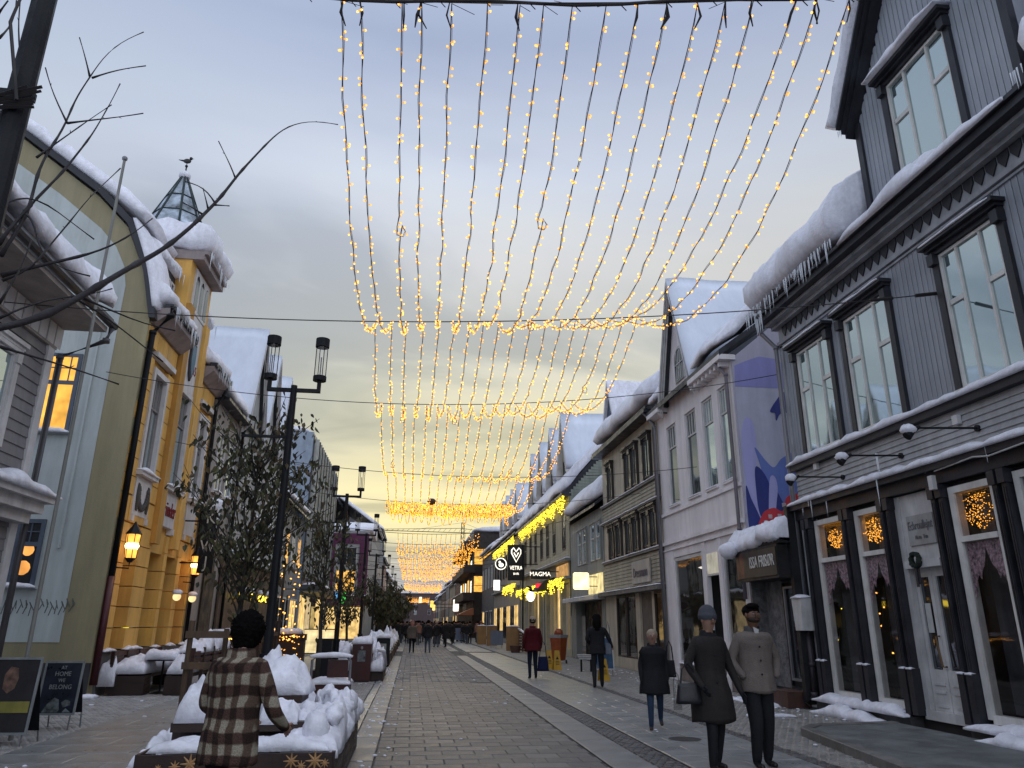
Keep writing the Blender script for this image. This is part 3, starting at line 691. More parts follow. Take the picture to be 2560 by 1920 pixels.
for i in range(90):
    an = 2*pi*i/90*3; c0 = F(11.30, 2.62, .12) + Vector((rnd2.uniform(-.03, .03), cos(an)*.10, sin(an)*.10)); k.ell(c0, (.03, .035, .035), 5, 3)
tag(k.build('door_wreath', mat('wreath_green', (.012, .02, .014), rough=.9)), 'dark wreath with a hanging ribbon above the white double door', 'wreath')
k = MB(F); k.box(11.28, 11.34, 2.24, 2.56, .08, .09); k.box(11.33, 11.39, 2.2, 2.5, .09, .1); o2 = k.build('ribbon', dark_trim, bpy.data.objects['door_wreath'])
# meter box and cable
k = MB(F); k.box(10.42, 10.52, 3.62, 3.84, .18, .25); k.ftube([(10.4, 3.9, .2), (9.5, 3.93, .25), (9.2, 3.88, .25), (8, 3.95, .25)], .012, 5); k.build('junction_box', white_paint, H1)
for a_, z_ in ((14.0, 4.72), (9.9, 4.60)):
    k = MB(F); k.box(a_-.06, a_+.06, z_-.07, z_+.07, .03, .10); k.build('junction_box', white_paint, H1)
# gooseneck lamps
for i, (a_, z_) in enumerate(((13.15, 4.33), (11.35, 4.36), (9.55, 4.38))):
    t = thing('sign_lamp', ['black arm lamp with a snow cap over the leftmost shop window', 'black arm lamp with an icicle above the white double door', 'long black arm lamp with a snow cap right of the white door'][i], 'wall lamp', F(a_, z_, .03), 'snow capped arm lamps above the shopfront')
    k = MB(F); k.ftube([(a_, z_, .02), (a_, z_, .12), (a_+.15, z_+.01, .9)], .017, 6); k.build('arm', black_iron, t)
    k = MB(F); k.ftube([(a_, z_, -.0), (a_, z_, .06)], .05, 10); k.build('wall_plate', black_iron, t)
    k = MB(F); k.ftube([(a_+.15, z_+.03, .85), (a_+.17, z_-.03, .96), (a_+.18, z_-.12, 1.06)], [.025, .045, .07], 10); k.build('lamp_shade', black_iron, t)
    k = MB(); k.ell(F(a_+.19, z_-.01, 1.01), (.11, .11, .085), 10, 8, nz=.25, seed=i); k.build('snow', snow, t, smooth=True)
    if i == 1: icicles(F, t, a_+.05, a_+.08, z_, .45, 2, .35, .45, r=.012, seed=77)
# light clusters behind the glass; the first three imitate street lights reflected in panes
def orb(name, lab, c, r, n, seed, m=warm_far, br=.009, shape=1.):
    rnd = random.Random(seed); pts = []
    while len(pts) < n:
        p = Vector((rnd.uniform(-1, 1), rnd.uniform(-1, 1), rnd.uniform(-1, 1)))
        if p.length < 1: pts.append(Vector(c)+Vector((p.x*r, p.y*r, p.z*r*shape)))
    t = thing(name, lab, 'fairy lights', c); bulbs('bulbs', pts, br, m, t, seed=seed)
    k = MB(); k.tube([Vector(c)+Vector((0, 0, r*shape)), Vector(c)+Vector((0, 0, r*shape+.3))], .006, 5); k.tube(pts[:30], .003, 3); k.build('wire', cable, t); return t
orb('light_cluster', 'tight golden bulb cluster imitating reflected street lights in the leftmost top pane', (8.46, 14.12, 3.27), .19, 230, 1)
orb('light_cluster', 'larger bulb cluster imitating reflected street lights in the second top pane from the left', (8.46, 12.78, 3.27), .24, 280, 2)
orb('light_cluster', 'wide loose bulb spray imitating reflected street lights in the top pane right of the door', (8.48, 10.15, 3.28), .28, 260, 3, br=.008)
k = []
rnd = random.Random(9)
t = thing('light_tree', 'small lit tree of scattered warm bulbs behind the second shop window', 'light tree', (8.7, 13.15, .4)); bulbs('bulbs', [(8.7+rnd.uniform(-.2, .2), 13.15+rnd.uniform(-.32, .32), .9+rnd.random()**.8*1.4) for i in range(24)], .018, warm_bulb, t)
k = MB(); k.tube([(8.7, 13.15, .35), (8.7, 13.15, 1.0), (8.7, 13.15, 2.3)], [.03, .25, .02], 8); k.build('tree_body', mat('wreath_green', (.01, .01, .01)), t)
t = thing('light_tree', 'dim green and gold tree behind the leftmost shop window', 'light tree', (8.7, 14.5, .4)); bulbs('bulbs', [(8.7+rnd.uniform(-.2, .2), 14.5+rnd.uniform(-.3, .3), .8+rnd.random()*1.3) for i in range(26)], .013, yellow_bulb, t)
k = MB(); k.tube([(8.7, 14.5, .35), (8.7, 14.5, 1.0), (8.7, 14.5, 2.2)], [.03, .3, .02], 8); k.build('tree_body', mat('wreath_green', (.01, .01, .01)), t)
t = thing('light_garland', 'low row of warm bulbs behind the shop window right of the door', 'fairy lights', (8.9, 9.7, 1.4)); bulbs('bulbs', [(8.7+rnd.uniform(-.1, .1), 9.3+rnd.uniform(0, 1.0), 1.42+rnd.uniform(-.05, .07)) for i in range(46)], .014, warm_bulb, t)
k = MB(); k.box(8.8, 9.2, .3, 1.38, 9.2, 10.4) ; k.build('display_table', dark_room, t)
t = thing('hanging_lamp', 'yellow green shade glowing deep inside the window right of the door', 'lamp', (10.0, 9.6, 2.2)); k = MB(); k.ell((10.0, 9.75, 2.25), (.3, .3, .14), 12, 8); k.build('lamp_shade', glow_mat('lime_glow', (.7, .6, .05), .9), t); k = MB(); k.tube([(10, 9.75, 2.3), (10, 9.75, 3.5)], .01, 5); k.build('cord', cable, t)

# ---------- ISSA FRISØR annex
A1 = thing('hairdresser_annex', 'low dark hairdresser entrance with a snow loaded canopy between the grey and the white house', 'shop', (8.2, 16.3, 0))
FA = FR(7.65)
k = MB(FA); k.box(15.12, 17.2, 2.56, 3.26, -.9, 0); o = k.build('canopy_box', mat('canopy_dark', (.018, .017, .018), rough=.6), A1)
k = MB(FA); k.box(15.16, 16.75, 2.62, 3.20, .001, .02); sb = k.build('sign_board', mat('sign_brown', (.045, .04, .035), rough=.5, var=.3), A1)
text('lettering', 'ISSA FRISØR', .36, FA, 15.84, 2.93, .028, mat('sign_white', (.62, .60, .56), rough=.5, bump=0), sb, dir=-1, sx=.63)
k = MB(FA); k.prism([(16.75, 2.62), (17.15, 2.62), (17.12, 3.1), (16.9, 3.2), (16.75, 3.2)], .001, .018); k.build('portrait_print', mat('portrait_print', (.16, .07, .05), rough=.5, var=.9, scale=5, bump=0), A1)
k = MB(FA); k.box(14.98, 15.12, .1, 4.05, -2.4, -.25); k.box(15.12, 15.5, .1, 2.56, -.75, -.62); k.box(15.0, 17.6, 3.27, 3.38, -2.4, -.02); k.build('wall', mat('annex_black', (.012, .012, .014), rough=.7), A1)
k = MB(FA); k.box(15.5, 16.3, .35, 2.5, -.70, -.66); k.box(15.5, 15.56, .36, 2.5, -.655, -.62); k.box(16.24, 16.3, .36, 2.5, -.655, -.62); k.build('door', black_iron, A1)
k = MB(FF(17.25)); k.box(7.95, 10, 0, 3.4, 0, .1); k.build('rough_wall', mat('rough_grey_stone', (.16, .155, .155), rough=.95, var=.4, scale=7, bump=1., fine=20), A1)
k = MB(FR(8.3)); k.box(16.35, 17.2, .3, 2.6, -.2, 0); k.build('wall', mat('rough_grey_stone', (.1, .1, .1)), A1)
k = MB(FR(8.05)); k.box(15.2, 15.26, .55, 2.35, -.0, .04); k.box(15.2, 15.75, .5, .55, 0, .04); k.box(15.2, 15.75, 2.35, 2.40, 0, .04); k.box(15.69, 15.75, .55, 2.35, 0, .04); k.build('poster_frame', steel, A1)
k = MB(FR(8.12)); k.box(15.26, 15.69, .55, 2.35, 0, .04); k.build('pane', pane_dark, A1)
roofsnow(FA, A1, 15.0, 17.6, [(.10, 3.22), (.20, 3.3), (.14, 3.6), (-.5, 3.92), (-1.6, 4.0), (-1.6, 3.2)], amp=.20, step=.07, freq=2.2)
k = MB(); k.ell((7.5, 17.25, 3.30), (.22, .26, .20), 14, 10, nz=.2, seed=3); k.build('roof_snow', snow, A1, smooth=True)
k = MB(FR(7.6)); k.box(15.2, 16.0, .02, .32, -.5, 0); k.build('step_planter', mat('rust_wood', (.09, .04, .03), var=.3), A1)
mound(7.2, 7.75, 15.5, 17.4, .0, .08, 5, A1, 'snow_heap', 14, 10)

# ---------- white plastered house with mural
F = FR(8.2)
H2 = thing('white_house', 'white plastered house with a steep street gable and a blue mural on its side', 'house', (8.2, 20.8, 0))
k = MB(F); k.box(17.72, 23.95, 3.9, 8.5, -8, -.12); k.build('wall', white_wall, H2)
# piers and spandrels so that the windows sit in real recesses
uw = [(17.95, 18.75), (19.15, 19.95), (20.45, 21.35), (22.2, 23.1)]
def strip(a0, a1, z0, z1, holes, c0, c1, m, name='wall'):
    k = MB(F); x = a0
    for h in holes: k.box(x, h[0], z0, z1, c0, c1); x = h[1]
    k.box(x, a1, z0, z1, c0, c1); k.build(name, m, H2)
strip(17.72, 23.95, 5.25, 7.85, uw, -.118, 0, white_wall)
k = MB(F); k.box(17.72, 23.95, 3.9, 5.248, -.118, 0); k.box(17.72, 23.95, 7.852, 8.5, -.118, 0); k.build('wall', white_wall, H2)
k = MB(F); k.box(17.70, 23.96, 4.98, 5.08, 0, .06); k.box(17.70, 23.96, 4.05, 4.16, 0, .08); k.box(17.70, 23.96, 3.86, 3.90, 0, .05); k.build('string_course', white_wall, H2)
for w0, w1 in uw:
    w = window(H2, F, w0, w1, 5.27, 7.84, white_paint, pane_dark if w0 > 20 else pane_sky, cols=(), transom=.72, topcols=(.25, .5, .75), d=.05, c=-.10)
    k = MB(F); k.box(w0-.03, w1+.03, 5.18, 5.25, -.1, .06); k.build('sill', white_wall, w); snowbar(F, w, w0, w1, 5.25, .03, -.05, .07, seed=w0)
# shopfront
k = MB(F)
for q0, q1 in ((17.72, 18.02), (19.30, 19.55), (20.45, 20.72), (23.1, 23.95)): k.box(q0, q1, 0, 3.86, -.118, .02); k.box(q0-.02, q1+.02, 0, .35, .02, .06)
k.box(18.02, 19.3, 3.62, 3.86, -.118, 0); k.box(20.72, 23.1, 3.62, 3.86, -.118, 0); k.box(19.55, 20.45, 2.9, 3.86, -.118, -.02)
k.build('shopfront_frame', white_wall, H2)
for q0, q1, mm in ((18.02, 19.3, None), (20.72, 23.1, None)):
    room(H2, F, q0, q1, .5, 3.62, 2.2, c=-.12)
    k = MB(F); k.box(q0, q0+.07, .5, 3.60, -.1, -.03); k.box(q1-.07, q1, .5, 3.60, -.1, -.03); k.box(q0+.07, q1-.07, 3.5, 3.6, -.1, -.03); k.box(q0+.07, q1-.07, .5, .58, -.1, -.03); w = k.build('shop_window', white_paint, H2)
    p = MB(F); p.box(q0+.07, q1-.07, .58, 3.5, -.07, -.06); p.build('pane', glass_mat('pane_shop2', mirror=.12, tint=(.8, .82, .85), clear=.8), w)
    k = MB(F); k.box(q0, q1, 0, .5, -.118, .0); k.build('stall_riser', mat('pale_pink_stone', (.22, .18, .16), var=.15), H2)
    snowbar(F, H2, q0, q1, .5, .05, -.06, .05, seed=q0)
k = MB(F); k.box(19.55, 20.45, 0, 2.88, -.5, -.45); k.build('door', mat('door_dark', (.03, .03, .035)), H2)
k = MB(F); k.box(19.6, 20.4, 2.95, 3.5, -.018, .0); k.build('lit_transom', glow_mat('pale_lit', (.9, .85, .7), .35), H2)
rnd = random.Random(12)
t = thing('shop_lights', 'yellow lit lamps and vases glowing inside the near window of the white house', 'lights', (9, 18.7, 1)); 
for i in range(12):
    y = rnd.uniform(18.15, 19.2); z = rnd.uniform(1.2, 2.2); k = MB(); k.tube([(9.3, y, 1.0), (9.3, y, 1.0+rnd.uniform(.3, 1.2))], rnd.uniform(.015, .06), 6); k.build('lamp', glow_mat('candle', (1, .68, .2), 1.4), t)
k = MB(); k.box(9.1, 9.9, .5, 1.0, 18.1, 19.2); k.build('display_table', dark_room, t)
t = thing('ceiling_lamp', 'white oval ceiling lamp inside the far window of the white house', 'lamp', (9.2, 22.6, 3.3)); k = MB(); k.ell((9.2, 22.5, 3.3), (.4, .5, .05), 14, 6); k.build('lamp_disc', glow_mat('white_lamp', (1, .95, .85), 1.6), t); 
# roof + gable
k = MB(F); k.sect([(.35, 8.45), (.35, 8.62), (-5, 12.6), (-5, 12.4)], 17.6, 24.0); k.build('roof', dark_trim, H2)
k = MB(F); k.box(17.6, 20.0, 8.36, 8.50, -.1, .36); k.build('eave_box', white_wall, H2); k = MB(F); k.box(22.8, 24.0, 8.36, 8.50, -.1, .36); k.build('eave_box', white_wall, H2)
a = 17.8
while a < 20.0: k = MB(F); k.box(a, a+.12, 8.22, 8.355, .0, .28); k.build('eave_bracket', white_wall, H2); a += .3
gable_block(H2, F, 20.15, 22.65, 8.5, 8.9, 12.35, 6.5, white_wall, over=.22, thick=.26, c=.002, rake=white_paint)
roofsnow(F, H2, 17.5, 20.0, [(.45, 8.62), (.5, 8.95), (.15, 9.4), (-.5, 9.9), (-4.8, 13.4), (-4.8, 12.7), (-.3, 9.3)], amp=.13, step=.12)
roofsnow(F, H2, 22.8, 24.05, [(.45, 8.62), (.5, 8.95), (.15, 9.4), (-.5, 9.9), (-4.8, 13.4), (-4.8, 12.7), (-.3, 9.3)], amp=.13, step=.15)
# arched gable window
k = MB(F); pts = [(20.95+.42*cos(pi*i/10), 9.75+.42*sin(pi*i/10)) for i in range(11)]+[(20.53, 9.0), (21.37, 9.0)]
k = MB(F); k.prism([(x+.45, z) for x, z in pts], .004, .04); w = k.build('window', white_paint, H2)
k = MB(F); k.prism([(20.95+.45+(x-20.95)*.84, 9.05+(z-9.05)*.93) for x, z in pts], .041, .05); k.build('pane', pane_dark, w)
k = MB(F)
for q in (-.16, 0, .16): k.box(21.4+q-.012, 21.4+q+.012, 9.05, 10.0, .05, .065)
k.box(21.05, 21.75, 9.55, 9.58, .06, .075); k.build('glazing_bar', white_paint, w)
downpipe(F, H2, [(23.9, 8.4, .3), (23.9, 8.1, .12), (23.9, .3, .12)], .05, steel)
downpipe(F, H2, [(18.0, 8.35, .32), (17.85, 8.0, .1), (17.85, 3.9, .1), (17.85, 2.2, .1)], .05, mat('mauve_pipe', (.17, .15, .17), rough=.5))
# mural side wall
mur = mat('mural_lilac', (.48, .48, .58), rough=.85, var=.06, bump=.2)
lil = mat('mural_pale', (.42, .41, .70), rough=.8, var=.04, bump=.1); navy = mat('mural_navy', (.035, .05, .22), rough=.8, var=.08, bump=.1)
blu = mat('mural_blue', (.15, .21, .52), rough=.8, var=.06, bump=.1); red = mat('mural_red', (.62, .05, .06), rough=.8, var=.08, bump=.1); per = mat('mural_periwinkle', (.27, .27, .54), rough=.8, var=.05, bump=.1)
MW = FF(17.66)
k = MB(MW); k.prism([(8.212, 0), (15, 0), (15, 13.8), (13.2, 12.5), (8.212, 8.4)], -.3, 0); mw = k.build('mural_wall', mat('lilac_grey_plaster', (.44, .42, .50), rough=.9, var=.06, bump=.2), H2)
def blobp(pts, n=8):
    """smooth closed outline through the points (Catmull-Rom)"""
    out = []; m = len(pts)
    for i in range(m):
        p0, p1, p2, p3 = (Vector(pts[(i+j-1) % m]) for j in range(4))
        for k_ in range(n):
            t = k_/n; q = .5*((2*p1)+(p2-p0)*t+(2*p0-5*p1+4*p2-p3)*t*t+(3*p1-p0-3*p2+p3)*t**3); out.append((q.x, q.y))
    return out
def mural(pts, c, m, nm, sm=True):
    pts = [(x, z+((.80 if c == 7 else .52) if sm else 0)) for x, z in pts] if c > 1 else pts
    k = MB(MW); k.prism(blobp(pts) if sm else pts, .001, .002+c*.003); k.build(nm, m, mw)
mural([(8.25, 3), (15, 3), (15, 7.6), (8.25, 7.6)], 1, mur, 'painted_field', False)
mural([(8.25, 7.62), (9.9, 7.62), (9.95, 8.1), (9.5, 8.45), (9.0, 8.5), (8.6, 8.35), (8.28, 8.2)], 1, per, 'painted_sun', False)
mural([(8.35, 3.0), (8.30, 4.4), (8.28, 5.6), (8.42, 6.2), (8.62, 6.15), (8.68, 5.5), (8.60, 4.5), (8.8, 3.8), (8.9, 3.0)], 2, lil, 'painted_frond')
mural([(8.62, 5.45), (8.9, 5.1), (9.1, 4.95), (9.35, 5.2), (9.75, 5.3), (9.8, 4.3), (9.3, 3.8), (8.7, 3.9), (8.75, 4.8)], 3, blu, 'painted_petal')
mural([(8.60, 4.95), (8.85, 4.7), (9.0, 4.1), (8.9, 3.5), (8.6, 3.7), (8.55, 4.4)], 4, navy, 'painted_leaf')
mural([(9.0, 4.45), (9.25, 4.0), (9.35, 3.4), (9.0, 3.4), (8.95, 4.0)], 4, navy, 'painted_leaf')
mural([(8.75, 3.0), (8.85, 4.0), (8.95, 4.65), (9.08, 4.7), (9.13, 4.4), (9.02, 3.8), (8.98, 3.0)], 5, lil, 'painted_frond')
mural([(9.15, 3.0), (9.3, 3.8), (9.5, 4.05), (9.6, 3.9), (9.5, 3.4), (9.45, 3.0)], 5, lil, 'painted_frond')
mural([(8.28, 4.4), (8.40, 4.1), (8.62, 3.5), (8.6, 3.0), (8.3, 3.0)], 6, navy, 'painted_leaf')
mural([(8.62, 3.0), (8.65, 3.45), (8.95, 3.62), (9.2, 3.55), (9.35, 3.9), (9.7, 4.0), (10.1, 3.8), (10.1, 3.0)], 7, red, 'painted_mushroom')
for x, z in ((8.85, 4.2), (9.1, 4.22), (9.5, 4.55), (9.62, 4.3), (9.35, 4.2), (9.75, 4.62), (9.25, 4.5), (8.72, 4.05)): mural([(x-.05, z-.05), (x+.05, z-.05), (x+.05, z+.05), (x-.05, z+.05)], 9, mat('mural_dot', (.55, .45, .45), bump=0), 'painted_dot', False)
mural([(9.15, 6.45), (9.35, 6.75), (9.6, 7.0), (9.9, 7.0), (9.9, 6.5), (9.45, 6.4), (9.3, 6.2), (9.28, 6.4)], 5, navy, 'painted_bird')

# ---------- beige three storey house
beige = mat('beige_board', (.48, .42, .32), rough=.7, var=.12, scale=2, bump=.2); wb = mat('window_brown', (.035, .028, .026), rough=.5)
H3 = thing('beige_house', 'three storey beige wooden house with dark carved window pairs and a pale name board', 'house', (8.2, 28, 0))
k = MB(F); k.box(24.05, 31.9, 2.7, 8.8, -9, -.03); k.build('wall', beige, H3)
boards_h(F, H3, mat('olive_board', (.33, .30, .23), rough=.7, var=.15), 24.07, 31.9, 5.75, 6.38, .13, 0, individual=True)
boards_h(F, H3, mat('olive_board', (.2, .19, .14)), 24.07, 31.9, 2.95, 4.0, .13, 0, individual=True)
k = MB(F); k.box(24.0, 31.95, 6.40, 6.5, -.03, .10); k.box(24.0, 31.95, 5.66, 5.74, -.03, .14); k.box(24.0, 31.95, 4.02, 4.12, -.03, .10); k.box(23.98, 31.97, 2.70, 2.86, -.03, .32); k.build('ledge', mat('grey_ledge', (.16, .15, .14)), H3)
for z, c_ in ((6.5, .1), (4.12, .1), (5.74, .14), (2.862, .32)): snowbar(F, H3, 24.0, 31.95, z, .035, -.03, c_+.02, seed=z, name='ledge_snow', seg=60)
for q0, q1 in ((24.9, 25.6), (26.5, 27.15), (27.4, 28.05), (30.1, 30.75)): window(H3, F, q0, q1, 6.62, 8.05, wb, pane_sky, cols=(.5,), casing=wb, cw=.12, header=.14)
for q0 in (24.55, 25.4, 26.7, 27.65, 29.05, 30.15): window(H3, F, q0, q0+.62, 4.22, 5.42, wb, pane_sky, cols=(.5,), casing=wb, cw=.12, header=.12)
k = MB(F); k.box(24.05, 31.9, 0, .4, -.3, 0); 
for q0, q1 in ((24.05, 24.3), (25.3, 25.55), (27.0, 27.5), (30.2, 31.9)): k.box(q0, q1, .402, 2.7, -.3, 0)
k.build('wall', beige, H3)
for q0, q1 in ((24.3, 25.3), (27.5, 28.8), (28.9, 30.2)):
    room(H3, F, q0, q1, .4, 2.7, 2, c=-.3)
    k = MB(F); k.box(q0, q0+.06, .4, 2.68, -.1, 0); k.box(q1-.06, q1, .4, 2.68, -.1, 0); k.box(q0+.06, q1-.06, 2.6, 2.68, -.1, 0); k.box(q0+.06, q1-.06, .4, .46, -.1, 0); w = k.build('shop_window', wb, H3)
    p = MB(F); p.box(q0+.06, q1-.06, .46, 2.6, -.06, -.05); p.build('pane', glass_mat('pane_shop3', mirror=.25, tint=(.6, .6, .58), clear=.8), w)
k = MB(F); k.box(25.55, 27.0, .402, 2.7, -.12, -.08); k.build('door', mat('taupe_door', (.13, .11, .09)), H3)
orb('light_cluster', 'golden hanging star of lights in the near window of the beige house', (8.9, 24.8, 2.2), .25, 120, 31, br=.02)
k = MB(F); k.box(25.35, 27.55, 3.02, 3.80, .04, .09); o = k.build('name_board', mat('name_board_pale', (.40, .38, .34), rough=.6), H3)
text('lettering', 'Dressmann', .50, F, 26.45, 3.38, .10, mat('letter_mauve', (.12, .10, .12), bump=0), o, dir=-1, sx=.75)
simple_roof(H3, F, 24.0, 32.0, 8.8, 9, 3.8, over=.4, thick=.85, amp=.15)
k = MB(F); k.box(24.0, 32, 8.68, 8.80, -.1, .45); k.build('gutter', dark_trim, H3)
downpipe(F, H3, [(24.2, 8.7, .4), (24.1, 8.3, .1), (24.05, 2.9, .1), (24.05, .2, .1)], .055, mat('grey_pipe', (.09, .085, .09), rough=.5))
k = MB(); k.box(11.2, 11.9, 12.0, 14.0, 29.4, 30.2); o = k.build('chimney', mat('chimney_metal', (.10, .14, .16)), H3); k = MB(); k.ell((11.55, 29.8, 14.0), (.42, .48, .22), 10, 6); k.build('snow', snow, o, smooth=True)

# ---------- small low grey house
H4 = thing('small_grey_house', 'small low grey house with a glowing box sign and a pointed blue dormer', 'house', (8.2, 35.4, 0))
gw = mat('soft_grey_wall', (.25, .26, .24), rough=.7)
k = MB(F); k.box(32.0, 38.9, 2.7, 6.6, -8, 0); k.box(37.9, 38.9, 0, 2.7, -.3, 0); k.box(32.0, 32.6, 0, 2.7, -.3, 0); k.box(32.6, 37.9, 0, 2.7, -1.6, -1.5); k.build('wall', gw, H4)
for q0 in (32.3, 33.35, 35.1, 36.15): window(H4, F, q0, q0+.85, 4.35, 6.0, white_paint, pane_sky, cols=(), transom=.6, casing=gw, cw=.08)
k = MB(F); k.box(32.6, 34.3, .2, 2.6, -.3, -.2); k.build('door', mat('brown_door', (.07, .04, .025)), H4)
k = MB(F); k.box(34.6, 37.6, .2, 2.6, -1.49, -.4); k.build('entrance_recess', black_iron, H4)
k = MB(F); k.box(31.98, 38.9, 2.62, 2.78, 0, .5); o = k.build('canopy', white_paint, H4); snowbar(F, o, 31.98, 38.9, 2.78, .05, 0, .5)
k = MB(F); k.box(32.2, 34.8, 2.9, 3.75, .0, .06); k.build('lit_panel', glow_mat('lit_cream', (1, .82, .38), .75), H4)
ls = thing('box_sign', 'plain glowing cream box sign hung on brackets in front of the low grey house', 'lit sign', (7.5, 33, 3.4))
k = MB(); k.box(7.05, 7.75, 3.05, 3.78, 32.9, 33.15); k.build('light_box', glow_mat('lit_cream_bright', (1, .86, .45), 1.5), ls, bevel=.06)
k = MB(); k.tube([(7.75, 33.02, 3.2), (8.2, 33.02, 3.2)], .02, 6); k.tube([(7.75, 33.02, 3.6), (8.2, 33.02, 3.6)], .02, 6); k.build('bracket', black_iron, ls)
simple_roof(H4, F, 32.0, 39.0, 6.6, 8, 3.5, over=.35, thick=.8, amp=.14)
k = MB(FR(9.3)); k.prism([(32.9, 8.2), (35.3, 8.2), (35.3, 10.2), (34.1, 12.8), (32.9, 10.2)], -3, 0); d = k.build('dormer', mat('dormer_blue', (.02, .05, .10), rough=.5), H4)
window(H4, FR(9.3), 33.5, 34.7, 8.5, 9.9, white_paint, pane_sky, cols=(.5,))
for sg in (-1, 1):
    k = MB(FR(9.3)); e = 34.1+sg*1.4; k.prism([(e, 9.8), (34.1, 12.95), (34.1, 13.25), (e-sg*-.1, 10.1)], -3, .15); k.build('roof_snow', snow, H4)

# ---------- long yellow house with icicle lights
H5 = thing('long_yellow_house', 'long pale yellow clapboard house with tall snowy dormers and light curtains under the eaves', 'house', (8.2, 48, 0))
yw = mat('pale_yellow_board', (.40, .37, .27), rough=.7, var=.14)
k = MB(F); k.box(39.0, 57.5, 4.9, 8.3, -9, -.02); k.prism([(39, 8.3), (57.5, 8.3), (57.5, 8.31), (39, 8.31)], -9, -.02); k.build('wall', yw, H5)
k = MB(FF(39.0)); k.prism([(8.2, 2), (17, 2), (17, 8.3), (12.6, 13.2), (8.2, 8.3)], -.2, 0); k.build('gable_wall', mat('green_grey_board', (.24, .26, .21), rough=.7), H5)
g5 = MB(FF(39.0)); z = 2.0
while z < 12.8:
    x1 = 17 if z < 8.3 else 17-(z-8.3)*.88; x0 = 8.2 if z < 8.3 else 8.2+(z-8.3)*.9
    g5.sect([(-.01, z), (.03, z), (.005, z+.16), (-.01, z+.16)], x0, max(x1, x0+.05)); z += .16
g5.build('clapboard', mat('green_grey_board', (.24, .26, .21)), H5, kind='stuff')
holes = [(q, q+.9, 5.5, 7.45) for q in (40.1, 43.0, 45.2, 47.4, 49.8, 52.0, 54.4)]
boards_h(F, H5, yw, 39.05, 57.4, 4.95, 8.2, .15, 0, individual=False, holes=holes)
for h in holes: window(H5, F, h[0], h[1], h[2], h[3], wb, pane_dark, cols=(.5,), transom=.6)
k = MB(F); k.box(38.9, 57.6, 4.78, 4.92, 0, .3); k.box(38.9, 57.6, 3.86, 4.0, 0, .3); k.build('ledge', gw, H5); snowbar(F, H5, 38.9, 57.6, 4.92, .07, 0, .32, seed=5, name='ledge_snow', seg=80)
k = MB(F); k.box(39.0, 57.5, 3.7, 4.78, -.3, 0)
for q in (39.0, 41.6, 44.0, 46.4, 48.8, 51.2, 53.6, 56.8): k.box(q, q+.45, 0, 3.7, -.3, 0)
k.box(39, 57.5, 0, .35, -.3, -.001); k.build('wall', yw, H5)
for i, q in enumerate((39.45, 42.05, 44.45, 46.85, 49.25, 51.65, 54.05)):
    k = MB(F); k.box(q, q+1.95, .36, 3.68, -.30, -.26); w = k.build('shop_window', [pane_dark, warm_shop, mat('shop_dim', (.12, .1, .06), emis=(1, .7, .3), es=.08)][i % 3 if i else 2], H5)
    k = MB(F)
    for t in (.0, .5, .96): k.box(q+1.95*t, q+1.95*t+.07, .36, 3.68, -.255, -.2)
    k.build('glazing_bar', white_paint, H5)
k = MB(F); k.box(39.6, 42.8, 4.05, 4.7, .0, .05); k.build('lit_panel', glow_mat('lit_amber', (1, .55, .2), .45), H5)
k = MB(F); k.box(38.95, 57.55, 8.2, 8.34, -.1, .45); k.build('gutter', dark_trim, H5)
roofsnow(F, H5, 38.9, 57.6, [(.5, 8.35), (.52, 8.75), (.2, 9.2), (-.6, 10.2), (-4.5, 14.4), (-4.5, 13.9), (-.4, 9.3), (.3, 8.36)], amp=.12, step=.3)
k = MB(F); k.sect([(.35, 8.35), (-4.5, 13.8), (-9, 8.35)], 39.1, 57.4); k.build('roof', dark_trim, H5)
def dormer(house, a, w, z0, ze, zp, X, depth=4, m=None):
    fr = FR(X); k = MB(fr); k.prism([(a-w/2, z0), (a+w/2, z0), (a+w/2, ze), (a, zp), (a-w/2, ze)], -depth, 0); k.build('dormer', m or yw, house)
    window(house, fr, a-w*.25, a+w*.25, z0+.4, ze+.2, wb, pane_dark, cols=(.5,))
    for sg in (-1, 1):
        k = MB(fr); x = a+sg*(w/2+.25); s = (zp-ze)/(w/2); zz = ze-.25*s
        rows = []
        for i in range(8):
            c = .3-(depth+.3)*i/7; row = [k.p(x+(a-x)*t, zz+(zp-zz)*t+.03, c) for t in (1, .5, 0)] + [k.p(x+(a-x)*t-sg*-.14*(1-t), zz+(zp-zz)*t+.30+.06*noise.noise(fr(x, t*3, c)*1.7), c) for t in (0, .25, .5, .75, 1)]
            rows.append(row)
        q = len(rows[0])
        for A, B in zip(rows, rows[1:]):
            for t in range(q): k.face([A[t], A[(t+1) % q], B[(t+1) % q], B[t]])
        k.face(rows[0]); k.face(rows[-1][::-1]); k.build('roof_snow', snow_smooth_shade, house, smooth=True)
        k = MB(fr); k.prism([(x, zz-.12), (a, zp-.10), (a, zp+.03), (x, zz+.03)], -.02, .31); k.build('rake_board', sash_paint, house)
for a in (42.5, 46.4, 50.3, 54.2): dormer(H5, a, 2.3, 9.2, 10.7, 13.6, 8.75, 6)
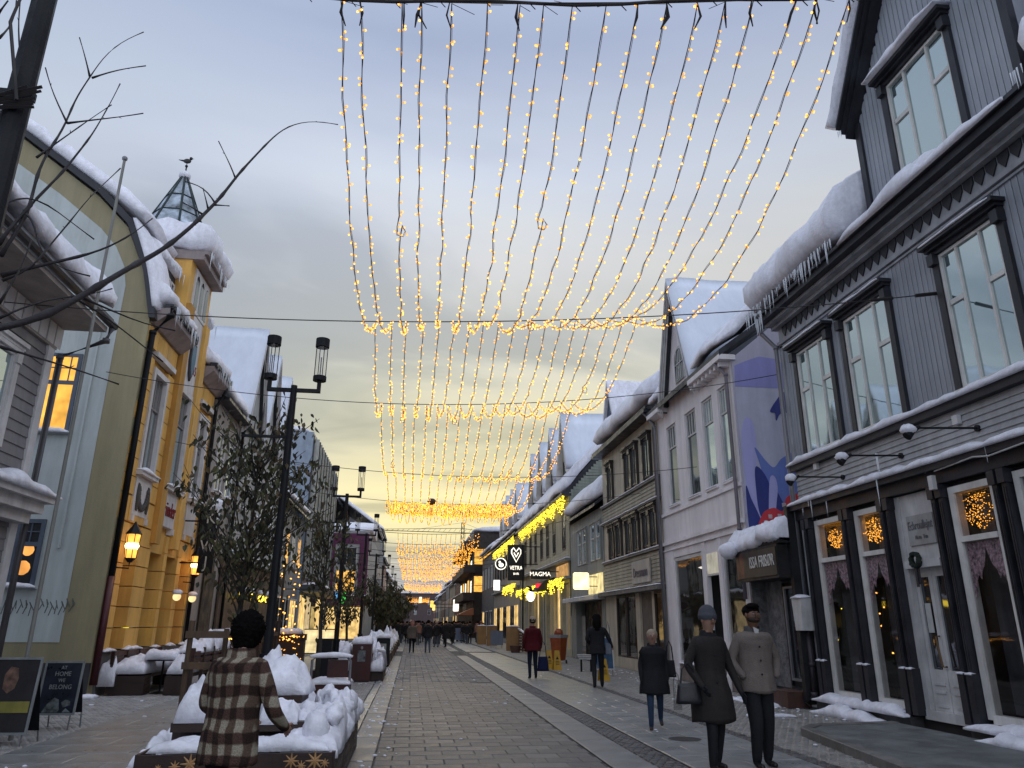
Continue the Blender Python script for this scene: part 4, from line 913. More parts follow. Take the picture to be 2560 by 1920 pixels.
def curtain(lab, fr, a0, a1, z, n, seed, drop=.8, c=.30):
    rnd = random.Random(seed); t = thing('icicle_light_curtain', lab, 'fairy lights', fr(a0, z, c)); k = MB(fr); pts = []
    a = a0
    while a < a1:
        L = drop*rnd.uniform(.35, 1.)*(.75+.25*sin(a*2.1)); k.ftube([(a, z, c), (a+rnd.uniform(-.05, .05), z-L, c)], .006, 3, cap=False)
        for i in range(max(2, int(L/.075))): pts.append(fr(a+rnd.uniform(-.06, .06), z-L*rnd.random(), c+rnd.uniform(-.08, .08)))
        a += (a1-a0)/n
    k.ftube([(a0, z, c), (a1, z, c)], .012, 4); k.build('wire', cable, t); bulbs('bulbs', pts, .030, yellow_bulb, t, seed=seed, el=1.2); return t
curtain('yellow icicle light curtain under the eaves of the long yellow house', F, 39.1, 56.5, 8.2, 170, 1, .95)
curtain('yellow light curtain along the shopfront ledge of the long yellow house', F, 39.3, 57.0, 3.95, 170, 2, .85, .38)

# ---------- next house with lights
H6 = thing('far_yellow_house', 'farther pale house with small snowy dormers beyond the long yellow one', 'house', (8.2, 68, 0))
k = MB(F); k.box(58.2, 77, 0, 8.4, -9, -.01); k.build('wall', mat('grey_beige_board', (.30, .28, .25)), H6)
for q in range(8): window(H6, F, 59.2+q*2.2, 60.3+q*2.2, 5.4, 7.4, wb, pane_dark, cols=(.5,))
for q in range(7):
    k = MB(F); k.box(59+q*2.5, 61+q*2.5, .4, 3.0, 0, .03); w = k.build('shop_window', [warm_shop, pane_dark][q % 2], H6); k = MB(F); k.box(59.9+q*2.5, 60+q*2.5, .4, 3, .03, .06); k.build('glazing_bar', wb, w)
k = MB(F); k.box(58.2, 77, 4.3, 4.45, 0, .25); k.build('ledge', gw, H6)
simple_roof(H6, F, 58.2, 77, 8.4, 9, 4.6, thick=.45)
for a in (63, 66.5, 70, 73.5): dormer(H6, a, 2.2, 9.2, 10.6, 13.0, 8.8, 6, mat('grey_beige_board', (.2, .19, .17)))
curtain('short yellow light curtain under the eaves of the farther pale house', F, 59.5, 75, 8.3, 120, 3, 1.1)
curtain('yellow light curtain over the shops of the farther pale house', F, 58.5, 66, 4.6, 70, 4, 1.0, .35)
def plain_house(name, lab, fr, a0, a1, z, depth, m, rows, nwin, roof=True, rise=3.5, lit=0, flat=False, m_win=None, ww=1.1, rnd=random.Random(5), shop=True, sills=False):
    h = thing(name, lab, 'building', fr((a0+a1)/2, 0, 0)); k = MB(fr); k.box(a0, a1, 0, z, -depth, 0); k.build('wall', m, h)
    for (z0, z1) in rows:
        for i in range(nwin):
            a = a0+(i+.5)*(a1-a0)/nwin; L = rnd.random() < lit
            w = window(h, fr, a-ww/2, a+ww/2, z0, z1, m_win or sash_paint, warm_room if L else pane_dark, cols=(.5,), transom=.66)
    if shop:
        for i in range(max(1, nwin-1)):
            a = a0+(i+.5)*(a1-a0)/max(1, nwin-1); k = MB(fr); k.box(a-.9, a+.9, .3, 2.8, -.001, .03); w = k.build('shop_window', warm_shop if rnd.random() < .45 else pane_dark, h)
            k = MB(fr); k.box(a-.03, a+.03, .3, 2.8, .03, .06); k.box(a-.95, a+.95, 2.8, 2.9, 0, .1); k.build('glazing_bar', m_win or sash_paint, w)
    if flat:
        k = MB(fr); k.box(a0-.1, a1+.1, z, z+.2, -depth, .2); k.build('roof', dark_trim, h); roofsnow(fr, h, a0, a1, [(.2, z+.2), (.2, z+.5), (-depth, z+.55), (-depth, z+.2)], step=.6)
    else: simple_roof(h, fr, a0, a1, z, depth, rise, thick=.45)
    return h
plain_house('grey_house', 'narrow grey house with tall windows beyond the light curtains on the right', F, 77.2, 90, 8.8, 9, mat('slate_grey_board', (.12, .125, .13)), [(5.2, 7.4)], 4)
# dark brown block with lit balconies
H8 = thing('brown_apartment_block', 'dark brown block with lit balcony windows at the far right of the street', 'building', (8, 104, 0)); F8 = FR(7.2)
br = mat('dark_brown_wall', (.035, .022, .018), rough=.7)
k = MB(F8); k.box(91, 118, 0, 12.3, -9, 0); k.build('wall', br, H8)
for z in (4.2, 7.4, 10.2):
    k = MB(F8); k.box(90.6, 117, z, z+.9, -.2, 1.2); o = k.build('balcony', br, H8); snowbar(F8, o, 90.6, 117, z+.9, .12, .9, 1.25, seg=40)
for z in (5.2, 8.4):
    k = MB(FF(90.99)); k.box(7.3, 9.6, z, z+1.8, 0, .03); w = k.build('window', warm_room, H8); k = MB(FF(90.96)); k.box(8.3, 8.4, z, z+1.8, 0, .03); k.box(7.3, 9.6, z+.7, z+.76, .03, .05); k.build('glazing_bar', wb, w)
    for q in range(5):
        k = MB(F8); k.box(93+q*4.6, 95.4+q*4.6, z, z+1.7, .0, .03); k.build('window', warm_room if q % 2 else pane_dark, H8)
roofsnow(F8, H8, 90.5, 118.3, [(.5, 12.3), (.5, 12.8), (-9, 13.2), (-9, 12.3)], step=1)
k = MB(FR(7.0)); k.sect([(0, 3.3), (1.6, 2.6), (1.6, 2.5), (0, 2.5)], 87, 93); tag(k.build('orange_awning', mat('awning_orange', (.35, .12, .05))), 'orange awning glowing in front of the dark brown block', 'awning')
rc = random.Random(21)
cols_r = [(.16, .05, .035), (.3, .27, .2), (.2, .2, .2), (.12, .06, .04), (.33, .28, .2), (.1, .1, .12)]
y = 119
for i in range(7):
    L = rc.uniform(14, 22); plain_house('distant_house', ['red brown house right after the brown block', 'cream house second after the brown block', 'grey house third after the brown block', 'dark red house fourth after the brown block', 'sand coloured house fifth after the brown block', 'dark house sixth after the brown block', 'last visible house on the right of the street'][i], FR(7.6-.12*i), y, y+L-.4, rc.uniform(7, 9.5), 9, mat('far_wall_%d' % i, cols_r[i % 6]), [(4.5, 6.2)], 4, lit=.3); y += L
# ================================================================ LEFT SIDE
FLf = FL(-7.02)
ochre = mat('ochre_plaster', (.70, .40, .10), rough=.85, var=.10, scale=1.2, bump=.3, fine=50); ochre_d = mat('ochre_dark', (.46, .24, .05), rough=.85, var=.12)
band = mat('mustard_band', (.31, .27, .16), rough=.9, var=.08, scale=1., bump=.35, fine=60); sage = mat('sage_plaster', (.47, .51, .50), rough=.9, var=.08, scale=.7, bump=.35, fine=60)
trimw = mat('trim_white', (.60, .58, .57), rough=.7, var=.1)
Y1 = thing('yellow_house', 'yellow plastered house dated 1915 with a sage green gable end and a pointed corner turret', 'house', (-7.02, 22, 0))
a0, a1 = 18.6, 25.3; F = FLf
G = FF(18.56)
# gable end (faces the camera)
prof = [(-22, 0), (-7.02, 0), (-7.02, 9.0), (-7.35, 10.3), (-7.95, 11.6), (-8.8, 12.45), (-14.5, 16.6), (-22, 11)]
k = MB(G); k.prism(prof, -.5, 0); gw_ = k.build('gable_wall', band, Y1)
inner = [(-22, 1.15), (-7.75, 1.15), (-7.75, 9.0), (-7.74, 9.9), (-7.86, 10.45), (-8.15, 11.0), (-8.6, 11.5), (-9.8, 12.45), (-14.5, 15.7), (-22, 10)]
k = MB(G); k.prism(inner, .001, .012); k.build('plaster_field', sage, gw_)
k = MB(G); k.prism([(-22, 0), (-7.0, 0), (-7.0, .72), (-22, .72)], .001, .05); k.build('plinth', mat('slate_plinth', (.045, .045, .05), var=.2), gw_)
k = MB(G); k.prism([(-7.0, 9.0), (-7.33, 10.32), (-7.93, 11.65), (-8.78, 12.5), (-14.5, 16.65), (-14.5, 16.80), (-8.70, 12.66), (-7.8, 11.75), (-7.18, 10.36), (-6.85, 9.0)], -.1, .14); k.build('verge_flashing', dark_trim, Y1)
def poly_snow(parent, fr, path, th, c0, c1, seed=0):
    """snow lying along a verge path, from c0 to c1"""
    k = MB(fr); rows = []; P = []
    for A, B in zip(path, path[1:]):
        n = max(1, int(sqrt((A[0]-B[0])**2+(A[1]-B[1])**2)/.25))
        for i in range(n): P.append((A[0]+(B[0]-A[0])*i/n, A[1]+(B[1]-A[1])*i/n))
    P.append(path[-1])
    for _ in range(3): P = [P[0]]+[((P[i-1][0]+P[i][0]*2+P[i+1][0])/4, (P[i-1][1]+P[i][1]*2+P[i+1][1])/4) for i in range(1, len(P)-1)]+[P[-1]]
    for i, q in enumerate(P):
        A = P[max(0, i-1)]; B = P[min(len(P)-1, i+1)]; t = Vector((B[0]-A[0], B[1]-A[1])).normalized(); nn = Vector((-t.y, t.x));
        if nn.y < 0: nn = -nn
        e = .5+.5*min(1, min(i, len(P)-1-i)/3+.1); row = []
        for s in range(9):
            an = pi*s/8; cc = (c0+c1)/2+cos(an)*(c1-c0)/2; h = th*e*(sin(an)**.55)
            w = fr(q[0], q[1], cc); h *= 1+.35*noise.noise(w*1.6+Vector((seed, 0, 0)))+.12*noise.noise(w*5)
            row.append(k.p(q[0]+nn.x*h, q[1]+nn.y*h, cc))
        rows.append(row)
    for A, B in zip(rows, rows[1:]):
        for s in range(8): k.face([A[s], A[s+1], B[s+1], B[s]])
        k.face([A[0], B[0], B[8], A[8]])
    k.face(rows[0]); k.face(rows[-1][::-1]); return k.build('roof_snow', snow, parent, smooth=True)
poly_snow(Y1, G, [(-7.6, 11.9), (-8.7, 12.7), (-14.6, 16.9)], .5, -3.5, .22, 1)
poly_snow(Y1, G, [(-6.95, 9.3), (-7.22, 10.4), (-7.8, 11.8)], .28, -1.3, .18, 2)
k = MB(F); k.sect([(0, 9.0), (-.33, 10.3), (-.93, 11.6), (-1.78, 12.45), (-7.5, 16.6), (-14, 12), (-14, 8), (-.2, 8)], 18.9, 25.3); k.build('roof', mat('dark_tiles', (.03, .03, .035), var=.3, scale=8), Y1)
# gable windows, lit
for nm, x0, x1, z0, z1, pm in (('window', -9.35, -8.42, 5.95, 7.95, warm_room), ('window', -9.6, -8.5, 2.35, 3.85, pane_dark)):
    k = MB(G); f_ = .09; fm = mat('slate_blue_frame', (.09, .11, .15), rough=.6)
    k.box(x0, x0+f_, z0, z1, -.02, .06); k.box(x1-f_, x1, z0, z1, -.02, .06); k.box(x0+f_, x1-f_, z0, z0+.05, -.02, .06); k.box(x0+f_, x1-f_, z1-f_, z1, -.02, .06); zt = z0+(z1-z0)*.62
    k.box(x0+f_, x1-f_, zt-.05, zt+.05, -.02, .058); k.box((x0+x1)/2-.09, (x0+x1)/2+.02, z0+.05, z1-f_, -.02, .055)
    for q in (.22, .74): k.box(x0+(x1-x0)*q-.012, x0+(x1-x0)*q+.012, zt+.05, z1-f_, -.02, .05)
    k.box(x0+f_, x1-f_, zt+(z1-zt)*.5-.012, zt+(z1-zt)*.5+.012, -.02, .048)
    w = k.build(nm, fm, Y1); p = MB(G); p.box(x0+.04, x1-.04, z0+.04, z1-.04, .013, .025); p.build('pane', pm, w); snowbar(G, w, x0-.06, x1+.06, z0-.02, .13, .0, .16, seed=x0)
    k = MB(G); k.box(x0-.08, x1+.08, z0-.06, z0-.005, 0, .10); k.build('sill', sage, w)
k = MB()
for i, (x, z, r) in enumerate(((-8.78, 3.15, .15), (-8.82, 2.75, .18), (-9.4, 2.7, .13))): k.ell((x, 18.54, z), (r, .012, r), 14, 6)
o = k.build('lamp_globe', glow_mat('globe_orange', (1, .42, .10), .9), Y1)
k = MB(G); k.box(-8.15, -8.10, 3.2, 9.0, .02, .07); k.build('conduit', sage, Y1)
k = MB(G); 
rg = random.Random(8)
for i in range(16):
    x = -9.3+i*.11; z = 1.75+rg.uniform(-.05, .05); pts = [(x, .0), (x+.05, .2), (x+.02, .3), (x+.09, .12)]
    k.ftube([(q[0]+rg.uniform(-.03, .03), z+q[1], .014) for q in pts], .010, 4)
k.build('graffiti', mat('graffiti', (.13, .15, .14), bump=0), gw_)
# street facade, fourteen courses of rusticated blocks
wy = [(19.55, 20.45), (21.55, 22.75), (24.0, 24.8)]
k = MB(F); k.box(18.6, 25.3, 3.95, 9.1, -.6, -.14); k.build('wall', ochre, Y1)
blk = {}
rb = random.Random(2)
def blockrow(z0, z1, spans, m=ochre, c0=-.14, c1=0):
    for s0, s1 in spans:
        n = max(1, round((s1-s0)/.75)); w = (s1-s0)/n
        for i in range(n):
            k = MB(F); x0, x1 = s0+i*w+.012, s0+(i+1)*w-.012; k.box(x0, x1, z0+.012, z1-.012, c0, c1+rb.uniform(-.006, .006)); k.build('facing_block', m, Y1)
bays = [(18.6, 19.42), (20.58, 21.3), (22.95, 23.85), (24.95, 25.3)]
z = 4.6
while z < 8.2: blockrow(z, z+.45, bays); z += .45
blockrow(3.95, 4.58, [(18.6, 21.4), (22.9, 25.3)])
# projecting pilasters of the centre bay
for q in (21.1, 22.85):
    k = MB(F); k.box(q, q+.42, 3.6, 10.6, -.1, .14); k.build('pilaster', ochre_d if q < 22 else ochre, Y1)
for i, (q0, q1) in enumerate(wy):
    zt = 7.85 if i != 1 else 8.05; z0 = 5.35
    k = MB(F); k.box(q0-.14, q0-.005, z0-.1, zt+.15, -.14, .05); k.box(q1+.005, q1+.14, z0-.1, zt+.15, -.14, .05); k.box(q0-.005, q1+.005, zt+.005, zt+.15, -.14, .05); o = k.build('window_surround', trimw, Y1)
    w = window(Y1, F, q0, q1, z0, zt, mat('pink_sash', (.26, .23, .22)), pane_sky, cols=(.5,), transom=.66, topcols=(.25, .5, .75), c=-.12, d=.06)
    k = MB(F); k.box(q0-.2, q1+.2, z0-.22, z0-.11, -.14, .16); k.build('sill', trimw, w); snowbar(F, w, q0-.2, q1+.2, z0-.11, .14, -.05, .20, seed=q0)
    k = MB(F); k.box(q0-.12, q1+.12, 4.15, z0-.23, -.13, .02); k.box(q0-.12, q0+.02, 3.98, 4.15, -.13, .06); k.box(q1-.02, q1+.12, 3.98, 4.15, -.13, .06); pn = k.build('apron_panel', trimw, Y1)
    if i == 0:
        k = MB(F)
        for t in range(15):
            an = pi+pi*t/14; c_ = ((q0+q1)/2+.32*cos(an), 4.8+.45*sin(an)); k.v; q = F(c_[0], c_[1], .04); s_ = MB(); 
            k.ell(q, (.05, .09, .09), 7, 5, nz=.3, seed=t)
        for s_ in (-.36, .36): k.ell(F((q0+q1)/2+s_, 4.6, .04), (.05, .08, .35), 8, 6, nz=.3)
        k.build('garland_relief', mat('relief_dark', (.06, .055, .05)), pn)
    if i == 1:
        rl = mat('red_letters', (.20, .015, .02), bump=0); text('lettering', 'Gründer', .60, F, 22.15, 4.62, .03, rl, pn, dir=1, sx=.62, ext=.012)
k = MB(F); k.box(21.5, 22.85, 8.22, 10.55, -.14, .03); pn = k.build('date_panel', trimw, Y1)
rl = mat('red_letters', (.2, .015, .02)); text('lettering', '19', .42, F, 21.72, 9.45, .04, rl, pn, sx=.75); text('lettering', '15', .42, F, 22.62, 8.95, .04, rl, pn, sx=.75)
k = MB(F); k.prism([(21.95, 9.7), (22.4, 9.7), (22.43, 9.1), (22.3, 8.7), (22.17, 8.5), (22.02, 8.7), (21.92, 9.1)], .03, .09); k.build('coat_of_arms', mat('arms_dark', (.05, .04, .045)), pn)
k = MB(F); k.prism([(22.0, 9.62), (22.35, 9.62), (22.37, 9.1), (22.27, 8.8), (22.17, 8.65), (22.07, 8.8), (21.98, 9.1)], .091, .11); k.build('shield_field', mat('arms_blue', (.13, .22, .27)), pn)
k = MB(F); k.prism([(21.98, 9.74), (22.38, 9.74), (22.44, 9.95), (22.3, 9.88), (22.18, 10.05), (22.06, 9.88), (21.93, 9.95)], .04, .09); k.build('crown', mat('arms_dark', (.05, .04, .045)), pn)
# white mouldings, cornice
for q0, q1 in ((19.35, 20.9), (23.75, 25.15)):
    k = MB(F); k.box(q0, q1, 8.28, 8.42, -.1, .08); k.build('moulding', trimw, Y1)
    blockrow(8.42, 8.95, [(18.62, 21.05)] if q0 < 20 else [(23.3, 25.3)])
cor = mat('cornice_pink', (.30, .25, .24), rough=.8, var=.15)
for q0, q1 in ((18.7, 21.1), (23.3, 25.4)):
    k = MB(F); k.sect([(-.2, 8.95), (.08, 8.95), (.42, 9.25), (.42, 9.4), (-.2, 9.4)], q0, q1); k.build('cornice', cor, Y1)
    k = MB(F); k.box(q0, q1, 9.402, 9.52, .28, .50); k.build('gutter', dark_trim, Y1)
    roofsnow(F, Y1, q0-.1, q1, [(.58, 9.45), (.60, 9.75), (.3, 10.0), (-.3, 10.35), (-.75, 11.1), (-.8, 10.3), (-.1, 9.5)], amp=.13, step=.12, freq=2.)
    icicles(F, Y1, q0, q1, 9.5, .5, 42, .08, .55, r=.013, seed=int(q0))
# attic gable of the centre bay
k = MB(F); k.box(21.05, 23.3, 9.0, 12.0, -2.2, 0.0); k.build('attic_wall', ochre, Y1)
k = MB(F); k.box(21.45, 22.95, 10.56, 11.9, .0, .05); o = k.build('attic_panel', trimw, Y1)
for q in (21.55, 22.05, 22.55):
    pts = [(q+.16+.16*cos(pi*i/8), 11.45+.3*sin(pi*i/8)) for i in range(9)]+[(q, 10.68), (q+.32, 10.68)]
    k = MB(F); k.prism(pts, .051, .06); k.build('arched_window', pane_dark, o)
k = MB(F); k.box(21.0, 23.35, 12.0, 12.18, -2.3, .34); k.box(21.0, 23.35, 12.182, 12.3, -2.3, .44); k.build('cornice', cor, Y1)
roofsnow(F, Y1, 20.9, 23.5, [(.55, 12.3), (.72, 12.6), (.6, 13.1), (0, 13.35), (-1.2, 13.3), (-2.2, 13.0), (-2.2, 12.3)], amp=.18, step=.1, freq=1.8)
icicles(F, Y1, 21.0, 23.5, 12.3, .5, 22, .1, .6, r=.014, seed=44)
# dark dormers flanking
for q0, q1, zz in ((19.6, 20.9, 10.0), (23.4, 24.7, 9.9)):
    k = MB(F); k.box(q0, q1, zz-.3, zz+1.25, -2.2, -.35); k.build('dormer', mat('dormer_dark', (.015, .015, .018)), Y1)
    for j in range(3): window(Y1, FL(-7.37), q0+.1+.4*j, q0+.42+.4*j, zz, zz+1.0, trimw, pane_dark, cols=())
    roofsnow(F, Y1, q0-.25, q1+.2, [(-.05, zz+1.25), (.0, zz+1.5), (-.3, zz+1.85), (-2.2, zz+2.2), (-2.2, zz+1.3)], amp=.12, step=.12); icicles(F, Y1, q0, q1, zz+1.3, -.1, 14, .08, .5, seed=int(q0))
# turret
tx, ty = -8.2, 22.6; k = MB(); base = [(tx+1.15*cos(pi/4*i+pi/8), ty+1.15*sin(pi/4*i+pi/8)) for i in range(8)]
k = MB()
for i in range(8):
    A, B = base[i], base[(i+1) % 8]; k.quad((A[0], A[1], 11.2), (B[0], B[1], 11.2), (B[0], B[1], 12.9), (A[0], A[1], 12.9))
k.build('turret_wall', dark_trim, Y1)
for i in range(8):
    k = MB()
    A, B = base[i], base[(i+1) % 8]; a_ = Vector((tx+(A[0]-tx)*1.1, ty+(A[1]-ty)*1.1, 12.85)); b_ = Vector((tx+(B[0]-tx)*1.1, ty+(B[1]-ty)*1.1, 12.85)); T = Vector((tx, ty, 16.0))
    t2 = .92; k.quad(a_, b_, b_.lerp(T, t2)+Vector((0, 0, .03)), a_.lerp(T, t2)+Vector((0, 0, .03))); k.build('turret_roof_face', mat('tin_snow', (.36, .42, .48), rough=.5, var=.75, scale=2.2, bump=.4), Y1)
k = MB()
for i in range(8):
    A = base[i]; a_ = Vector((tx+(A[0]-tx)*1.11, ty+(A[1]-ty)*1.11, 12.85)); k.tube([a_, a_.lerp(Vector((tx, ty, 16.0)), .93)], .04, 5)
for z_, s_ in ((13.5, .80), (14.2, .575), (14.9, .36)):
    k.tube([(tx+(q[0]-tx)*1.1*s_*1.02, ty+(q[1]-ty)*1.1*s_*1.02, z_) for q in base+[base[0]]], .025, 4)
k.build('turret_ridge', mat('copper_dark', (.02, .035, .035)), Y1)
k = MB(); k.ell((tx, ty, 15.85), (.2, .2, .14), 10, 6, nz=.2); k.build('roof_snow', snow, Y1, smooth=True)
k = MB(); k.tube([(tx, ty, 15.9), (tx, ty, 16.2)], .025, 5); k.ell((tx, ty, 16.22), .05, 8, 6); k.build('finial', black_iron, Y1)
k = MB(); k.ell((tx, ty, 16.42), (.13, .06, .09), 10, 7); k.ell((tx+.11, ty, 16.53), .055, 8, 6); k.tube([(tx+.15, ty, 16.53), (tx+.21, ty, 16.52)], .015, 5, r1=.003); k.tube([(tx-.08, ty, 16.42), (tx-.28, ty, 16.45)], .04, 5, r1=.01); k.tube([(tx, ty, 16.2), (tx, ty, 16.36)], .012, 4)
tag(k.build('bird', mat('bird_dark', (.03, .03, .03))), 'small dark bird standing on the tip of the turret', 'bird')
downpipe(F, Y1, [(18.75, 9.45, .45), (18.75, 9.2, .45), (18.72, 8.7, .08), (18.7, 2.6, .08)], .075, black_iron); downpipe(F, Y1, [(18.7, 2.6, .08), (18.7, .25, .08)], .085, mat('red_pipe', (.06, .008, .012), rough=.5))
downpipe(F, Y1, [(25.25, 9.3, .4), (25.28, 9.0, .3), (25.3, 8.6, .1), (25.3, .3, .1)], .06, black_iron)
# ground floor
blockz = .45
for (q0, q1) in ((18.95, 19.5), (20.35, 21.3), (22.45, 22.75), (23.75, 24.15), (25.0, 25.3)):
    z = .95
    while z < 3.9: blockrow(z, min(z+.5, 3.93), [(q0, q1)], c0=-.5); z += .5
    k = MB(F); k.box(q0-.05, q1+.02, 0, .93, -.5, .05); o = k.build('plinth_pier', mat('grey_pier', (.20, .20, .20), var=.15), Y1); snowbar(F, o, q0-.1, q1+.06, .95, .10, -.0, .16, seed=q0)
k = MB(F); k.box(18.6, 25.3, 3.4, 3.94, -.6, -.06); k.box(18.6, 18.94, 0, 3.4, -.6, -.04); k.box(19.5, 20.35, 0, .9, -.6, -.3); k.build('wall', ochre, Y1)
k = MB(F); k.box(19.5, 20.35, 0, 3.4, -.62, -.55); k.build('door', mat('door_ochre', (.22, .10, .03)), Y1)
k = MB(F); k.box(21.3, 22.45, .9, 3.4, -.62, -.56); k.build('window_back', dark_room, Y1)
w = window(Y1, F, 21.3, 22.45, .5, 3.4, mat('brown_frame', (.06, .03, .02)), pane_dark, cols=(.5,), transom=.55, topcols=(.2, .4, .6, .8), c=-.5)
k = MB(F); k.box(21.45, 21.85, 1.3, 1.95, -.44, -.43); k.build('lit_blind', glow_mat('lit_lime', (.9, .75, .06), .9), w)
k = MB(F); k.box(22.75, 23.75, .1, 3.4, -.6, -.5); k.build('door', mat('brown_frame', (.06, .03, .02)), Y1)
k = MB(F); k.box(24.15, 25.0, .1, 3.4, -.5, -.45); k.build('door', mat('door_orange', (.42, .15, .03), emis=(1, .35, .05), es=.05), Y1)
def lantern(lab, a, z, s=1.):
    t = thing('wall_lantern', lab, 'wall lantern', F(a, z, .3), 'lit wall lanterns of the yellow house'); c = F(a, z, .32); k = MB()
    k.tube([c+Vector((0, 0, .30)), c+Vector((0, 0, .52)), c+Vector((0, 0, .60))], [.19*s, .05, .015], 6); k.tube([c+Vector((0, 0, -.36)), c+Vector((0, 0, -.26))], [.05, .13*s], 6); k.tube([c+Vector((0, 0, -.36)), c+Vector((0, 0, -.5)), F(a, z-.48, 0)], .018, 6)
    for i in range(6):
        an = pi/3*i; k.tube([c+Vector((cos(an)*.13*s, sin(an)*.13*s, -.26)), c+Vector((cos(an)*.17*s, sin(an)*.17*s, .30))], .010, 4)
    k.build('housing', black_iron, t); k = MB(); k.tube([c+Vector((0, 0, -.25)), c+Vector((0, 0, .29))], .12*s, 6, r1=.155*s)
    gm = bpy.data.materials.get('lantern_glass') or glow_mat('lantern_glass', (1, .42, .07), 1.7, sample=False); k.build('glass', gm, t)
    k = MB(); k.ell(c+Vector((0, 0, .02)), (.165*s, .165*s, .12), 10, 6); k.build('bulb', glow_mat('lantern_core', (1, .78, .32), 5, sample=False), t)
    l = bpy.data.lights.new('lantern_light', 'POINT'); l.energy = 9; l.color = (1, .5, .15); l.shadow_soft_size = .22; lo = bpy.data.objects.new('lantern_light', l); COL.objects.link(lo); lo.location = F(a, z-.02, .62)
lantern('lit wall lantern nearest the dark downpipe on the yellow house', 19.0, 3.3); lantern('lit wall lantern at the far door of the yellow house', 24.6, 3.25)
for a_, z_ in ((23.5, 2.3), (25.1, 2.3)):
    t = thing('small_wall_lamp', 'small snow capped globe lamp left of the orange door' if a_ < 24 else 'small snow capped globe lamp right of the orange door', 'wall lamp', F(a_, z_, .1), 'snow capped globe lamps'); k = MB(); k.ell(F(a_, z_, .2), .12, 10, 8); k.build('globe', glow_mat('globe_cream', (1, .75, .35), .9, sample=False), t); k = MB(); k.ell(F(a_, z_+.12, .2), (.15, .15, .09), 10, 6); k.build('snow', snow, t, smooth=True)
# hanging KI sign
t = thing('hanging_sign', 'tall black hanging sign with pale letters and a snow cap on the yellow house', 'sign', F(24.0, 4.2, .7))
k = MB(FF(23.9)); k.box(-6.45, -6.0, 3.0, 4.95, -.12, .12); bd = k.build('sign_board', black_iron, t)
wl = mat('sign_letter_pale', (.5, .48, .42), bump=0)
for ch, z in (('K', 4.62), ('I', 4.18), ('W', 3.78), ('J', 3.3)): text('lettering', ch, .48, FF(23.9), -6.22, z, .125, wl, bd, dir=1, sx=.9)
k = MB(); k.tube([(-7.0, 23.9, 4.55), (-6.4, 23.9, 4.55)], .025, 6); k.tube([(-7.0, 23.9, 3.3), (-6.4, 23.9, 3.3)], .025, 6); k.build('bracket', black_iron, t)
k = MB(); k.ell((-6.22, 23.9, 5.05), (.30, .22, .22), 12, 8, nz=.25, seed=5); k.build('snow', snow, t, smooth=True)
icicles(FF(23.9), t, -6.05, -5.98, 4.9, .1, 6, .4, .9, r=.03, seed=3)

# ---------- small grey wooden house, near left
FZ = FL(-6.7); H0 = thing('small_wooden_house', 'small grey clapboard house with white trim and a heavy snow roof at the left edge', 'house', (-6.7, 10, 0))
k = MB(FZ); k.box(3, 13.5, 0, 6.75, -6, -.03); k.build('wall', mat('grey_clap', (.21, .20, .205)), H0)
boards_h(FZ, H0, mat('grey_clap', (.21, .20, .205), rough=.7, var=.2, scale=2, bump=.3, stretch=(1, .2, 1)), 5, 13.3, .6, 6.3, .19, 0, holes=[(11.25, 12.45, 4.2, 5.95), (8.0, 9.2, 4.2, 5.95)])
k = MB(FZ); k.box(13.3, 13.52, .3, 6.3, -.05, .06); k.build('corner_board', trimw, H0)
for q in (11.3, 8.05):
    window(H0, FZ, q, q+1.05, 4.3, 5.8, trimw, pane_sky, cols=(.5,), transom=.35, casing=trimw, cw=.13, header=.1)
k = MB(FZ); k.box(3, 13.55, 6.3, 6.75, -.05, .07); k.box(3, 13.7, 6.75, 6.85, -.05, .8); k.build('eave_box', mat('soffit_pink', (.36, .31, .28)), H0)
a = 5.0
while a < 13.5: k = MB(FZ); k.box(a, a+.24, 6.34, 6.72, .07, .085); k.build('frieze_tile', trimw, H0); a += .29
k = MB(FZ); k.ftube([(3, 6.92, .86), (13.85, 6.92, .86)], .075, 8); k.build('gutter', dark_trim, H0)
k = MB(FZ); k.sect([(.85, 6.95), (.85, 7.05), (-3, 9.9), (-3, 9.8)], 3, 13.8); k.build('roof', dark_trim, H0)
roofsnow(FZ, H0, 3, 13.95, [(.92, 7.0), (1.0, 7.35), (.7, 7.75), (.1, 8.1), (-2.9, 10.4), (-2.9, 9.95), (0, 7.65)], amp=.15, step=.12, freq=1.3)
downpipe(FZ, H0, [(13.75, 6.85, .86), (13.75, 6.6, .80), (13.62, 6.2, .12), (13.62, .4, .12)], .055, mat('grey_pipe', (.09, .085, .09)))
k = MB(FZ); k.box(10.2, 13.6, 3.5, 3.62, -.05, .55); k.box(10.3, 13.5, 3.32, 3.50, -.05, .42); k.box(10.4, 13.4, 3.15, 3.32, -.05, .28); pc = k.build('porch_cornice', trimw, H0); snowbar(FZ, pc, 10.1, 13.7, 3.62, .28, -.02, .62, seed=7)

# ---------- flagpole
k = MB(); k.tube([(-5.5, 12.2, 0), (-5.5, 12.2, 9.5)], .035, 8, r1=.025); t = thing('flagpole', 'thin pale flagpole standing before the sage green gable', 'flagpole', (-5.5, 12.2, 0)); k.build('pole', mat('pole_pale', (.22, .22, .2)), t); k = MB(); k.ell((-5.5, 12.2, 9.55), .05, 8, 6); k.build('knob', steel, t)

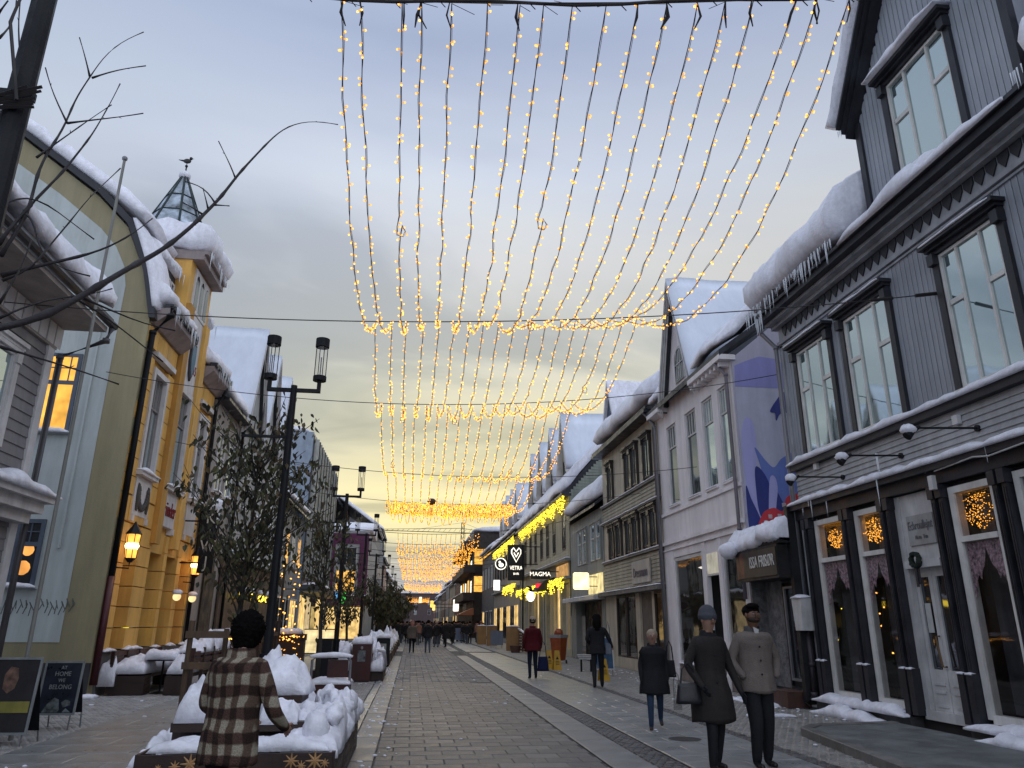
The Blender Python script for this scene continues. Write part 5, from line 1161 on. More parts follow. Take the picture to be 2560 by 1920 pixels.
# ---------- beige house with three steep gables
F = FL(-6.95)
H20 = thing('beige_gabled_house', 'grey beige plastered house with three steep snow covered gables after the yellow house', 'house', (-6.95, 32, 0))
pl = mat('beige_plaster', (.30, .265, .235), rough=.85, var=.08); pl2 = mat('pale_grey_plaster', (.38, .38, .36), rough=.85)
k = MB(F); k.box(25.4, 29.0, 0, 8.9, -9, -.0); k.build('wall', pl, H20)
k = MB(F); k.box(29.0, 38.8, 0, 9.0, -9, .05); k.build('wall', pl2, H20)
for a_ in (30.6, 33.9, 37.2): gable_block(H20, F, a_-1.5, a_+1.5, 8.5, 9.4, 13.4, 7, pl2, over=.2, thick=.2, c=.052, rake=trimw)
roofsnow(F, H20, 25.3, 29.2, [(.4, 9.0), (.45, 9.3), (.1, 9.8), (-2.5, 12.2), (-2.5, 11.7), (0, 9.3)], amp=.12, step=.2)
k = MB(F); k.box(25.4, 29, 8.9, 9.0, -3, .4); k.box(28.9, 38.8, 9.0, 9.1, -1, .3); k.build('gutter', dark_trim, H20)
for i, q in enumerate((26.2, 27.7, 30.1, 32.6, 34.2, 36.4)):
    window(H20, FL(-6.95+(.05 if q > 29 else 0)), q, q+.9, 5.9, 7.9, trimw, pane_sky if i % 2 else pane_dark, cols=(.5,), transom=.6, sill=.08, sillsnow=True)
for q in (26.4, 28.9, 31.2, 33.6, 36.0):
    k = MB(FL(-6.9)); k.box(q, q+1.4, .1, 3.3, -.0, .03); k.build('shop_window', mat('brown_recess', (.03, .022, .018)), H20)
k = MB(F); k.box(29.0, 38.8, 3.9, 4.1, .05, .35); o = k.build('ledge', pl2, H20); snowbar(F, o, 29, 38.8, 4.1, .1, .0, .4, seg=60)
k = MB(F); k.box(28.5, 38.6, .1, 3.88, .05, .12); k.build('brown_shopfront', mat('brown_shopfront', (.10, .065, .045), var=.2), H20)
downpipe(F, H20, [(29.0, 9.0, .4), (29.0, 8.6, .15), (29.0, .2, .15)], .06, black_iron)
for i, y in enumerate((31.0, 32.6, 35.0, 36.6)):
    t = thing('small_wall_lamp', ['first', 'second', 'third', 'fourth'][i]+' snow capped yellow wall lamp of the row on the brown shopfront', 'wall lamp', (-6.6, y, 2.6), 'snow capped yellow wall lamps'); k = MB(); k.ell((-6.6, y, 2.6), (.14, .14, .16), 10, 8); k.build('globe', glow_mat('globe_yellow', (1, .68, .06), 2.2, sample=False), t); k = MB(); k.ell((-6.6, y, 2.82), (.19, .19, .14), 10, 6); k.build('snow', snow, t, smooth=True); k = MB(); k.tube([(-6.83, y, 2.5), (-6.6, y, 2.42)], .02, 5); k.build('arm', black_iron, t)
# ---------- dark glass block, purple house and the rest
dk = mat('slate_metal', (.26, .31, .37), rough=.5, var=.1); dk2 = mat('slate_metal_dark', (.06, .07, .08), rough=.5)
H23 = plain_house('low_grey_house', 'low grey shop house between the gabled house and the finned block', FL(-6.9), 39.0, 47.6, 7.6, 9, mat('dim_grey_wall', (.22, .22, .22)), [(4.6, 6.4)], 4, lit=.4)
H21 = thing('finned_block', 'tall flat roofed block with a pale side and dark vertical fins behind the leafy tree', 'building', (-6.9, 54, 0))
k = MB(F); k.box(47.8, 62, 0, 13.4, -9, .15); k.build('wall', dk, H21); roofsnow(F, H21, 47.6, 62, [(.3, 13.4), (.3, 13.75), (-9, 13.9), (-9, 13.4)], step=.6)
k = MB(F); k.box(47.9, 62, 3.9, 13.2, .151, .22); k.build('dark_front', dk2, H21)
for i in range(18):
    k = MB(F); k.box(48.2+i*.77, 48.36+i*.77, 4.2, 13.0, .22, .5); k.build('fin', dk2 if i % 2 else mat('fin_pale', (.4, .4, .36)), H21)
for i in range(5): k = MB(F); k.box(48.4+i*2.7, 50.4+i*2.7, 4.4, 12.6, .221, .24); k.build('window', pane_sky if i % 2 else pane_dark, H21)
for i in range(5):
    k = MB(F); k.box(48.2+i*2.7, 50.5+i*2.7, .2, 3.2, .16, .2); k.build('shop_window', [warm_shop, glow_mat('shop_cream', (1, .75, .4), .5), pane_dark][i % 3], H21)
k = MB(F); k.box(47.8, 62, 3.4, 3.8, .15, 1.3); o = k.build('canopy', dk2, H21); snowbar(F, o, 47.8, 62, 3.8, .25, .2, 1.3, seg=60)
H22 = thing('purple_house', 'purple and white corner house with a snow laden awning over a glowing shop', 'house', (-6, 75, 0)); F22 = FF(68)
pu = mat('plum_paint', (.12, .02, .07), rough=.6)
k = MB(F22); k.box(-14, -4.0, 0, 9.3, -18, 0); k.build('wall', pl2, H22)
for q0, q1, z0, z1 in ((-7.2, -4.0, 8.3, 9.2), (-4.8, -4.0, 3.9, 8.3), (-7.2, -6.9, 3.9, 8.3)): k = MB(F22); k.box(q0, q1, z0, z1, 0, .08); k.build('painted_band', pu, H22)
w = window(H22, F22, -6.7, -5.0, 6.4, 8.0, trimw, pane_dark, cols=(.5,)); w = window(H22, F22, -6.7, -5.0, 4.2, 6.0, trimw, warm_room, cols=(.5,))
k = MB(F22); k.box(-8, -3.6, 3.0, 3.8, 0, 1.2); o = k.build('awning', pu, H22); roofsnow(F22, o, -8, -3.6, [(1.3, 3.0), (1.2, 3.5), (.0, 4.1), (0, 3.5)], step=.4)
k = MB(F22); k.box(-7.3, -4.2, .3, 2.9, .0, .04); k.build('shop_window', warm_shop, H22)
roofsnow(F22, H22, -14, -3.8, [(.2, 9.3), (.2, 9.8), (-10, 11.5), (-10, 9.3)], step=.6)
rc = random.Random(31); y = 87; cl = [(.22, .22, .22), (.12, .15, .19), (.2, .08, .06), (.25, .22, .18), (.15, .12, .12), (.2, .2, .22)]
nm = ['grey house with roof snow right behind the purple house', 'blue grey tall house second behind the purple house', 'dark red house third behind the purple house', 'sand house fourth behind the purple house', 'brown house fifth behind the purple house', 'pale house sixth behind the purple house', 'last visible house on the left of the street']
for i in range(7):
    L = rc.uniform(16, 24); plain_house('distant_house', nm[i], FL(-4.6-.1*i), y, y+L-.4, [12.0, 13.5, 11, 10, 10.5, 11, 10][i], 9, mat('far_left_%d' % i, cl[i % 6]), [(4.4, 6.2), (7.4, 9.2)], 5, lit=.25); y += L
# the far end of the street
plain_house('end_building', 'wide low brown building closing the far end of the street', FF(330), -30, 22, 13.5, 20, mat('end_wall', (.09, .06, .06)), [(5, 7), (9, 11)], 9, flat=True, shop=False, lit=.3)
hm = MB(); rows = []
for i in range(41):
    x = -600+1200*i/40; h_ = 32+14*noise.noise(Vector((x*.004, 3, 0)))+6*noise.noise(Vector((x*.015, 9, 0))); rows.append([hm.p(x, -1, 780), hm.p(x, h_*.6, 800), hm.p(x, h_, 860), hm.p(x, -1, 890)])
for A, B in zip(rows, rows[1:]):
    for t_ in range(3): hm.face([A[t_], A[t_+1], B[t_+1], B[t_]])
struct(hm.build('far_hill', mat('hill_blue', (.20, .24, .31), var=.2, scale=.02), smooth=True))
t = thing('tower_crane', 'thin tower crane on the skyline above the end of the street', 'crane', (18.5, 290, 0)); k = MB()
for s in ((-.5, -.5), (.5, -.5), (.5, .5), (-.5, .5)): k.tube([(18.5+s[0], 290+s[1], 0), (18.5+s[0], 290+s[1], 39)], .12, 4)
for z in range(0, 39, 2): k.tube([(18, 289.5, z), (19, 289.5, z+2)], .07, 3); k.tube([(19, 290.5, z), (18, 290.5, z+2)], .07, 3)
k.build('mast', black_iron, t); k = MB(); k.tube([(-22, 290, 35.5), (28, 290, 35.0)], .14, 4); k.tube([(-22, 290, 35.6), (18, 290, 36.8), (28, 290, 35.6)], .09, 4)
for i in range(24): x = -21+i*2; k.tube([(x, 290, 35.4), (x+1, 290, 35.7+max(0, (x+22)/40)*1.0)], .06, 3)
k.build('jib', black_iron, t); k = MB(); k.tube([(18.5, 290, 39), (0, 290, 36)], .05, 3); k.tube([(18.5, 290, 39), (28, 290, 35.5)], .05, 3); k.build('tie_rod', black_iron, t)

# ================================================================ street lights nets, lamps, trees
def sagline(A, B, sag, n=24, wob=0., seed=0):
    A, B = Vector(A), Vector(B); out = []
    for i in range(n+1):
        t = i/n; p = A.lerp(B, t); p.z -= sag*4*t*(1-t)
        if wob: p += Vector((wob*noise.noise(Vector((i*.31, seed, 0)))*sin(pi*t)**.3, 0, wob*noise.noise(Vector((i*.4, seed, 7)))))
        out.append(p)
    return out
XS = [-.86+4.24*i/17 for i in range(18)]
def wire_z(w, x):
    (x0, y0, z0), (x1, y1, z1), s = w; t = (x-x0)/(x1-x0); return y0+(y1-y0)*t, z0+(z1-z0)*t-s*4*t*(1-t)
wires = [((-6.7, 5.9, 7.6), (8.2, 3.7, 7.29), .92), ((-6.7, 11.68, 6.42), (8.2, 9.86, 6.71), .42), ((-7.0, 16.6, 6.9), (8.2, 15.16, 7.12), .75), ((-6.95, 21.6, 6.5), (8.2, 20.61, 6.05), .62), ((-6.95, 27, 6.6), (8.2, 26.2, 6.2), .72),
         ((-6.75, 39, 6.8), (8.2, 39, 6.9), .85), ((-6.75, 44.4, 6.8), (8.2, 44.4, 6.9), .85), ((-6.7, 49.8, 6.8), (8.2, 49.8, 6.9), .85), ((-6.7, 55.2, 6.8), (8.2, 55.2, 6.9), .85), ((-6.7, 60.6, 6.8), (8.2, 60.6, 6.9), .85), ((-6.7, 66, 6.8), (8.2, 66, 6.9), .85), ((-4, 71.4, 6.8), (8.2, 71.4, 6.9), .85),
         ((-4, 88, 7), (8.2, 88, 7), .9), ((-4, 94, 7), (8.2, 94, 7), .9), ((-4, 100, 7), (8.2, 100, 7), .9), ((-4, 106, 7), (8.2, 106, 7), .9), ((-4, 150, 7.2), (8.2, 150, 7.2), .9), ((-4, 160, 7.2), (8.2, 160, 7.2), .9)]
wl_ = ['twisted dark span wire at the very top of the view, nearest the camera', 'span wire from the small grey clapboard house to the grey house windows', 'span wire anchored beside the mural wall', 'span wire anchored on the white plastered house', 'span wire carrying the dense golden light bundle']
for i, w in enumerate(wires):
    P = [Vector((w[0][0]+(w[1][0]-w[0][0])*t/40, *wire_z(w, w[0][0]+(w[1][0]-w[0][0])*t/40))) for t in range(41)]
    k = MB(); k.tube(P, .009 if i < 5 else .014, 5)
    if i == 0:
        Q = [p+Vector((0, .012*sin(j*1.3), .018*cos(j*1.3))) for j, p in enumerate(P) if -1.2 < p.x < 8.3]; k.tube(Q, .014, 6)
        for p in Q[::1]: k.tube([p, p+Vector((.05, .0, -.06))], .005, 3)
    o = k.build('span_wire', cable)
    tag(o, wl_[i] if i < 5 else 'thin span wire far down the street carrying golden light strings', 'cable', None if i < 5 else 'distant span wires')
    if i == 1:
        k = MB(); k.tube([P[37], P[38]], .028, 6); k.tube([P[39], P[40]], .03, 6); k.build('turnbuckle', cable, o)
def bulb_pts(P, d, rnd, off, near):
    pts = []; acc = 0; prev = P[0]
    for p in P[1:]:
        L = (p-prev).length; acc += L
        while acc > d:
            acc -= d*rnd.uniform(.7, 1.3); q = prev.lerp(p, rnd.random()); an = rnd.uniform(0, 2*pi); pts.append((q, Vector((cos(an)*off, rnd.uniform(-.4, .4)*off, sin(an)*off))))
        prev = p
    return pts
def near_bulbs(pts, t, r):
    """socket + lit tip for every bulb"""
    cap = MB(); tip = MB(); core = MB()
    for q, d in pts:
        e = q+d; n_ = d.normalized(); cap.tube([q+d*.25, q+d*.75], r*.62, 5); tip.tube([q+d*.7, q+d*1.0, q+d*1.25], [r*.55, r*.9, r*.25], 5)
    cap.build('bulb_sockets', cap_orange, t, kind='stuff'); tip.build('bulbs', warm_bulb, t, kind='stuff')
ORD = ['first', 'second', 'third', 'fourth', 'fifth', 'sixth', 'seventh', 'eighth', 'ninth', 'tenth', 'eleventh', 'twelfth', 'thirteenth', 'fourteenth', 'fifteenth', 'sixteenth', 'seventeenth', 'eighteenth']
fields = [(0, 'nearest'), (1, 'second'), (2, 'third'), (3, 'fourth')]
for fi, nm_ in fields:
    for i, x in enumerate(XS):
        rnd = random.Random(fi*100+i); ya, za = wire_z(wires[fi], x); yb, zb = wire_z(wires[fi+1], x)
        x1_ = -.76+4.12*i/17 if fi == 0 else x; x0_ = x if fi != 1 else -.76+4.12*i/17
        xo = x0_+rnd.uniform(-.06, .06) if fi == 0 else x0_+rnd.uniform(-.02, .02)
        sg = [1.02, .78, .62, .52][fi]*rnd.uniform(.88, 1.12)
        P = sagline((xo, ya, za-.02), (x1_, yb, zb-.02), sg, 46, .028, fi*20+i)
        if rnd.random() < .3:   # a slack kink
            j = rnd.randrange(12, 34); c = P[j].copy()
            P[j:j+1] = [c+Vector((.05*cos(a), .03, .07*sin(a)-.04)) for a in (2.4, 4.0, 5.2, 0, 1.2)]
        t = thing('light_string', ORD[i]+' golden light string from the left in the '+nm_+' span over the street', 'fairy lights', P[0], 'golden light strings in the '+nm_+' span')
        k = MB(); k.tube(P, .0042 if fi < 2 else .0055, 4, cap=False)
        Q = [p+Vector((.012*sin(j*.9), 0, .012*cos(j*.9))) for j, p in enumerate(P)]; k.tube(Q, .0028, 3, cap=False)
        if fi == 0:
            c = P[0]
            for q in range(rnd.choice((0, 1, 1, 2))): k.tube([c+Vector((rnd.uniform(-.02, .02), 0, .02)), c+Vector((rnd.uniform(-.04, .04), .05, -.08)), c+Vector((rnd.uniform(-.05, .05), .10, -.17))], [.005, rnd.uniform(.006, .015), .005], 5)
            k.tube([c, c+Vector((rnd.uniform(-.2, .2), .05, rnd.uniform(-.05, .1)))], .003, 3)
        k.build('wire', cable, t)
        near_bulbs(bulb_pts(P, .078, rnd, .034, True), t, (.0125, .0145, .017, .019)[fi])
NETL = {6: 'second golden light net behind the dense bundle', 7: 'third golden light net behind the dense bundle', 8: 'fourth golden light net behind the dense bundle', 9: 'fifth golden light net behind the dense bundle', 10: 'sixth and last golden light net before the gap'}
for fi in (5, 6, 7, 8, 9, 10, 12, 13, 16):
    t = thing('light_net', {5: 'nearest distant golden light net, right behind the dense bundle', 12: 'small golden light net far down the street', 16: 'tiny farthest golden light net above the crowd'}.get(fi, NETL.get(fi, 'second small golden light net far down the street')), 'fairy lights', (1.2, wires[fi][0][1], 6), 'distant golden light nets')
    k = MB(); pts = []; rnd = random.Random(fi)
    for i, x in enumerate(XS):
        ya, za = wire_z(wires[fi], x); yb, zb = wire_z(wires[fi+1], x); P = sagline((x, ya, za), (x, yb, zb), .75*rnd.uniform(.85, 1.15), 14, .05, i); k.tube(P, .01, 3, cap=False)
        pts += [q+d for q, d in bulb_pts(P, .17 if fi < 10 else .28, rnd, .05, False)]
    k.build('wire', cable, t); bulbs('bulbs', pts, .024 if fi < 10 else .04, warm_far, t, seed=fi)
# dense bundle of gathered lights
t = thing('light_bundle', 'dense horizontal bundle of gathered golden lights with loops hanging below', 'fairy lights', (1.2, 26.5, 5.6)); rnd = random.Random(5); pts = []; k = MB()
for i in range(54):
    x = -.95+4.3*i/53; y_, z_ = wire_z(wires[4], x); c = Vector((x, y_, z_-.24)); R = rnd.uniform(.12, .26); ph = rnd.uniform(0, 6)
    loop = [c+Vector((.10*sin(a*.7+ph), R*cos(a), R*sin(a)+rnd.uniform(-.03, .03))) for a in [j*.5 for j in range(26)]]; k.tube(loop, .008, 3, cap=False)
    pts += [q+d for q, d in bulb_pts(loop, .065, rnd, .03, False)]
for i in range(17):
    x = -.8+4.1*i/16; y_, z_ = wire_z(wires[4], x); L = rnd.uniform(.30, .46)
    loop = [Vector((x-.09+.18*j/8, y_+.5*sin(j/8*pi), z_-.25-L*sin(j/8*pi)**.6)) for j in range(9)]; k.tube(loop, .008, 3, cap=False); pts += [q+d for q, d in bulb_pts(loop, .06, rnd, .03, False)]
k.build('wire', cable, t); bulbs('bulbs', pts, .021, warm_far, t, seed=5)
k = MB(); k.ell((.55, 26.4, 5.72), (.16, .12, .12), 10, 7); tag(k.build('bird', mat('bird_brown', (.08, .05, .03))), 'small brown round bird shape sitting on the golden bundle', 'bird')

# ---------- lamp posts
glass_clear = glass_mat('lamp_glass', mirror=.0, tint=(.85, .85, .85), clear=.95)
def lamp_post(lab, x, y, zc=5.27, top=True):
    t = thing('street_lamp', lab, 'street lamp', (x, y, 0), 'twin cylinder street lamps'); k = MB(); k.tube([(x, y, 0), (x, y, 1.1)], .095, 12); k.tube([(x, y, 1.1), (x, y, zc+.08)], .072, 12, r1=.052); k.tube([(x, y, 1.08), (x, y, 1.16)], .11, 12); k.build('pole', black_iron, t, smooth=False)
    k = MB(); k.box(x-.40, x+.40, zc-.03, zc+.03, y-.03, y+.03)
    for s in (-1, 1): k.box(x+s*.40-.03, x+s*.40+.03, zc-.03, zc+.18, y-.032, y+.032)
    k.build('crossbar', black_iron, t)
    if zc > 5: 
        k = MB(); k.box(x-.75, x, zc-.82, zc-.78, y-.02, y+.02); k.build('side_arm', black_iron, t)
    for s in (-1, 1):
        c = x+s*.40; k = MB(); k.tube([(c, y, zc+.18), (c, y, zc+.26)], .11, 14); k.tube([(c, y, zc+.78), (c, y, zc+.93)], .115, 14)
        for a in range(4): q = (c+.098*cos(a*pi/2+.5), y+.098*sin(a*pi/2+.5)); k.tube([(*q, zc+.26), (*q, zc+.78)], .007, 4)
        L = k.build('lantern', black_iron, t); k = MB(); k.tube([(c, y, zc+.26), (c, y, zc+.78)], .09, 14, cap=False); k.build('glass', glass_clear, L, smooth=True)
        k = MB(); k.tube([(c, y, zc+.26), (c, y, zc+.60)], .012, 6); k.build('lamp_rod', steel, L)
    return t
L0 = lamp_post('tall dark street lamp pole cut by the top left corner, nearest the camera', -2.10, 3.42, 5.6)
k = MB(); k.box(-3.1, -2.02, 4.11, 4.16, 3.38, 3.42); k.build('side_arm', black_iron, L0)
k = MB(); rnd = random.Random(6)
for i in range(9):
    z = 4.1; P = [(-2.02+rnd.uniform(-.05, .08), 3.35, z+rnd.uniform(-.1, .1)), (-2.35, 3.33, z-.05-rnd.uniform(0, .12)), (-2.8, 3.3, z-.1-rnd.uniform(0, .35)), (-3.3, 3.3, z-.3+rnd.uniform(-.4, .4))]; k.tube(P, .009, 4)
k.tube([(-2.05, 3.32, 4.05), (-2.16, 3.3, 4.5), (-2.10, 3.3, 5.0), (-2.15, 3.3, 5.6)], .009, 4); k.build('cable_bundle', cable, L0)
k = MB(); k.ell((-1.79, 3.35, 4.98), (.05, .05, .10), 10, 8); k.tube([(-2.02, 3.38, 5.1), (-1.79, 3.35, 5.06)], .012, 5); k.build('sensor', white_paint, L0)
lamp_post('street lamp with two clear cylinder lanterns rising out of the nearest leafy tree', -2.1, 12.04)
lamp_post('second twin street lamp beside the tall black bin', -2.1, 22.9)
lamp_post('third twin street lamp in front of the purple house', -2.1, 33.4)
lamp_post('fourth twin street lamp down the row', -2.1, 43.5)
for y, q in ((54, 'fifth'), (64.5, 'sixth'), (75, 'seventh')): lamp_post(q+' and small twin street lamp of the left row', -2.1, y)

# ---------- trees
leaf_m = [mat('leaf_olive', (.085, .085, .032), rough=.7, var=.3, scale=8, bump=0), mat('leaf_brown', (.09, .065, .03), rough=.7, var=.3, scale=8, bump=0), mat('leaf_dark', (.04, .042, .022), rough=.7, var=.3, scale=8, bump=0)]
bark = mat('bark', (.045, .038, .032), rough=.9, var=.3, bump=.5)
def leafmesh(m, s=1.):
    k = MB(); k.v = [Vector(v)*s for v in ((0, 0, 0), (.032, .012, -.035), (.026, .015, -.075), (0, .004, -.125), (-.026, .015, -.075), (-.032, .012, -.035), (0, -.006, -.05))]
    for f in ((0, 1, 6), (1, 2, 6), (2, 3, 6), (3, 4, 6), (4, 5, 6), (5, 0, 6)): k.face(list(f))
    o = k.build('leaf', m); COL.objects.unlink(o); return o
LP = [leafmesh(m) for m in leaf_m]
def tree(lab, x, y, h, spread, nbr, nleaf, indiv, seed, leafs=1., m=None, trunk_r=.05, stems=5, z0=1.7):
    rnd = random.Random(seed); t = thing('tree', lab, 'tree', (x, y, 0)); k = MB()
    k.tube([(x, y, 0), (x+.03, y, 1.0), (x-.02, y+.02, z0), (x+.02, y, h*.62), (x, y, h*.93)], [trunk_r*1.2, trunk_r, trunk_r*.9, trunk_r*.5, .008], 8); k.build('trunk', bark, t, smooth=True)
    anchors = []
    for i in range(nbr):
        an = rnd.uniform(0, 2*pi); zs = z0*.85+(h*.8-z0)*rnd.random()**1.3; L = spread*(1-.55*(zs-z0)/(h-z0))*rnd.uniform(.7, 1.2); up_ = rnd.uniform(.7, 1.5); b = Vector((x, y, zs)); P = [b]; d = Vector((cos(an), sin(an), up_)).normalized()
        for j in range(7):
            b = b+d*L/5; d = (d+Vector((rnd.uniform(-.12, .12), rnd.uniform(-.12, .12), rnd.uniform(-.06, .10)))).normalized(); P.append(b)
        P = [p for p in P if p.z < h+.15] or P[:2]
        if len(P) < 2: continue
        m_ = MB(); m_.tube(P, .016, 5, r1=.004); m_.build('branch', bark, t); anchors += [(P[j].lerp(P[j+1], rnd.random()), j/len(P)) for j in range(len(P)-1) for _ in range(3)]
        for j in range(1, len(P)-1):
            if rnd.random() < .75:
                a2 = rnd.uniform(0, 6.28); e = P[j]+Vector((cos(a2), sin(a2), .3))*L*rnd.uniform(.15, .35); m2 = [P[j], P[j].lerp(e, .5)+Vector((0, 0, .03)), e]; anchors += [(m2[1], .5), (e, .9), (e+Vector((0, 0, -.02)), .9)]; k2 = MB(); k2.tube(m2, .006, 4, r1=.002); k2.build('twig', bark, t) if i < 6 else None
    st = MB(); st_m = []
    for i in range(nleaf):
        p, f = rnd.choice(anchors); p = p+Vector((rnd.gauss(0, .085), rnd.gauss(0, .085), rnd.gauss(-.03, .09)))
        s = leafs*rnd.uniform(.6, 1.3); rot = (rnd.uniform(-.7, .7), rnd.uniform(-.7, .7), rnd.uniform(0, 6.28))
        if i < indiv: c = link_copy(rnd.choice(LP), t, p-Vector((x, y, 0)), rot, (s, s, s)); c.name = 'leaf'
        else:
            M_ = Matrix.LocRotScale(p, __import__('mathutils').Euler(rot), Vector((s, s, s))); s0 = len(st.v); st.cur = rnd.choices((0, 1, 2), (3, 2, 4))[0]
            st.v += [M_@v.co for v in LP[0].data.vertices]
            for f_ in ((0, 1, 6), (1, 2, 6), (2, 3, 6), (3, 4, 6), (4, 5, 6), (5, 0, 6)): st.face([s0+q for q in f_])
    if nleaf > indiv: st.build('foliage', leaf_m, t, kind='stuff')
    return t
tree('nearest slender tree with dark drooping leaves, tied to a wooden frame', -2.75, 13.0, 5.7, 1.5, 46, 1700, 280, 3, 1.0)
tree('second leafy tree standing before the second street lamp', -2.3, 20.5, 5.6, 1.1, 26, 800, 0, 4, 1.0)
tree('third leafy tree in the planter row', -2.4, 30.0, 4.6, 1.1, 22, 800, 0, 8, 1.1)
for i, (y, x) in enumerate(((47, -1.7), (56, -1.5), (66, -1.3), (78, -1.1))): tree(['nearest', 'second', 'third', 'farthest'][i]+' bushy green tree of the distant row left of the paved lane', x, y, 4.2, 1.5, 20, 1500, 0, 20+i, 1.9)
BR = [[(-2.08,3.5,2.87),(-2.03,3.6,2.94),(-1.96,3.75,3.06),(-1.9,3.9,3.21),(-1.84,4.0,3.35),(-1.8,4.15,3.51),(-1.74,4.3,3.67),(-1.69,4.45,3.82),(-1.62,4.6,4.05),(-1.57,4.75,4.29),(-1.53,4.85,4.44),(-1.49,5.0,4.7),(-1.38,5.15,5.08),(-1.21,5.35,5.53),(-1.02,5.5,5.72),(-0.84,5.65,5.8)],[(-1.46,5.03,4.78),(-1.52,5.05,4.92),(-1.57,5.05,4.99),(-1.63,5.05,5.11)],[(-1.53,4.86,4.46),(-1.59,4.86,4.55),(-1.65,4.86,4.61),(-1.75,4.85,4.61)],[(-1.55,4.8,4.37),(-1.58,4.82,4.47),(-1.62,4.84,4.56)],[(-1.57,4.75,4.29),(-1.61,4.72,4.33),(-1.69,4.7,4.35)],[(-1.53,4.85,4.44),(-1.48,4.86,4.45),(-1.43,4.87,4.45)],[(-2.35,4.0,3.52),(-2.32,4.1,3.78),(-2.43,4.3,4.34),(-2.44,4.5,4.76),(-2.47,4.6,5.07),(-2.46,4.7,5.31),(-2.47,4.8,5.57),(-2.41,4.9,5.82),(-2.3,5.0,6.02)],[(-2.37,4.0,3.6),(-2.33,4.2,4.06),(-2.28,4.3,4.27),(-2.26,4.5,4.69),(-2.26,4.6,4.96),(-2.25,4.7,5.28)],[(-2.46,4.3,4.37),(-2.4,4.4,4.57),(-2.31,4.5,4.81),(-2.23,4.6,5.02)],[(-2.44,4.5,4.76),(-2.34,4.6,4.89),(-2.2,4.7,4.98),(-2.1,4.8,5.12)],[(-2.44,4.5,4.76),(-2.57,4.5,4.99),(-2.65,4.5,5.2)],[(-2.45,4.7,5.31),(-2.35,4.8,5.49),(-2.19,4.9,5.62)],[(-2.47,4.7,5.32),(-2.54,4.7,5.53),(-2.59,4.7,5.65)],[(-2.27,3.9,3.36),(-2.14,4.0,3.49),(-1.98,4.1,3.59),(-1.87,4.3,3.8),(-1.79,4.5,4.1)],[(-2.33,4.1,3.84),(-2.28,4.1,3.84),(-2.15,4.0,3.51),(-2.02,4.0,3.44),(-1.91,4.1,3.48)],[(-2.41,4.0,3.82),(-2.37,4.1,4.02),(-2.28,4.2,4.04),(-2.19,4.3,3.91),(-2.07,4.4,3.87)],[(-2.02,3.6,2.85),(-1.92,3.7,2.85),(-1.77,3.8,2.83),(-1.57,3.9,2.78)],[(-1.94,4.0,3.31),(-1.82,4.1,3.29),(-1.66,4.2,3.14),(-1.51,4.3,3.05)],[(-1.87,4.0,3.3),(-1.74,4.1,3.29),(-1.63,4.2,3.2),(-1.47,4.3,3.25)],[(-2.12,3.7,3.11),(-2.09,3.7,3.25),(-2.09,3.8,3.39),(-2.1,3.8,3.53)],[(-2.56,3.8,5.0),(-2.53,3.8,5.09)],[(-2.45,3.7,4.73),(-2.46,3.8,4.93),(-2.55,3.9,5.19)],[(-2.63,4.2,5.0),(-2.7,4.2,5.21),(-2.73,4.2,5.54)],[(-2.26,3.9,3.33),(-2.13,3.9,3.37),(-2.15,4.1,3.69),(-2.12,4.4,4.21),(-2.09,4.6,4.52)],[(-2.1,3.7,3.03),(-2.06,3.8,3.16),(-1.93,3.9,3.29),(-1.83,4.0,3.27),(-1.78,4.1,3.41)]]
t = thing('bare_tree', 'bare branches reaching in from the left edge in front of the houses', 'tree', (-4.4, 2.9, 0)); k = MB(); k.tube([(-4.4, 2.9, 0), (-4.35, 2.95, 2), (-4.2, 3.1, 3.1), (-4.1, 3.4, 4.2)], [.09, .07, .05, .02], 8); k.build('trunk', bark, t)
bare = mat('bare_bark', (.018, .014, .016), rough=.8, var=.2, bump=.3)
for i, P in enumerate(BR):
    P = [Vector(p) for p in P]; Q = []
    for A, B in zip(P, P[1:]):
        n = max(2, int((B-A).length/.07))
        for j in range(n): q = A.lerp(B, j/n); Q.append(q+Vector((noise.noise(q*7), noise.noise(q*7+Vector((5, 5, 5))), noise.noise(q*7+Vector((9, 1, 4)))))*.022)
    Q.append(P[-1])
    for _ in range(8): Q = [Q[0]]+[(Q[j-1]+Q[j]*2+Q[j+1])/4 for j in range(1, len(Q)-1)]+[Q[-1]]
    r0 = .020 if i == 0 else (.011 if i in (6, 7, 13) else .0065); n = len(Q); rad = [max(.0028, r0*(1-j/n)**.8)*(1.35 if j % 5 == 0 else 1) for j in range(n)]; rad[-1] = .0045
    k = MB(); k.tube(Q, rad, 6)
    for j in range(4, n-1, 5):
        d = (Q[j+1]-Q[j]).normalized(); s = Vector((noise.noise(Q[j]*30), noise.noise(Q[j]*31), noise.noise(Q[j]*29))).normalized(); k.tube([Q[j], Q[j]+(d+s*.8).normalized()*.022], .0035, 4, r1=.0015)
    k.build('branch', bare, t, smooth=True)
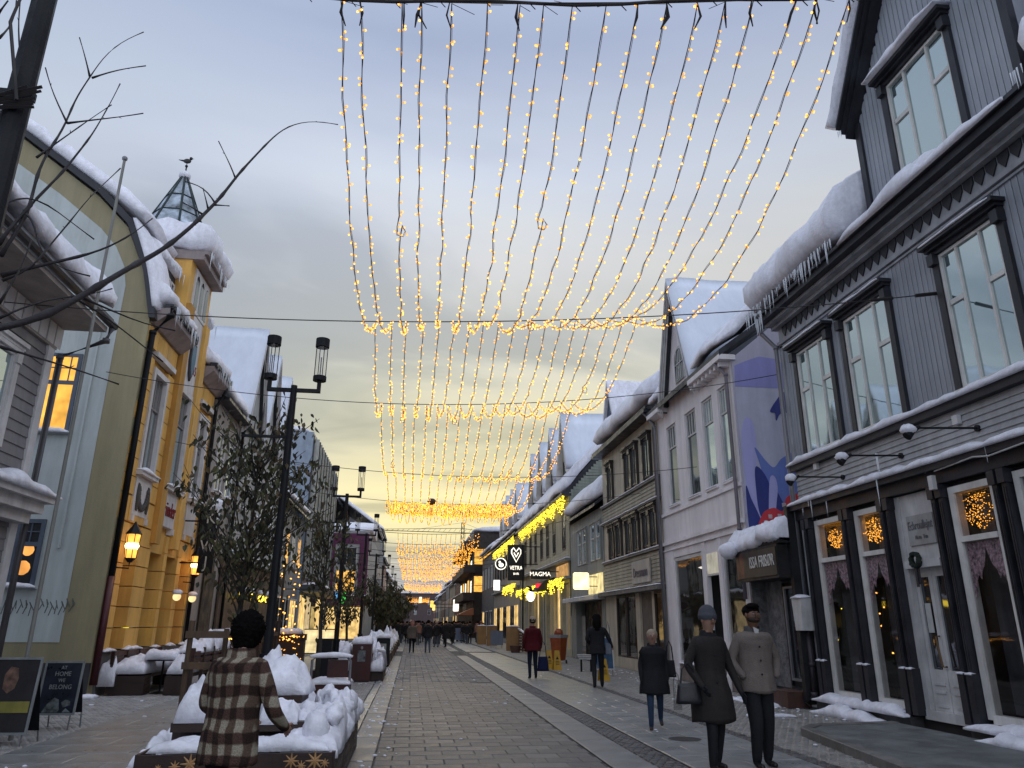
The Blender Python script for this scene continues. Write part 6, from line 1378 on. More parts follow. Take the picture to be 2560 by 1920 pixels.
# ================================================================ PEOPLE
skin_m = mat('skin', (.30, .17, .12), rough=.55, var=.08, bump=.05); skin_d = mat('skin_dark', (.15, .075, .045), rough=.55, var=.08, bump=.05)
def cloth(n, c, var=.15, sc=14): return mat(n, c, rough=.92, var=var, scale=sc, bump=.5, fine=90, spec=.15)
blackc = cloth('black_cloth', (.019, .019, .022)); shoe = mat('shoe_black', (.012, .011, .011), rough=.45)
hair_m = mat('black_hair', (.006, .005, .005), rough=.95, var=.3, bump=.6, fine=120, spec=.05)
def skinmesh(nodes, edges, root=0, sub=2, name='body'):
    me = bpy.data.meshes.new(name); me.from_pydata([n[0] for n in nodes], edges, []); o = bpy.data.objects.new(name, me); COL.objects.link(o)
    o.modifiers.new('skin', 'SKIN').use_smooth_shade = True
    for i, n in enumerate(nodes):
        sv = me.skin_vertices[0].data[i]; r = n[1]; sv.radius = (r, r) if not hasattr(r, '__len__') else r; sv.use_root = (i == root)
    s = o.modifiers.new('sub', 'SUBSURF'); s.levels = sub; s.render_levels = sub
    dg = bpy.context.evaluated_depsgraph_get(); m2 = bpy.data.meshes.new_from_object(o.evaluated_get(dg)); bpy.data.objects.remove(o); return m2
def person(lab, loc, rz, h, st, group=None):
    """st: dict with materials and pose; the figure faces +y before turning by rz"""
    t = thing('person', lab, 'person', (loc[0], loc[1], 0), group, rz); t['_w'] = (0, 0, 0); s = h/1.75; t.scale = (s, s, s)
    top, trou, sk, sh = st['top'], st['trousers'], st.get('skin', skin_m), st.get('shoes', shoe); bulk = st.get('bulk', 1.); lean = st.get('lean', 0.)
    la, ra = st.get('larm'), st.get('rarm'); stride = st.get('stride', 0.); fem = st.get('fem', False)
    hd = st.get('head', (0, 0)); lg = st.get('legs', 1.12); aw = .058*bulk
    N_ = []; E_ = []; lab_ = []
    def nd(p, r, l, e=None):
        N_.append((p, r)); lab_.append(l)
        if e is not None: E_.append((e, len(N_)-1))
        return len(N_)-1
    ly = lean
    pel = nd((0, 0, .93), .125, 'top'); sp = nd((0, ly*.3, 1.12), .115*bulk, 'top', pel); ch = nd((0, ly*.7, 1.32), .125*bulk, 'top', sp); nk0 = nd((0, ly, 1.46), .065, 'top', ch)
    nk = nd((0, ly+.012, 1.52), .052, 'skin', nk0); hx, hy = hd; h0 = nd((hx*.4, ly+.03+hy*.4, 1.575), .074, 'skin', nk); h1 = nd((hx, ly+.035+hy, 1.655), .097, 'skin', h0); h2 = nd((hx, ly+.03+hy, 1.72), .070, 'skin', h1)
    sw = .17 if fem else .19
    for sg, arm in ((-1, la), (1, ra)):
        sh_ = nd((sg*sw, ly, 1.40), aw*1.05, 'top', ch); e = arm or ((sg*(sw+.07), ly-.02, 1.14), (sg*(sw+.07), ly+.05, .90)); el = nd(e[0], aw*.88, 'top', sh_); wr = nd(e[1], aw*.62, 'top', el)
        d = (Vector(e[1])-Vector(e[0])).normalized()
        if not st.get('pockets'): 
            c = Vector(e[1])+d*.05; hn = nd(tuple(c), .030, 'hand', wr); nd(tuple(c+d*.045), .026, 'hand', hn)
    for sg in (-1, 1):
        dy = stride*sg; hp = nd((sg*.085, 0, .86), .088*lg, 'leg', pel); kn = nd((sg*.095, dy*.45+(.03 if dy < 0 else .06), .48), .060*lg, 'leg', hp); lift = st.get('lift', 0) if dy < 0 else 0
        an = nd((sg*.10, dy-.02, .10+lift), .044*lg, 'leg', kn); bt = nd((sg*.10, dy-.03, .045+lift), .040, 'shoe', an); nd((sg*.112, dy+.13, .035+lift*.4), .032, 'shoe', bt)
    me = skinmesh(N_, E_); mats_ = [top, trou, sk, sh, st.get('glove', sk)]
    for m in mats_: me.materials.append(m)
    key = {'top': 0, 'leg': 1, 'skin': 2, 'shoe': 3, 'hand': 4}; P = [Vector(n[0]) for n in N_]
    for f in me.polygons:
        c = f.center; best = min(range(len(P)), key=lambda i: (P[i]-c).length-(.02 if lab_[i] == 'leg' else 0)); f.material_index = key[lab_[best]]; f.use_smooth = True
    b = bpy.data.objects.new('body', me); COL.objects.link(b); b.parent = t; b['_w'] = (0, 0, 0)
    hc = Vector((hx, ly+.035+hy, 1.655))
    hc0 = hc.copy()
    if st.get('detail'):
        hc = hc+Vector((0, .007, 0))
        # fingers
        if not st.get('pockets'):
            for sg, arm in ((-1, la), (1, ra)):
                e = arm or ((sg*(sw+.07), ly-.02, 1.14), (sg*(sw+.07), ly+.05, .90)); d = (Vector(e[1])-Vector(e[0])).normalized(); c = Vector(e[1])+d*.095; k = MB(); q = Vector((0, 1, 0))-d*d.y; q.normalize()
                n_ = d.cross(q)
                for f_, L in enumerate((.06, .068, .064, .05)): s0 = c+q*(.027-.018*f_); k.tube([s0-d*.02, s0+d*L*.5+n_*.006*-sg, s0+d*L+n_*.02*-sg], .0095, 6, r1=.007)
                s0 = c-d*.05+q*.032; k.tube([s0, s0+d*.03+q*.02, s0+d*.06+q*.022], .011, 6, r1=.008); k.build('fingers', st.get('glove', sk), b, smooth=True)
        k = MB(); k.v; 
        k.tube([hc+Vector((0, .078, .015)), hc+Vector((0, .098, -.012)), hc+Vector((0, .103, -.030)), hc+Vector((0, .085, -.036))], [.008, .011, .015, .008], 7); k.build('nose', sk, b, smooth=True)
        for sg in (-1, 1):
            k = MB(); k.ell(hc+Vector((sg*.088, -.002, -.01)), (.012, .022, .034), 8, 6); k.build('ear', sk, b, smooth=True)
            k = MB(); k.ell(hc+Vector((sg*.031, .078, .010)), (.013, .008, .008), 8, 6); k.build('eye', mat('eye_white', (.35, .33, .31), bump=0), b, smooth=True)
            k = MB(); k.ell(hc+Vector((sg*.031, .085, .010)), (.006, .003, .006), 8, 6); k.build('iris', mat('eye_dark', (.01, .008, .006), bump=0), b)
            k = MB(); k.tube([hc+Vector((sg*.014, .088, .026)), hc+Vector((sg*.030, .088, .032)), hc+Vector((sg*.048, .078, .026))], .0045, 5); k.build('eyebrow', st.get('hairm', hair_m), b)
        k = MB(); k.ell(hc+Vector((0, .084, -.052)), (.024, .010, .007), 10, 5); k.build('mouth', mat('lips', (.16, .06, .05), bump=0), b, smooth=True)
        if st.get('beard'):
            k = MB(); k.ell(hc0+Vector((0, .020, -.052)), (.078, .074, .046), 20, 14, nz=.05, ns=6); k.build('beard', mat('dark_stubble', (.035, .02, .014), rough=.9), b, smooth=True)
    hc = hc0; hs = st.get('hair')
    if hs:
        k = MB(); hm_ = st.get('hairm', hair_m)
        if hs == 'short': k.ell(hc+Vector((0, -.022, .032)), (.104, .108, .100), 24, 16, nz=.10, ns=5., seed=3)
        if hs == 'quiff': k.ell(hc+Vector((0, -.034, .040)), (.100, .096, .088), 24, 16, nz=.12, ns=6., seed=5); k.ell(hc+Vector((0, .020, .098)), (.078, .060, .040), 18, 12, nz=.2, ns=7.)
        if hs == 'curly': k.ell(hc+Vector((0, -.012, .008)), (.120, .123, .136), 60, 44, nz=.22, ns=9., seed=9); k.ell(hc+Vector((0, -.055, -.08)), (.085, .06, .07), 20, 14, nz=.2, ns=7.)
        if hs == 'long': k.ell(hc+Vector((0, -.02, .03)), (.112, .118, .10), 20, 14, nz=.06); k.tube([hc+Vector((0, -.04, .05)), hc+Vector((0, -.075, -.10)), hc+Vector((.0, -.10, -.28)), hc+Vector((.01, -.10, -.40))], [.095, .115, .10, .03], 14)
        if hs == 'bun': k.ell(hc+Vector((0, -.036, .034)), (.106, .094, .096), 24, 16, nz=.12, ns=5)
        k.build('hair', hm_, t, smooth=True)
    if st.get('hat'):
        k = MB(); hm_ = st['hat']; c = hc+Vector((0, -.012, .045)); rows = []
        for i, (z, r) in enumerate(((-.050, .100), (-.035, .108), (-.005, .110), (.012, .108), (.015, .103), (.05, .098), (.085, .080), (.115, .050), (.128, .012))):
            row = []
            for j in range(28): a = 2*pi*j/28; rr_ = r*(1+.018*cos(a*14)); row.append(k.p(c.x+cos(a)*rr_, c.z+z, c.y+sin(a)*rr_*1.08))
            rows.append(row)
        for A, B in zip(rows, rows[1:]):
            for j in range(28): k.face([A[j], A[(j+1) % 28], B[(j+1) % 28], B[j]])
        k.face(rows[-1]); k.build('beanie', hm_, t, smooth=True)
    if st.get('coat'):
        zb = st['coat']; flare = st.get('flare', 1.1); k = MB(); rows = []; w = 1.0*bulk; nr = 22; seg = 36
        ztop = 1.475
        for i in range(nr+1):
            z = zb+(ztop-zb)*i/nr
            rx = [(.0, 0), ][0][0] if False else 0
            key_ = ((.55, .205*flare), (.75, .20*flare), (.95, .188), (1.10, .168 if fem else .18), (1.25, .19), (1.36, .215), (1.43, .175), (1.475, .085))
            key_ = [(zb, key_[0][1] if zb < .7 else .20)] + [q for q in key_ if q[0] > zb+.02]
            for A, B in zip(key_, key_[1:]):
                if A[0] <= z <= B[0]+1e-6: rx = A[1]+(B[1]-A[1])*(z-A[0])/(B[0]-A[0])
            rx *= w; ry = rx*(.66 if z > 1.0 else .72); row = []
            if z > 1.40: ry = rx*.8
            for j in range(seg):
                a = 2*pi*j/seg; fold = 1+(.035*noise.noise(Vector((cos(a)*2.2, sin(a)*2.2, z*1.2+h*9)))+.03*noise.noise(Vector((cos(a)*5, sin(a)*5, z*7+h))))*(1.6 if z < .9 else 1)
                row.append(k.p(cos(a)*rx*fold, z+(.012*sin(a*3) if i == 0 else 0), sin(a)*ry*fold+ly*min(1, max(0, (z-.93)/.5))))
            rows.append(row)
        for A, B in zip(rows, rows[1:]):
            for j in range(seg): k.face([A[j], A[(j+1) % seg], B[(j+1) % seg], B[j]])
        inner = [k.p(0, zb+.05, 0)]
        for j in range(seg): k.face([rows[0][(j+1) % seg], rows[0][j], inner[0]])
        ct = k.build('coat', top, t, smooth=True)
        if st.get('collar', True):
            k = MB(); cx = Vector((0, ly+.005, 1.475)); rows = []
            for z, r in ((-.03, .085), (.02, .083), (.055, .085), (.045, .095), (-.02, .105)):
                rows.append([k.p(cx.x+cos(a)*r*1.05, cx.z+z-(.03 if sin(a) > .8 else 0), cx.y+sin(a)*r) for a in [2*pi*j/20 for j in range(20)]])
            for A, B in zip(rows, rows[1:]):
                for j in range(20): k.face([A[j], A[(j+1) % 20], B[(j+1) % 20], B[j]])
            k.build('collar', st.get('collarm', top), ct, smooth=True)
        if st.get('detail'):
            k = MB(); yf = lambda z: .142*w if z > 1.2 else .145*w
            if st.get('front'):
                for z in st['front']: k.ell((.018, ly*.8+.135*w+.008, z), (.012, .006, .012), 8, 5)
                k.build('button', blackc, ct)
    return t
# plaid jacket man seen from behind
plaid = bpy.data.materials.new('plaid_wool'); plaid.use_nodes = True; MATS['plaid_wool'] = plaid; tt = plaid.node_tree; bs = tt.nodes['Principled BSDF']; bs.inputs['Roughness'].default_value = .95; bs.inputs['Specular IOR Level'].default_value = .1
tcx = tt.nodes.new('ShaderNodeTexCoord'); sx_ = tt.nodes.new('ShaderNodeSeparateXYZ'); nzz = tt.nodes.new('ShaderNodeTexNoise'); nzz.inputs['Scale'].default_value = 5; mxv = tt.nodes.new('ShaderNodeMixRGB'); mxv.blend_type = 'LINEAR_LIGHT'; mxv.inputs[0].default_value = .035
tt.links.new(tcx.outputs['Object'], nzz.inputs['Vector']); tt.links.new(tcx.outputs['Object'], mxv.inputs[1]); tt.links.new(nzz.outputs['Color'], mxv.inputs[2]); tt.links.new(mxv.outputs[0], sx_.inputs[0])
def wavev(sock, f, ph=0.):
    m1 = tt.nodes.new('ShaderNodeMath'); m1.operation = 'MULTIPLY_ADD'; m1.inputs[1].default_value = f; m1.inputs[2].default_value = ph; tt.links.new(sock, m1.inputs[0])
    m2 = tt.nodes.new('ShaderNodeMath'); m2.operation = 'FRACT'; tt.links.new(m1.outputs[0], m2.inputs[0])
    r = tt.nodes.new('ShaderNodeValToRGB'); e = r.color_ramp.elements; e[0].position = .42; e[0].color = (0, 0, 0, 1); e[1].position = .50; e[1].color = (1, 1, 1, 1); q = e.new(.92); q.color = (1, 1, 1, 1); q = e.new(1.0); q.color = (0, 0, 0, 1); tt.links.new(m2.outputs[0], r.inputs[0]); return r.outputs[0]
wx, wz = wavev(sx_.outputs[0], 10.5, .2), wavev(sx_.outputs[2], 6.6)
def mixn(f, a, b):
    n = tt.nodes.new('ShaderNodeMixRGB'); tt.links.new(f, n.inputs[0])
    for i, v in ((1, a), (2, b)):
        if isinstance(v, tuple): n.inputs[i].default_value = (*v, 1)
        else: tt.links.new(v, n.inputs[i])
    return n.outputs[0]
colp = mixn(wz, mixn(wx, (.034, .021, .018), (.085, .05, .040)), mixn(wx, (.11, .075, .055), (.34, .30, .23)))
fz = tt.nodes.new('ShaderNodeTexNoise'); fz.inputs['Scale'].default_value = 110; fz.inputs['Detail'].default_value = 3; tt.links.new(tcx.outputs['Object'], fz.inputs['Vector']); ml = tt.nodes.new('ShaderNodeMixRGB'); ml.blend_type = 'MULTIPLY'; ml.inputs[0].default_value = .8; tt.links.new(colp, ml.inputs[1]); rr2 = tt.nodes.new('ShaderNodeValToRGB'); rr2.color_ramp.elements[0].position = .3; rr2.color_ramp.elements[0].color = (.45, .45, .45, 1); rr2.color_ramp.elements[1].position = .65; tt.links.new(fz.outputs['Fac'], rr2.inputs[0]); tt.links.new(rr2.outputs[0], ml.inputs[2]); tt.links.new(ml.outputs[0], bs.inputs['Base Color'])
bpn = tt.nodes.new('ShaderNodeBump'); bpn.inputs['Strength'].default_value = .9; bpn.inputs['Distance'].default_value = .01; tt.links.new(fz.outputs['Fac'], bpn.inputs['Height']); tt.links.new(bpn.outputs[0], bs.inputs['Normal'])
dark_tr = cloth('dark_trousers', (.010, .011, .014)); 
person('man with curly black hair in a brown plaid wool jacket seen from behind', (-1.17, 5.62), radians(-24), 1.635, dict(top=plaid, trousers=dark_tr, skin=skin_m, bulk=1.13, coat=.76, flare=1.0, hair='curly', head=(.0, .03), lean=.03, rarm=((.31, .05, 1.10), (.27, .27, .98)), larm=((-.27, .03, 1.12), (-.10, .25, 1.02)), detail=True, collarm=plaid))
person('woman in a long dark grey coat and grey beanie carrying a black handbag', (3.58, 9.05), radians(180+12), 1.76, dict(top=cloth('charcoal_coat', (.030, .027, .026)), trousers=blackc, skin=skin_m, bulk=1.12, fem=True, coat=.52, flare=1.18, hat=cloth('grey_knit', (.07, .075, .09)), stride=.10, detail=True, glove=blackc, front=(1.25, 1.1, .95), collarm=blackc, larm=((-.27, .0, 1.12), (-.33, .10, .86)), rarm=((.30, -.02, 1.14), (.24, .16, .93))))
person('man with black hair and short beard in a taupe jacket, hands in pockets', (4.20, 9.15), radians(180+6), 1.82, dict(top=cloth('taupe_jacket', (.155, .13, .115), .08), trousers=blackc, skin=skin_d, bulk=1.14, coat=.80, flare=1.0, hair='quiff', beard=True, legs=1.35, detail=True, pockets=True, stride=.05, collarm=cloth('grey_collar', (.07, .07, .07)), larm=((-.30, -.03, 1.14), (-.20, .10, .95)), rarm=((.30, -.03, 1.14), (.20, .10, .95)), front=(1.3, 1.15, 1.0)))
k = MB(); k.prism([(-.012, 1.49), (.055, 1.52), (.035, 1.42), (.0, 1.40)], .11, .125); o = bpy.data.objects['person.002']; 
pp = o; k.build('shirt_collar', mat('white_shirt', (.5, .5, .5), bump=0), pp)
old = person('small elderly woman with pale hair in a black quilted coat and jeans', (3.98, 12.5), radians(180-14), 1.50, dict(top=blackc, trousers=cloth('blue_jeans', (.03, .05, .09)), skin=skin_m, shoes=mat('brown_boots', (.05, .03, .02)), bulk=1.25, fem=True, coat=.62, flare=1.12, hair='bun', hairm=mat('pale_hair', (.30, .24, .17), rough=.7, bump=.5), stride=.16, lift=.10, detail=True, glove=blackc, front=(1.2, 1.0)))
person('tall person with long black hair in black clothes walking away', (5.0, 20.5), radians(-10), 1.84, dict(top=blackc, trousers=blackc, bulk=1.05, coat=.80, hair='long', stride=.10, glove=skin_m, rarm=((.30, .0, 1.17), (.38, .10, .98)), larm=((-.27, -.05, 1.15), (-.16, .12, 1.02))))
person('person in a dark red padded jacket and cream hat walking away', (3.78, 23.9), radians(4), 1.76, dict(top=cloth('wine_jacket', (.075, .008, .012)), trousers=cloth('navy_trousers', (.012, .016, .03)), bulk=1.30, coat=.80, hat=cloth('cream_knit', (.38, .31, .24)), hair='bun', stride=.03))
# bags
def bag(lab, c, w, h, d, m, strap, cat='bag', group=None):
    t = thing('bag', lab, cat, c); k = MB(); x, y, z = c; rows = []
    for i in range(7):
        v = i/6; ww = w*(1-.22*v); dd = d*(1-.45*v)*(1 if v > .02 else .85); rows.append([k.p(x+cos(a)*ww/2*(abs(cos(a))**-.45 if abs(cos(a)) > .05 else 1)*.88, z+h*v, y+sin(a)*dd/2) for a in [2*pi*j/20 for j in range(20)]])
    for A, B in zip(rows, rows[1:]):
        for j in range(20): k.face([A[j], A[(j+1) % 20], B[(j+1) % 20], B[j]])
    k.face(rows[0][::-1]); k.face(rows[-1]); k.build('bag_body', m, t, smooth=True); k = MB(); k.tube([(x-w*.25, y, z+h), (x-w*.18, y, z+h+strap*.7), (x, y, z+h+strap), (x+w*.18, y, z+h+strap*.7), (x+w*.25, y, z+h)], .012, 5); k.build('handle', m, t); return t
bag('black leather handbag hanging from the arm of the woman in the long coat', (3.24, 8.90, .73), .36, .22, .15, mat('black_leather', (.012, .012, .015), rough=.4), .22)
bag('large navy tote bag carried by the person in the red jacket', (4.10, 23.9, .22), .42, .42, .16, cloth('navy_tote', (.012, .014, .05)), .45)
bag('black shoulder bag at the side of the elderly woman', (4.28, 12.55, .78), .22, .26, .12, blackc, .3)
bag('thin grey plastic carrier bag held by the elderly woman', (4.32, 12.4, .30), .16, .44, .08, glass_mat('thin_plastic', mirror=.12, tint=(.5, .5, .5), clear=.75), .12)
bag('small pale bag at the hip of the person with long hair', (5.30, 20.5, .82), .22, .3, .12, cloth('pale_grey_bag', (.16, .18, .22)), .55)
# group in the middle distance
mid = [('person in an olive grey jacket and pink hair scarf walking away with a friend', .12, 44.8, dict(top=cloth('olive_jacket', (.12, .10, .085)), trousers=dark_tr, bulk=1.3, coat=.78, hair='long', hairm=mat('pinkish_hair', (.22, .09, .07)))),
       ('man in a black jacket and blue jeans in the middle of the paved lane', 1.02, 44.8, dict(top=blackc, trousers=cloth('washed_jeans', (.07, .09, .12)), bulk=1.3, coat=.82, hair='short')),
       ('person in a pale pink top and light trousers behind the pair', .62, 61, dict(top=cloth('pink_top', (.26, .14, .11)), trousers=cloth('grey_trousers', (.12, .12, .13)), bulk=1.1, coat=.85, hair='short')),
       ('person with a cream hat, black jacket and jeans', 1.85, 55.2, dict(top=blackc, trousers=cloth('washed_jeans', (.07, .09, .12)), bulk=1.25, coat=.80, hat=cloth('cream_knit', (.38, .31, .24)))),
       ('dark coated person with a bag right of the cream hat walker', 2.5, 55.2, dict(top=blackc, trousers=blackc, bulk=1.3, coat=.55, hair='short')),
       ('person all in black standing by the distant green trees', -.9, 58, dict(top=blackc, trousers=blackc, bulk=1.2, coat=.7, hair='short'))]
crowd = []
for i, (l, x, y, st) in enumerate(mid): st['stride'] = .08*(-1)**i; crowd.append(person(l, (x, y), radians(10*i), 1.72+.03*(i % 3), st))
rnd = random.Random(77)
for i in range(175):
    src = crowd[i % 6] if rnd.random() > .5 else crowd[rnd.choice((1, 4, 5, 5))]; c = copy_tree(src); y = 62+95*rnd.random()**1.35; x = rnd.uniform(-2.6, 6.4); c.location = (x, y, 0); c.rotation_euler = (0, 0, rnd.uniform(0, 6.28)); s = rnd.uniform(.93, 1.03); c.scale = (s, s, s)
    c['label'] = 'one of the many small winter dressed pedestrians crowding the far end of the street'; c['group'] = 'distant crowd'; c['category'] = 'person'

# ================================================================ FURNITURE ON THE LEFT
wood = mat('dark_brown_wood', (.035, .018, .013), rough=.6, var=.3, scale=3, bump=.3, stretch=(1, 1, 6)); red_w = mat('dark_red_wood', (.05, .010, .009), rough=.5, var=.2); post_w = mat('weathered_post', (.12, .075, .045), rough=.8, var=.3, bump=.4, stretch=(4, 4, .5))
def planks(parent, x0, x1, z0, z1, y, n=3, m=None, th=.03, axis='x'):
    h = (z1-z0)/n
    for i in range(n):
        k = MB()
        if axis == 'x': k.box(x0, x1, z0+i*h+.006, z0+(i+1)*h-.006, y-th, y)
        else: k.box(y-th, y, z0+i*h+.006, z0+(i+1)*h-.006, x0, x1)
        k.build('plank', m or wood, parent)
T = thing('parklet', 'dark wooden parklet planter with snowflake fronts full of snow, left of the lane', 'planter bench', (-1.5, 9, 0))
planks(T, -2.36, -.66, .03, .47, 7.66, 3); planks(T, -2.36, -.66, .03, .47, 11.0, 3)
for i, y in enumerate((8.75, 9.88, 11.0)): planks(T, 7.66+1.115*i, y, .03, .47, -.64, 3, axis='y')
planks(T, 7.66, 11, .03, .47, -2.36, 3, axis='y')
k = MB(); k.box(-2.33, -.68, .36, .40, 7.68, 10.96); k.build('soil_tray', wood, T)
mound(-1.15, -.62, 7.75, 11.0, .40, .42, 3, T, 'snow', 26, 70, rough=.42, spikes=2)
k = MB()
for i in range(14): k.ell((-.86+.16*sin(i*2.1), 8.0+i*.22, .62+.10*sin(i*1.3)), (.13+.04*sin(i*5), .17, .13+.03*cos(i*3)), 12, 9, nz=.22, seed=i)
k.build('snow', snow, T, smooth=True, kind='stuff')
mound(-2.34, -1.0, 9.7, 10.95, .40, .40, 8, T, 'snow', 26, 22, rough=.5, spikes=3)
mound(-2.5, -2.2, 7.8, 9.6, .30, .28, 12, T, 'snow', 14, 30, rough=.6)
mound(-2.3, -.70, 7.68, 8.0, .47, .13, 17, T, 'snow', 40, 12, rough=.5)
k = MB(); k.box(-2.30, -.72, .40, .60, 8.40, 8.44); k.build('bench_back', wood, T)
# snowflakes cut out and lit on the front
fl = mat('flake_wood', (.33, .20, .10), rough=.6, bump=0, emis=(1, .55, .2), es=.03)
for i, (x, z, r) in enumerate(((-2.17, .36, .03), (-2.03, .37, .05), (-1.90, .39, .085), (-1.02, .40, .07), (-.93, .36, .045), (-.81, .40, .085), (-.90, .30, .05), (-.72, .38, .04))):
    k = MB()
    for j in range(4): an = pi/4*j; k.tube([(x-cos(an)*r, 7.625, z-sin(an)*r), (x, 7.622, z), (x+cos(an)*r, 7.625, z+sin(an)*r)], [.003, .013*r/.07, .003], 4)
    k.build('snowflake', fl, T)
P_ = thing('picnic_table', 'dark picnic table with attached bench boards heaped with snow inside the parklet', 'table', (-1.5, 8.5, 0))
k = MB(); k.box(-2.22, -1.52, .60, .68, 8.02, 8.38); k.box(-1.50, -.78, .60, .68, 8.02, 8.38); k.build('bench_board', wood, P_)
k = MB(); k.box(-1.72, -1.12, .78, .86, 8.75, 9.35); k.build('tabletop', wood, P_)
for x in (-2.0, -1.15, -.95): k = MB(); k.box(x-.035, x+.035, .38, .60, 8.14, 8.24); k.build('leg', black_iron, P_)
k = MB(); k.box(-1.34, -1.28, .38, .78, 9.0, 9.06); k.build('leg', black_iron, P_)
mound(-2.2, -1.56, 8.02, 8.38, .68, .34, 21, P_, 'snow', 24, 14, rough=.5, spikes=1); mound(-1.42, -1.05, 8.0, 8.30, .66, .24, 22, P_, 'snow', 18, 12, rough=.4, spikes=1)
mound(-1.78, -1.06, 8.75, 9.40, .86, .34, 25, P_, 'snow', 26, 18, rough=.45, spikes=3)
k = MB(); k.tube([(-1.02, 9.9, .5), (-.92, 9.5, .80), (-.80, 9.0, .86), (-.76, 8.7, .62), (-.76, 8.65, .45)], .05, 8); o = k.build('snowy_rail', snow, T, smooth=True)
k = MB(); k.ell((-1.0, 10.0, .62), (.12, .2, .16), 12, 8, nz=.3); k.build('snow', snow, T, smooth=True)
# wooden tree support
S = thing('tree_support', 'weathered wooden frame supporting the nearest leafy tree', 'tree frame', (-2.7, 12.7, 0))
for x, y, h_, m in ((-2.52, 12.25, 1.72, post_w), (-3.3, 12.3, 1.62, post_w), (-2.92, 12.9, 1.5, post_w), (-2.08, 12.6, 1.62, wood)): k = MB(); k.tube([(x, y, 0), (x+.01, y, h_)], .042, 8); k.build('post', m, S)
for z in (.98, 1.42): k = MB(); k.box(-3.34, -2.46, z-.05, z+.05, 12.19, 12.23); k.build('rail', post_w, S)
k = MB(); k.box(-2.92, -2.06, 1.40, 1.46, 12.52, 12.56); k.build('rail', post_w, S)
# big waste box with bent rail, black column bin, red bin, etc.
def bin_box(lab, x0, x1, y0, y1, h_, m, snowh=.14, mark=True, z0=0.03, name='litter_bin'):
    t = thing(name, lab, 'bin', ((x0+x1)/2, (y0+y1)/2, 0)); planks(t, x0, x1, z0, h_, y0, 1, m); k = MB(); k.box(x0, x1, z0, h_-.01, y0+.004, y1); k.build('bin_body', m, t, bevel=.01)
    if mark: k = MB(); k.ell(((x0+x1)/2, y0-.035, h_-.10), (.035, .006, .045), 12, 6); k.build('lock_plate', mat('plate_grey', (.3, .3, .3)), t)
    if snowh: mound(x0-.03, x1+.03, y0-.03, y1+.02, h_, snowh, int(x0*7), t, 'snow', 14, 12, rough=.25)
    return t
t = bin_box('low dark red box with a snow covered bent steel rail beside the nearest parklet', -1.62, -.98, 13.5, 14.1, .62, red_w, .10)
k = MB(); k.tube([(-1.62, 13.6, .1), (-1.62, 13.6, 1.0), (-1.55, 13.6, 1.05), (-1.05, 13.6, 1.05), (-.98, 13.6, .98), (-.98, 13.6, .1)], .022, 8); r_ = k.build('bent_rail', steel, t); snowbar(FF(13.6), r_, -1.66, -.95, 1.06, .10, -.08, .08, seed=2)
k = MB(); k.box(-1.36, -1.02, .72, 1.0, 13.62, 13.66); k.build('back_panel', red_w, t)
t = bin_box('dark red litter bin with a small poster and snow on its lid', -1.62, -1.08, 22.8, 23.5, 1.02, red_w, .24)
k = MB(FF(22.77)); k.box(-1.46, -1.24, .55, .85, 0.002, .012); k.build('poster', mat('poster_grey', (.14, .15, .16), var=.8, scale=9, bump=0), t)
t = bin_box('tall black bin at the foot of the second street lamp', -2.55, -2.15, 22.2, 22.75, 1.18, black_iron, 0, False)
k = MB(); k.box(-2.75, -.72, .02, .30, 23.0, 25.5); o = thing('snowy_planter', 'long low planter bed under a thick snow pillow behind the red bin', 'planter', (-1.8, 24, 0)); k.build('planter_box', wood, o); mound(-2.6, -1.62, 22.9, 25.4, .3, .78, 41, o, 'snow', 22, 22, rough=.3, pw=.3); mound(-1.1, -.72, 22.9, 25.5, .28, .6, 43, o, 'snow', 14, 26, rough=.6)
k = MB(); k.tube([(-.95, 23.1, .3), (-.95, 23.1, .85), (-.75, 23.6, .8), (-.7, 24.0, .4)], .06, 8); k.build('snowy_rail', snow, o, smooth=True)
t = bin_box('black info box with a pale framed notice behind the red bin', -1.25, -.75, 30.2, 30.8, 1.05, black_iron, .18, False); k = MB(FF(30.15)); k.box(-1.12, -.88, .45, .85, .002, .012); k.build('notice', mat('plate_grey', (.3, .3, .3)), t)
rnd = random.Random(14)
for i, y in enumerate((31.5, 34.5, 37.5, 41, 45, 50, 56)):
    o = thing('snowy_planter', ['snow heaped planter right behind the black info box', 'snow heaped planter with a dark bench back', 'third snow heaped planter of the row', 'fourth snow heaped planter of the row', 'fifth snow heaped planter of the row', 'small distant snow heaped planter', 'farthest snow heaped planter of the row'][i], 'planter', (-1.3, y, 0), 'snow heaped planters along the lane'); k = MB(); k.box(-2.2, -.75, .02, .45, y, y+2.2); k.build('planter_box', wood, o); mound(-2.15, -.8, y, y+2.2, .45, rnd.uniform(.4, .7), 50+i, o, 'snow', 22, 18, rough=.7, spikes=3)
# terrace benches of the café in front of the yellow house
T2 = thing('bench', 'snow covered dark wooden bench against the yellow house', 'bench', (-6.4, 19.8, 0))
def bench(T, x0, x1, y0, y1, back, seed, hb=.95):
    k = MB(); k.box(x0, x1, .02, .42, y0, y0+.45); k.build('end_block', wood, T); k = MB(); k.box(x0, x1, .38, .46, y0+.45, y1); k.build('seat', wood, T)
    k = MB(); k.box(x0, x1, .02, .38, y1-.4, y1); k.build('end_block', wood, T)
    for z in (.56, .70, .84):
        k = MB(); k.box(back-.02, back+.02, z, z+.10, y0, y1); k.build('slat', red_w, T)
    for y in [y0+.05+(y1-y0-.1)*i/4 for i in range(5)]: k = MB(); k.box(back-.04, back+.04, .05, hb, y-.04, y+.04); k.build('post', wood, T)
    mound(x0+.02, x1-.02, y0, y1, .46, .42, seed, T, 'snow', 16, 44, rough=.35, pw=.35)
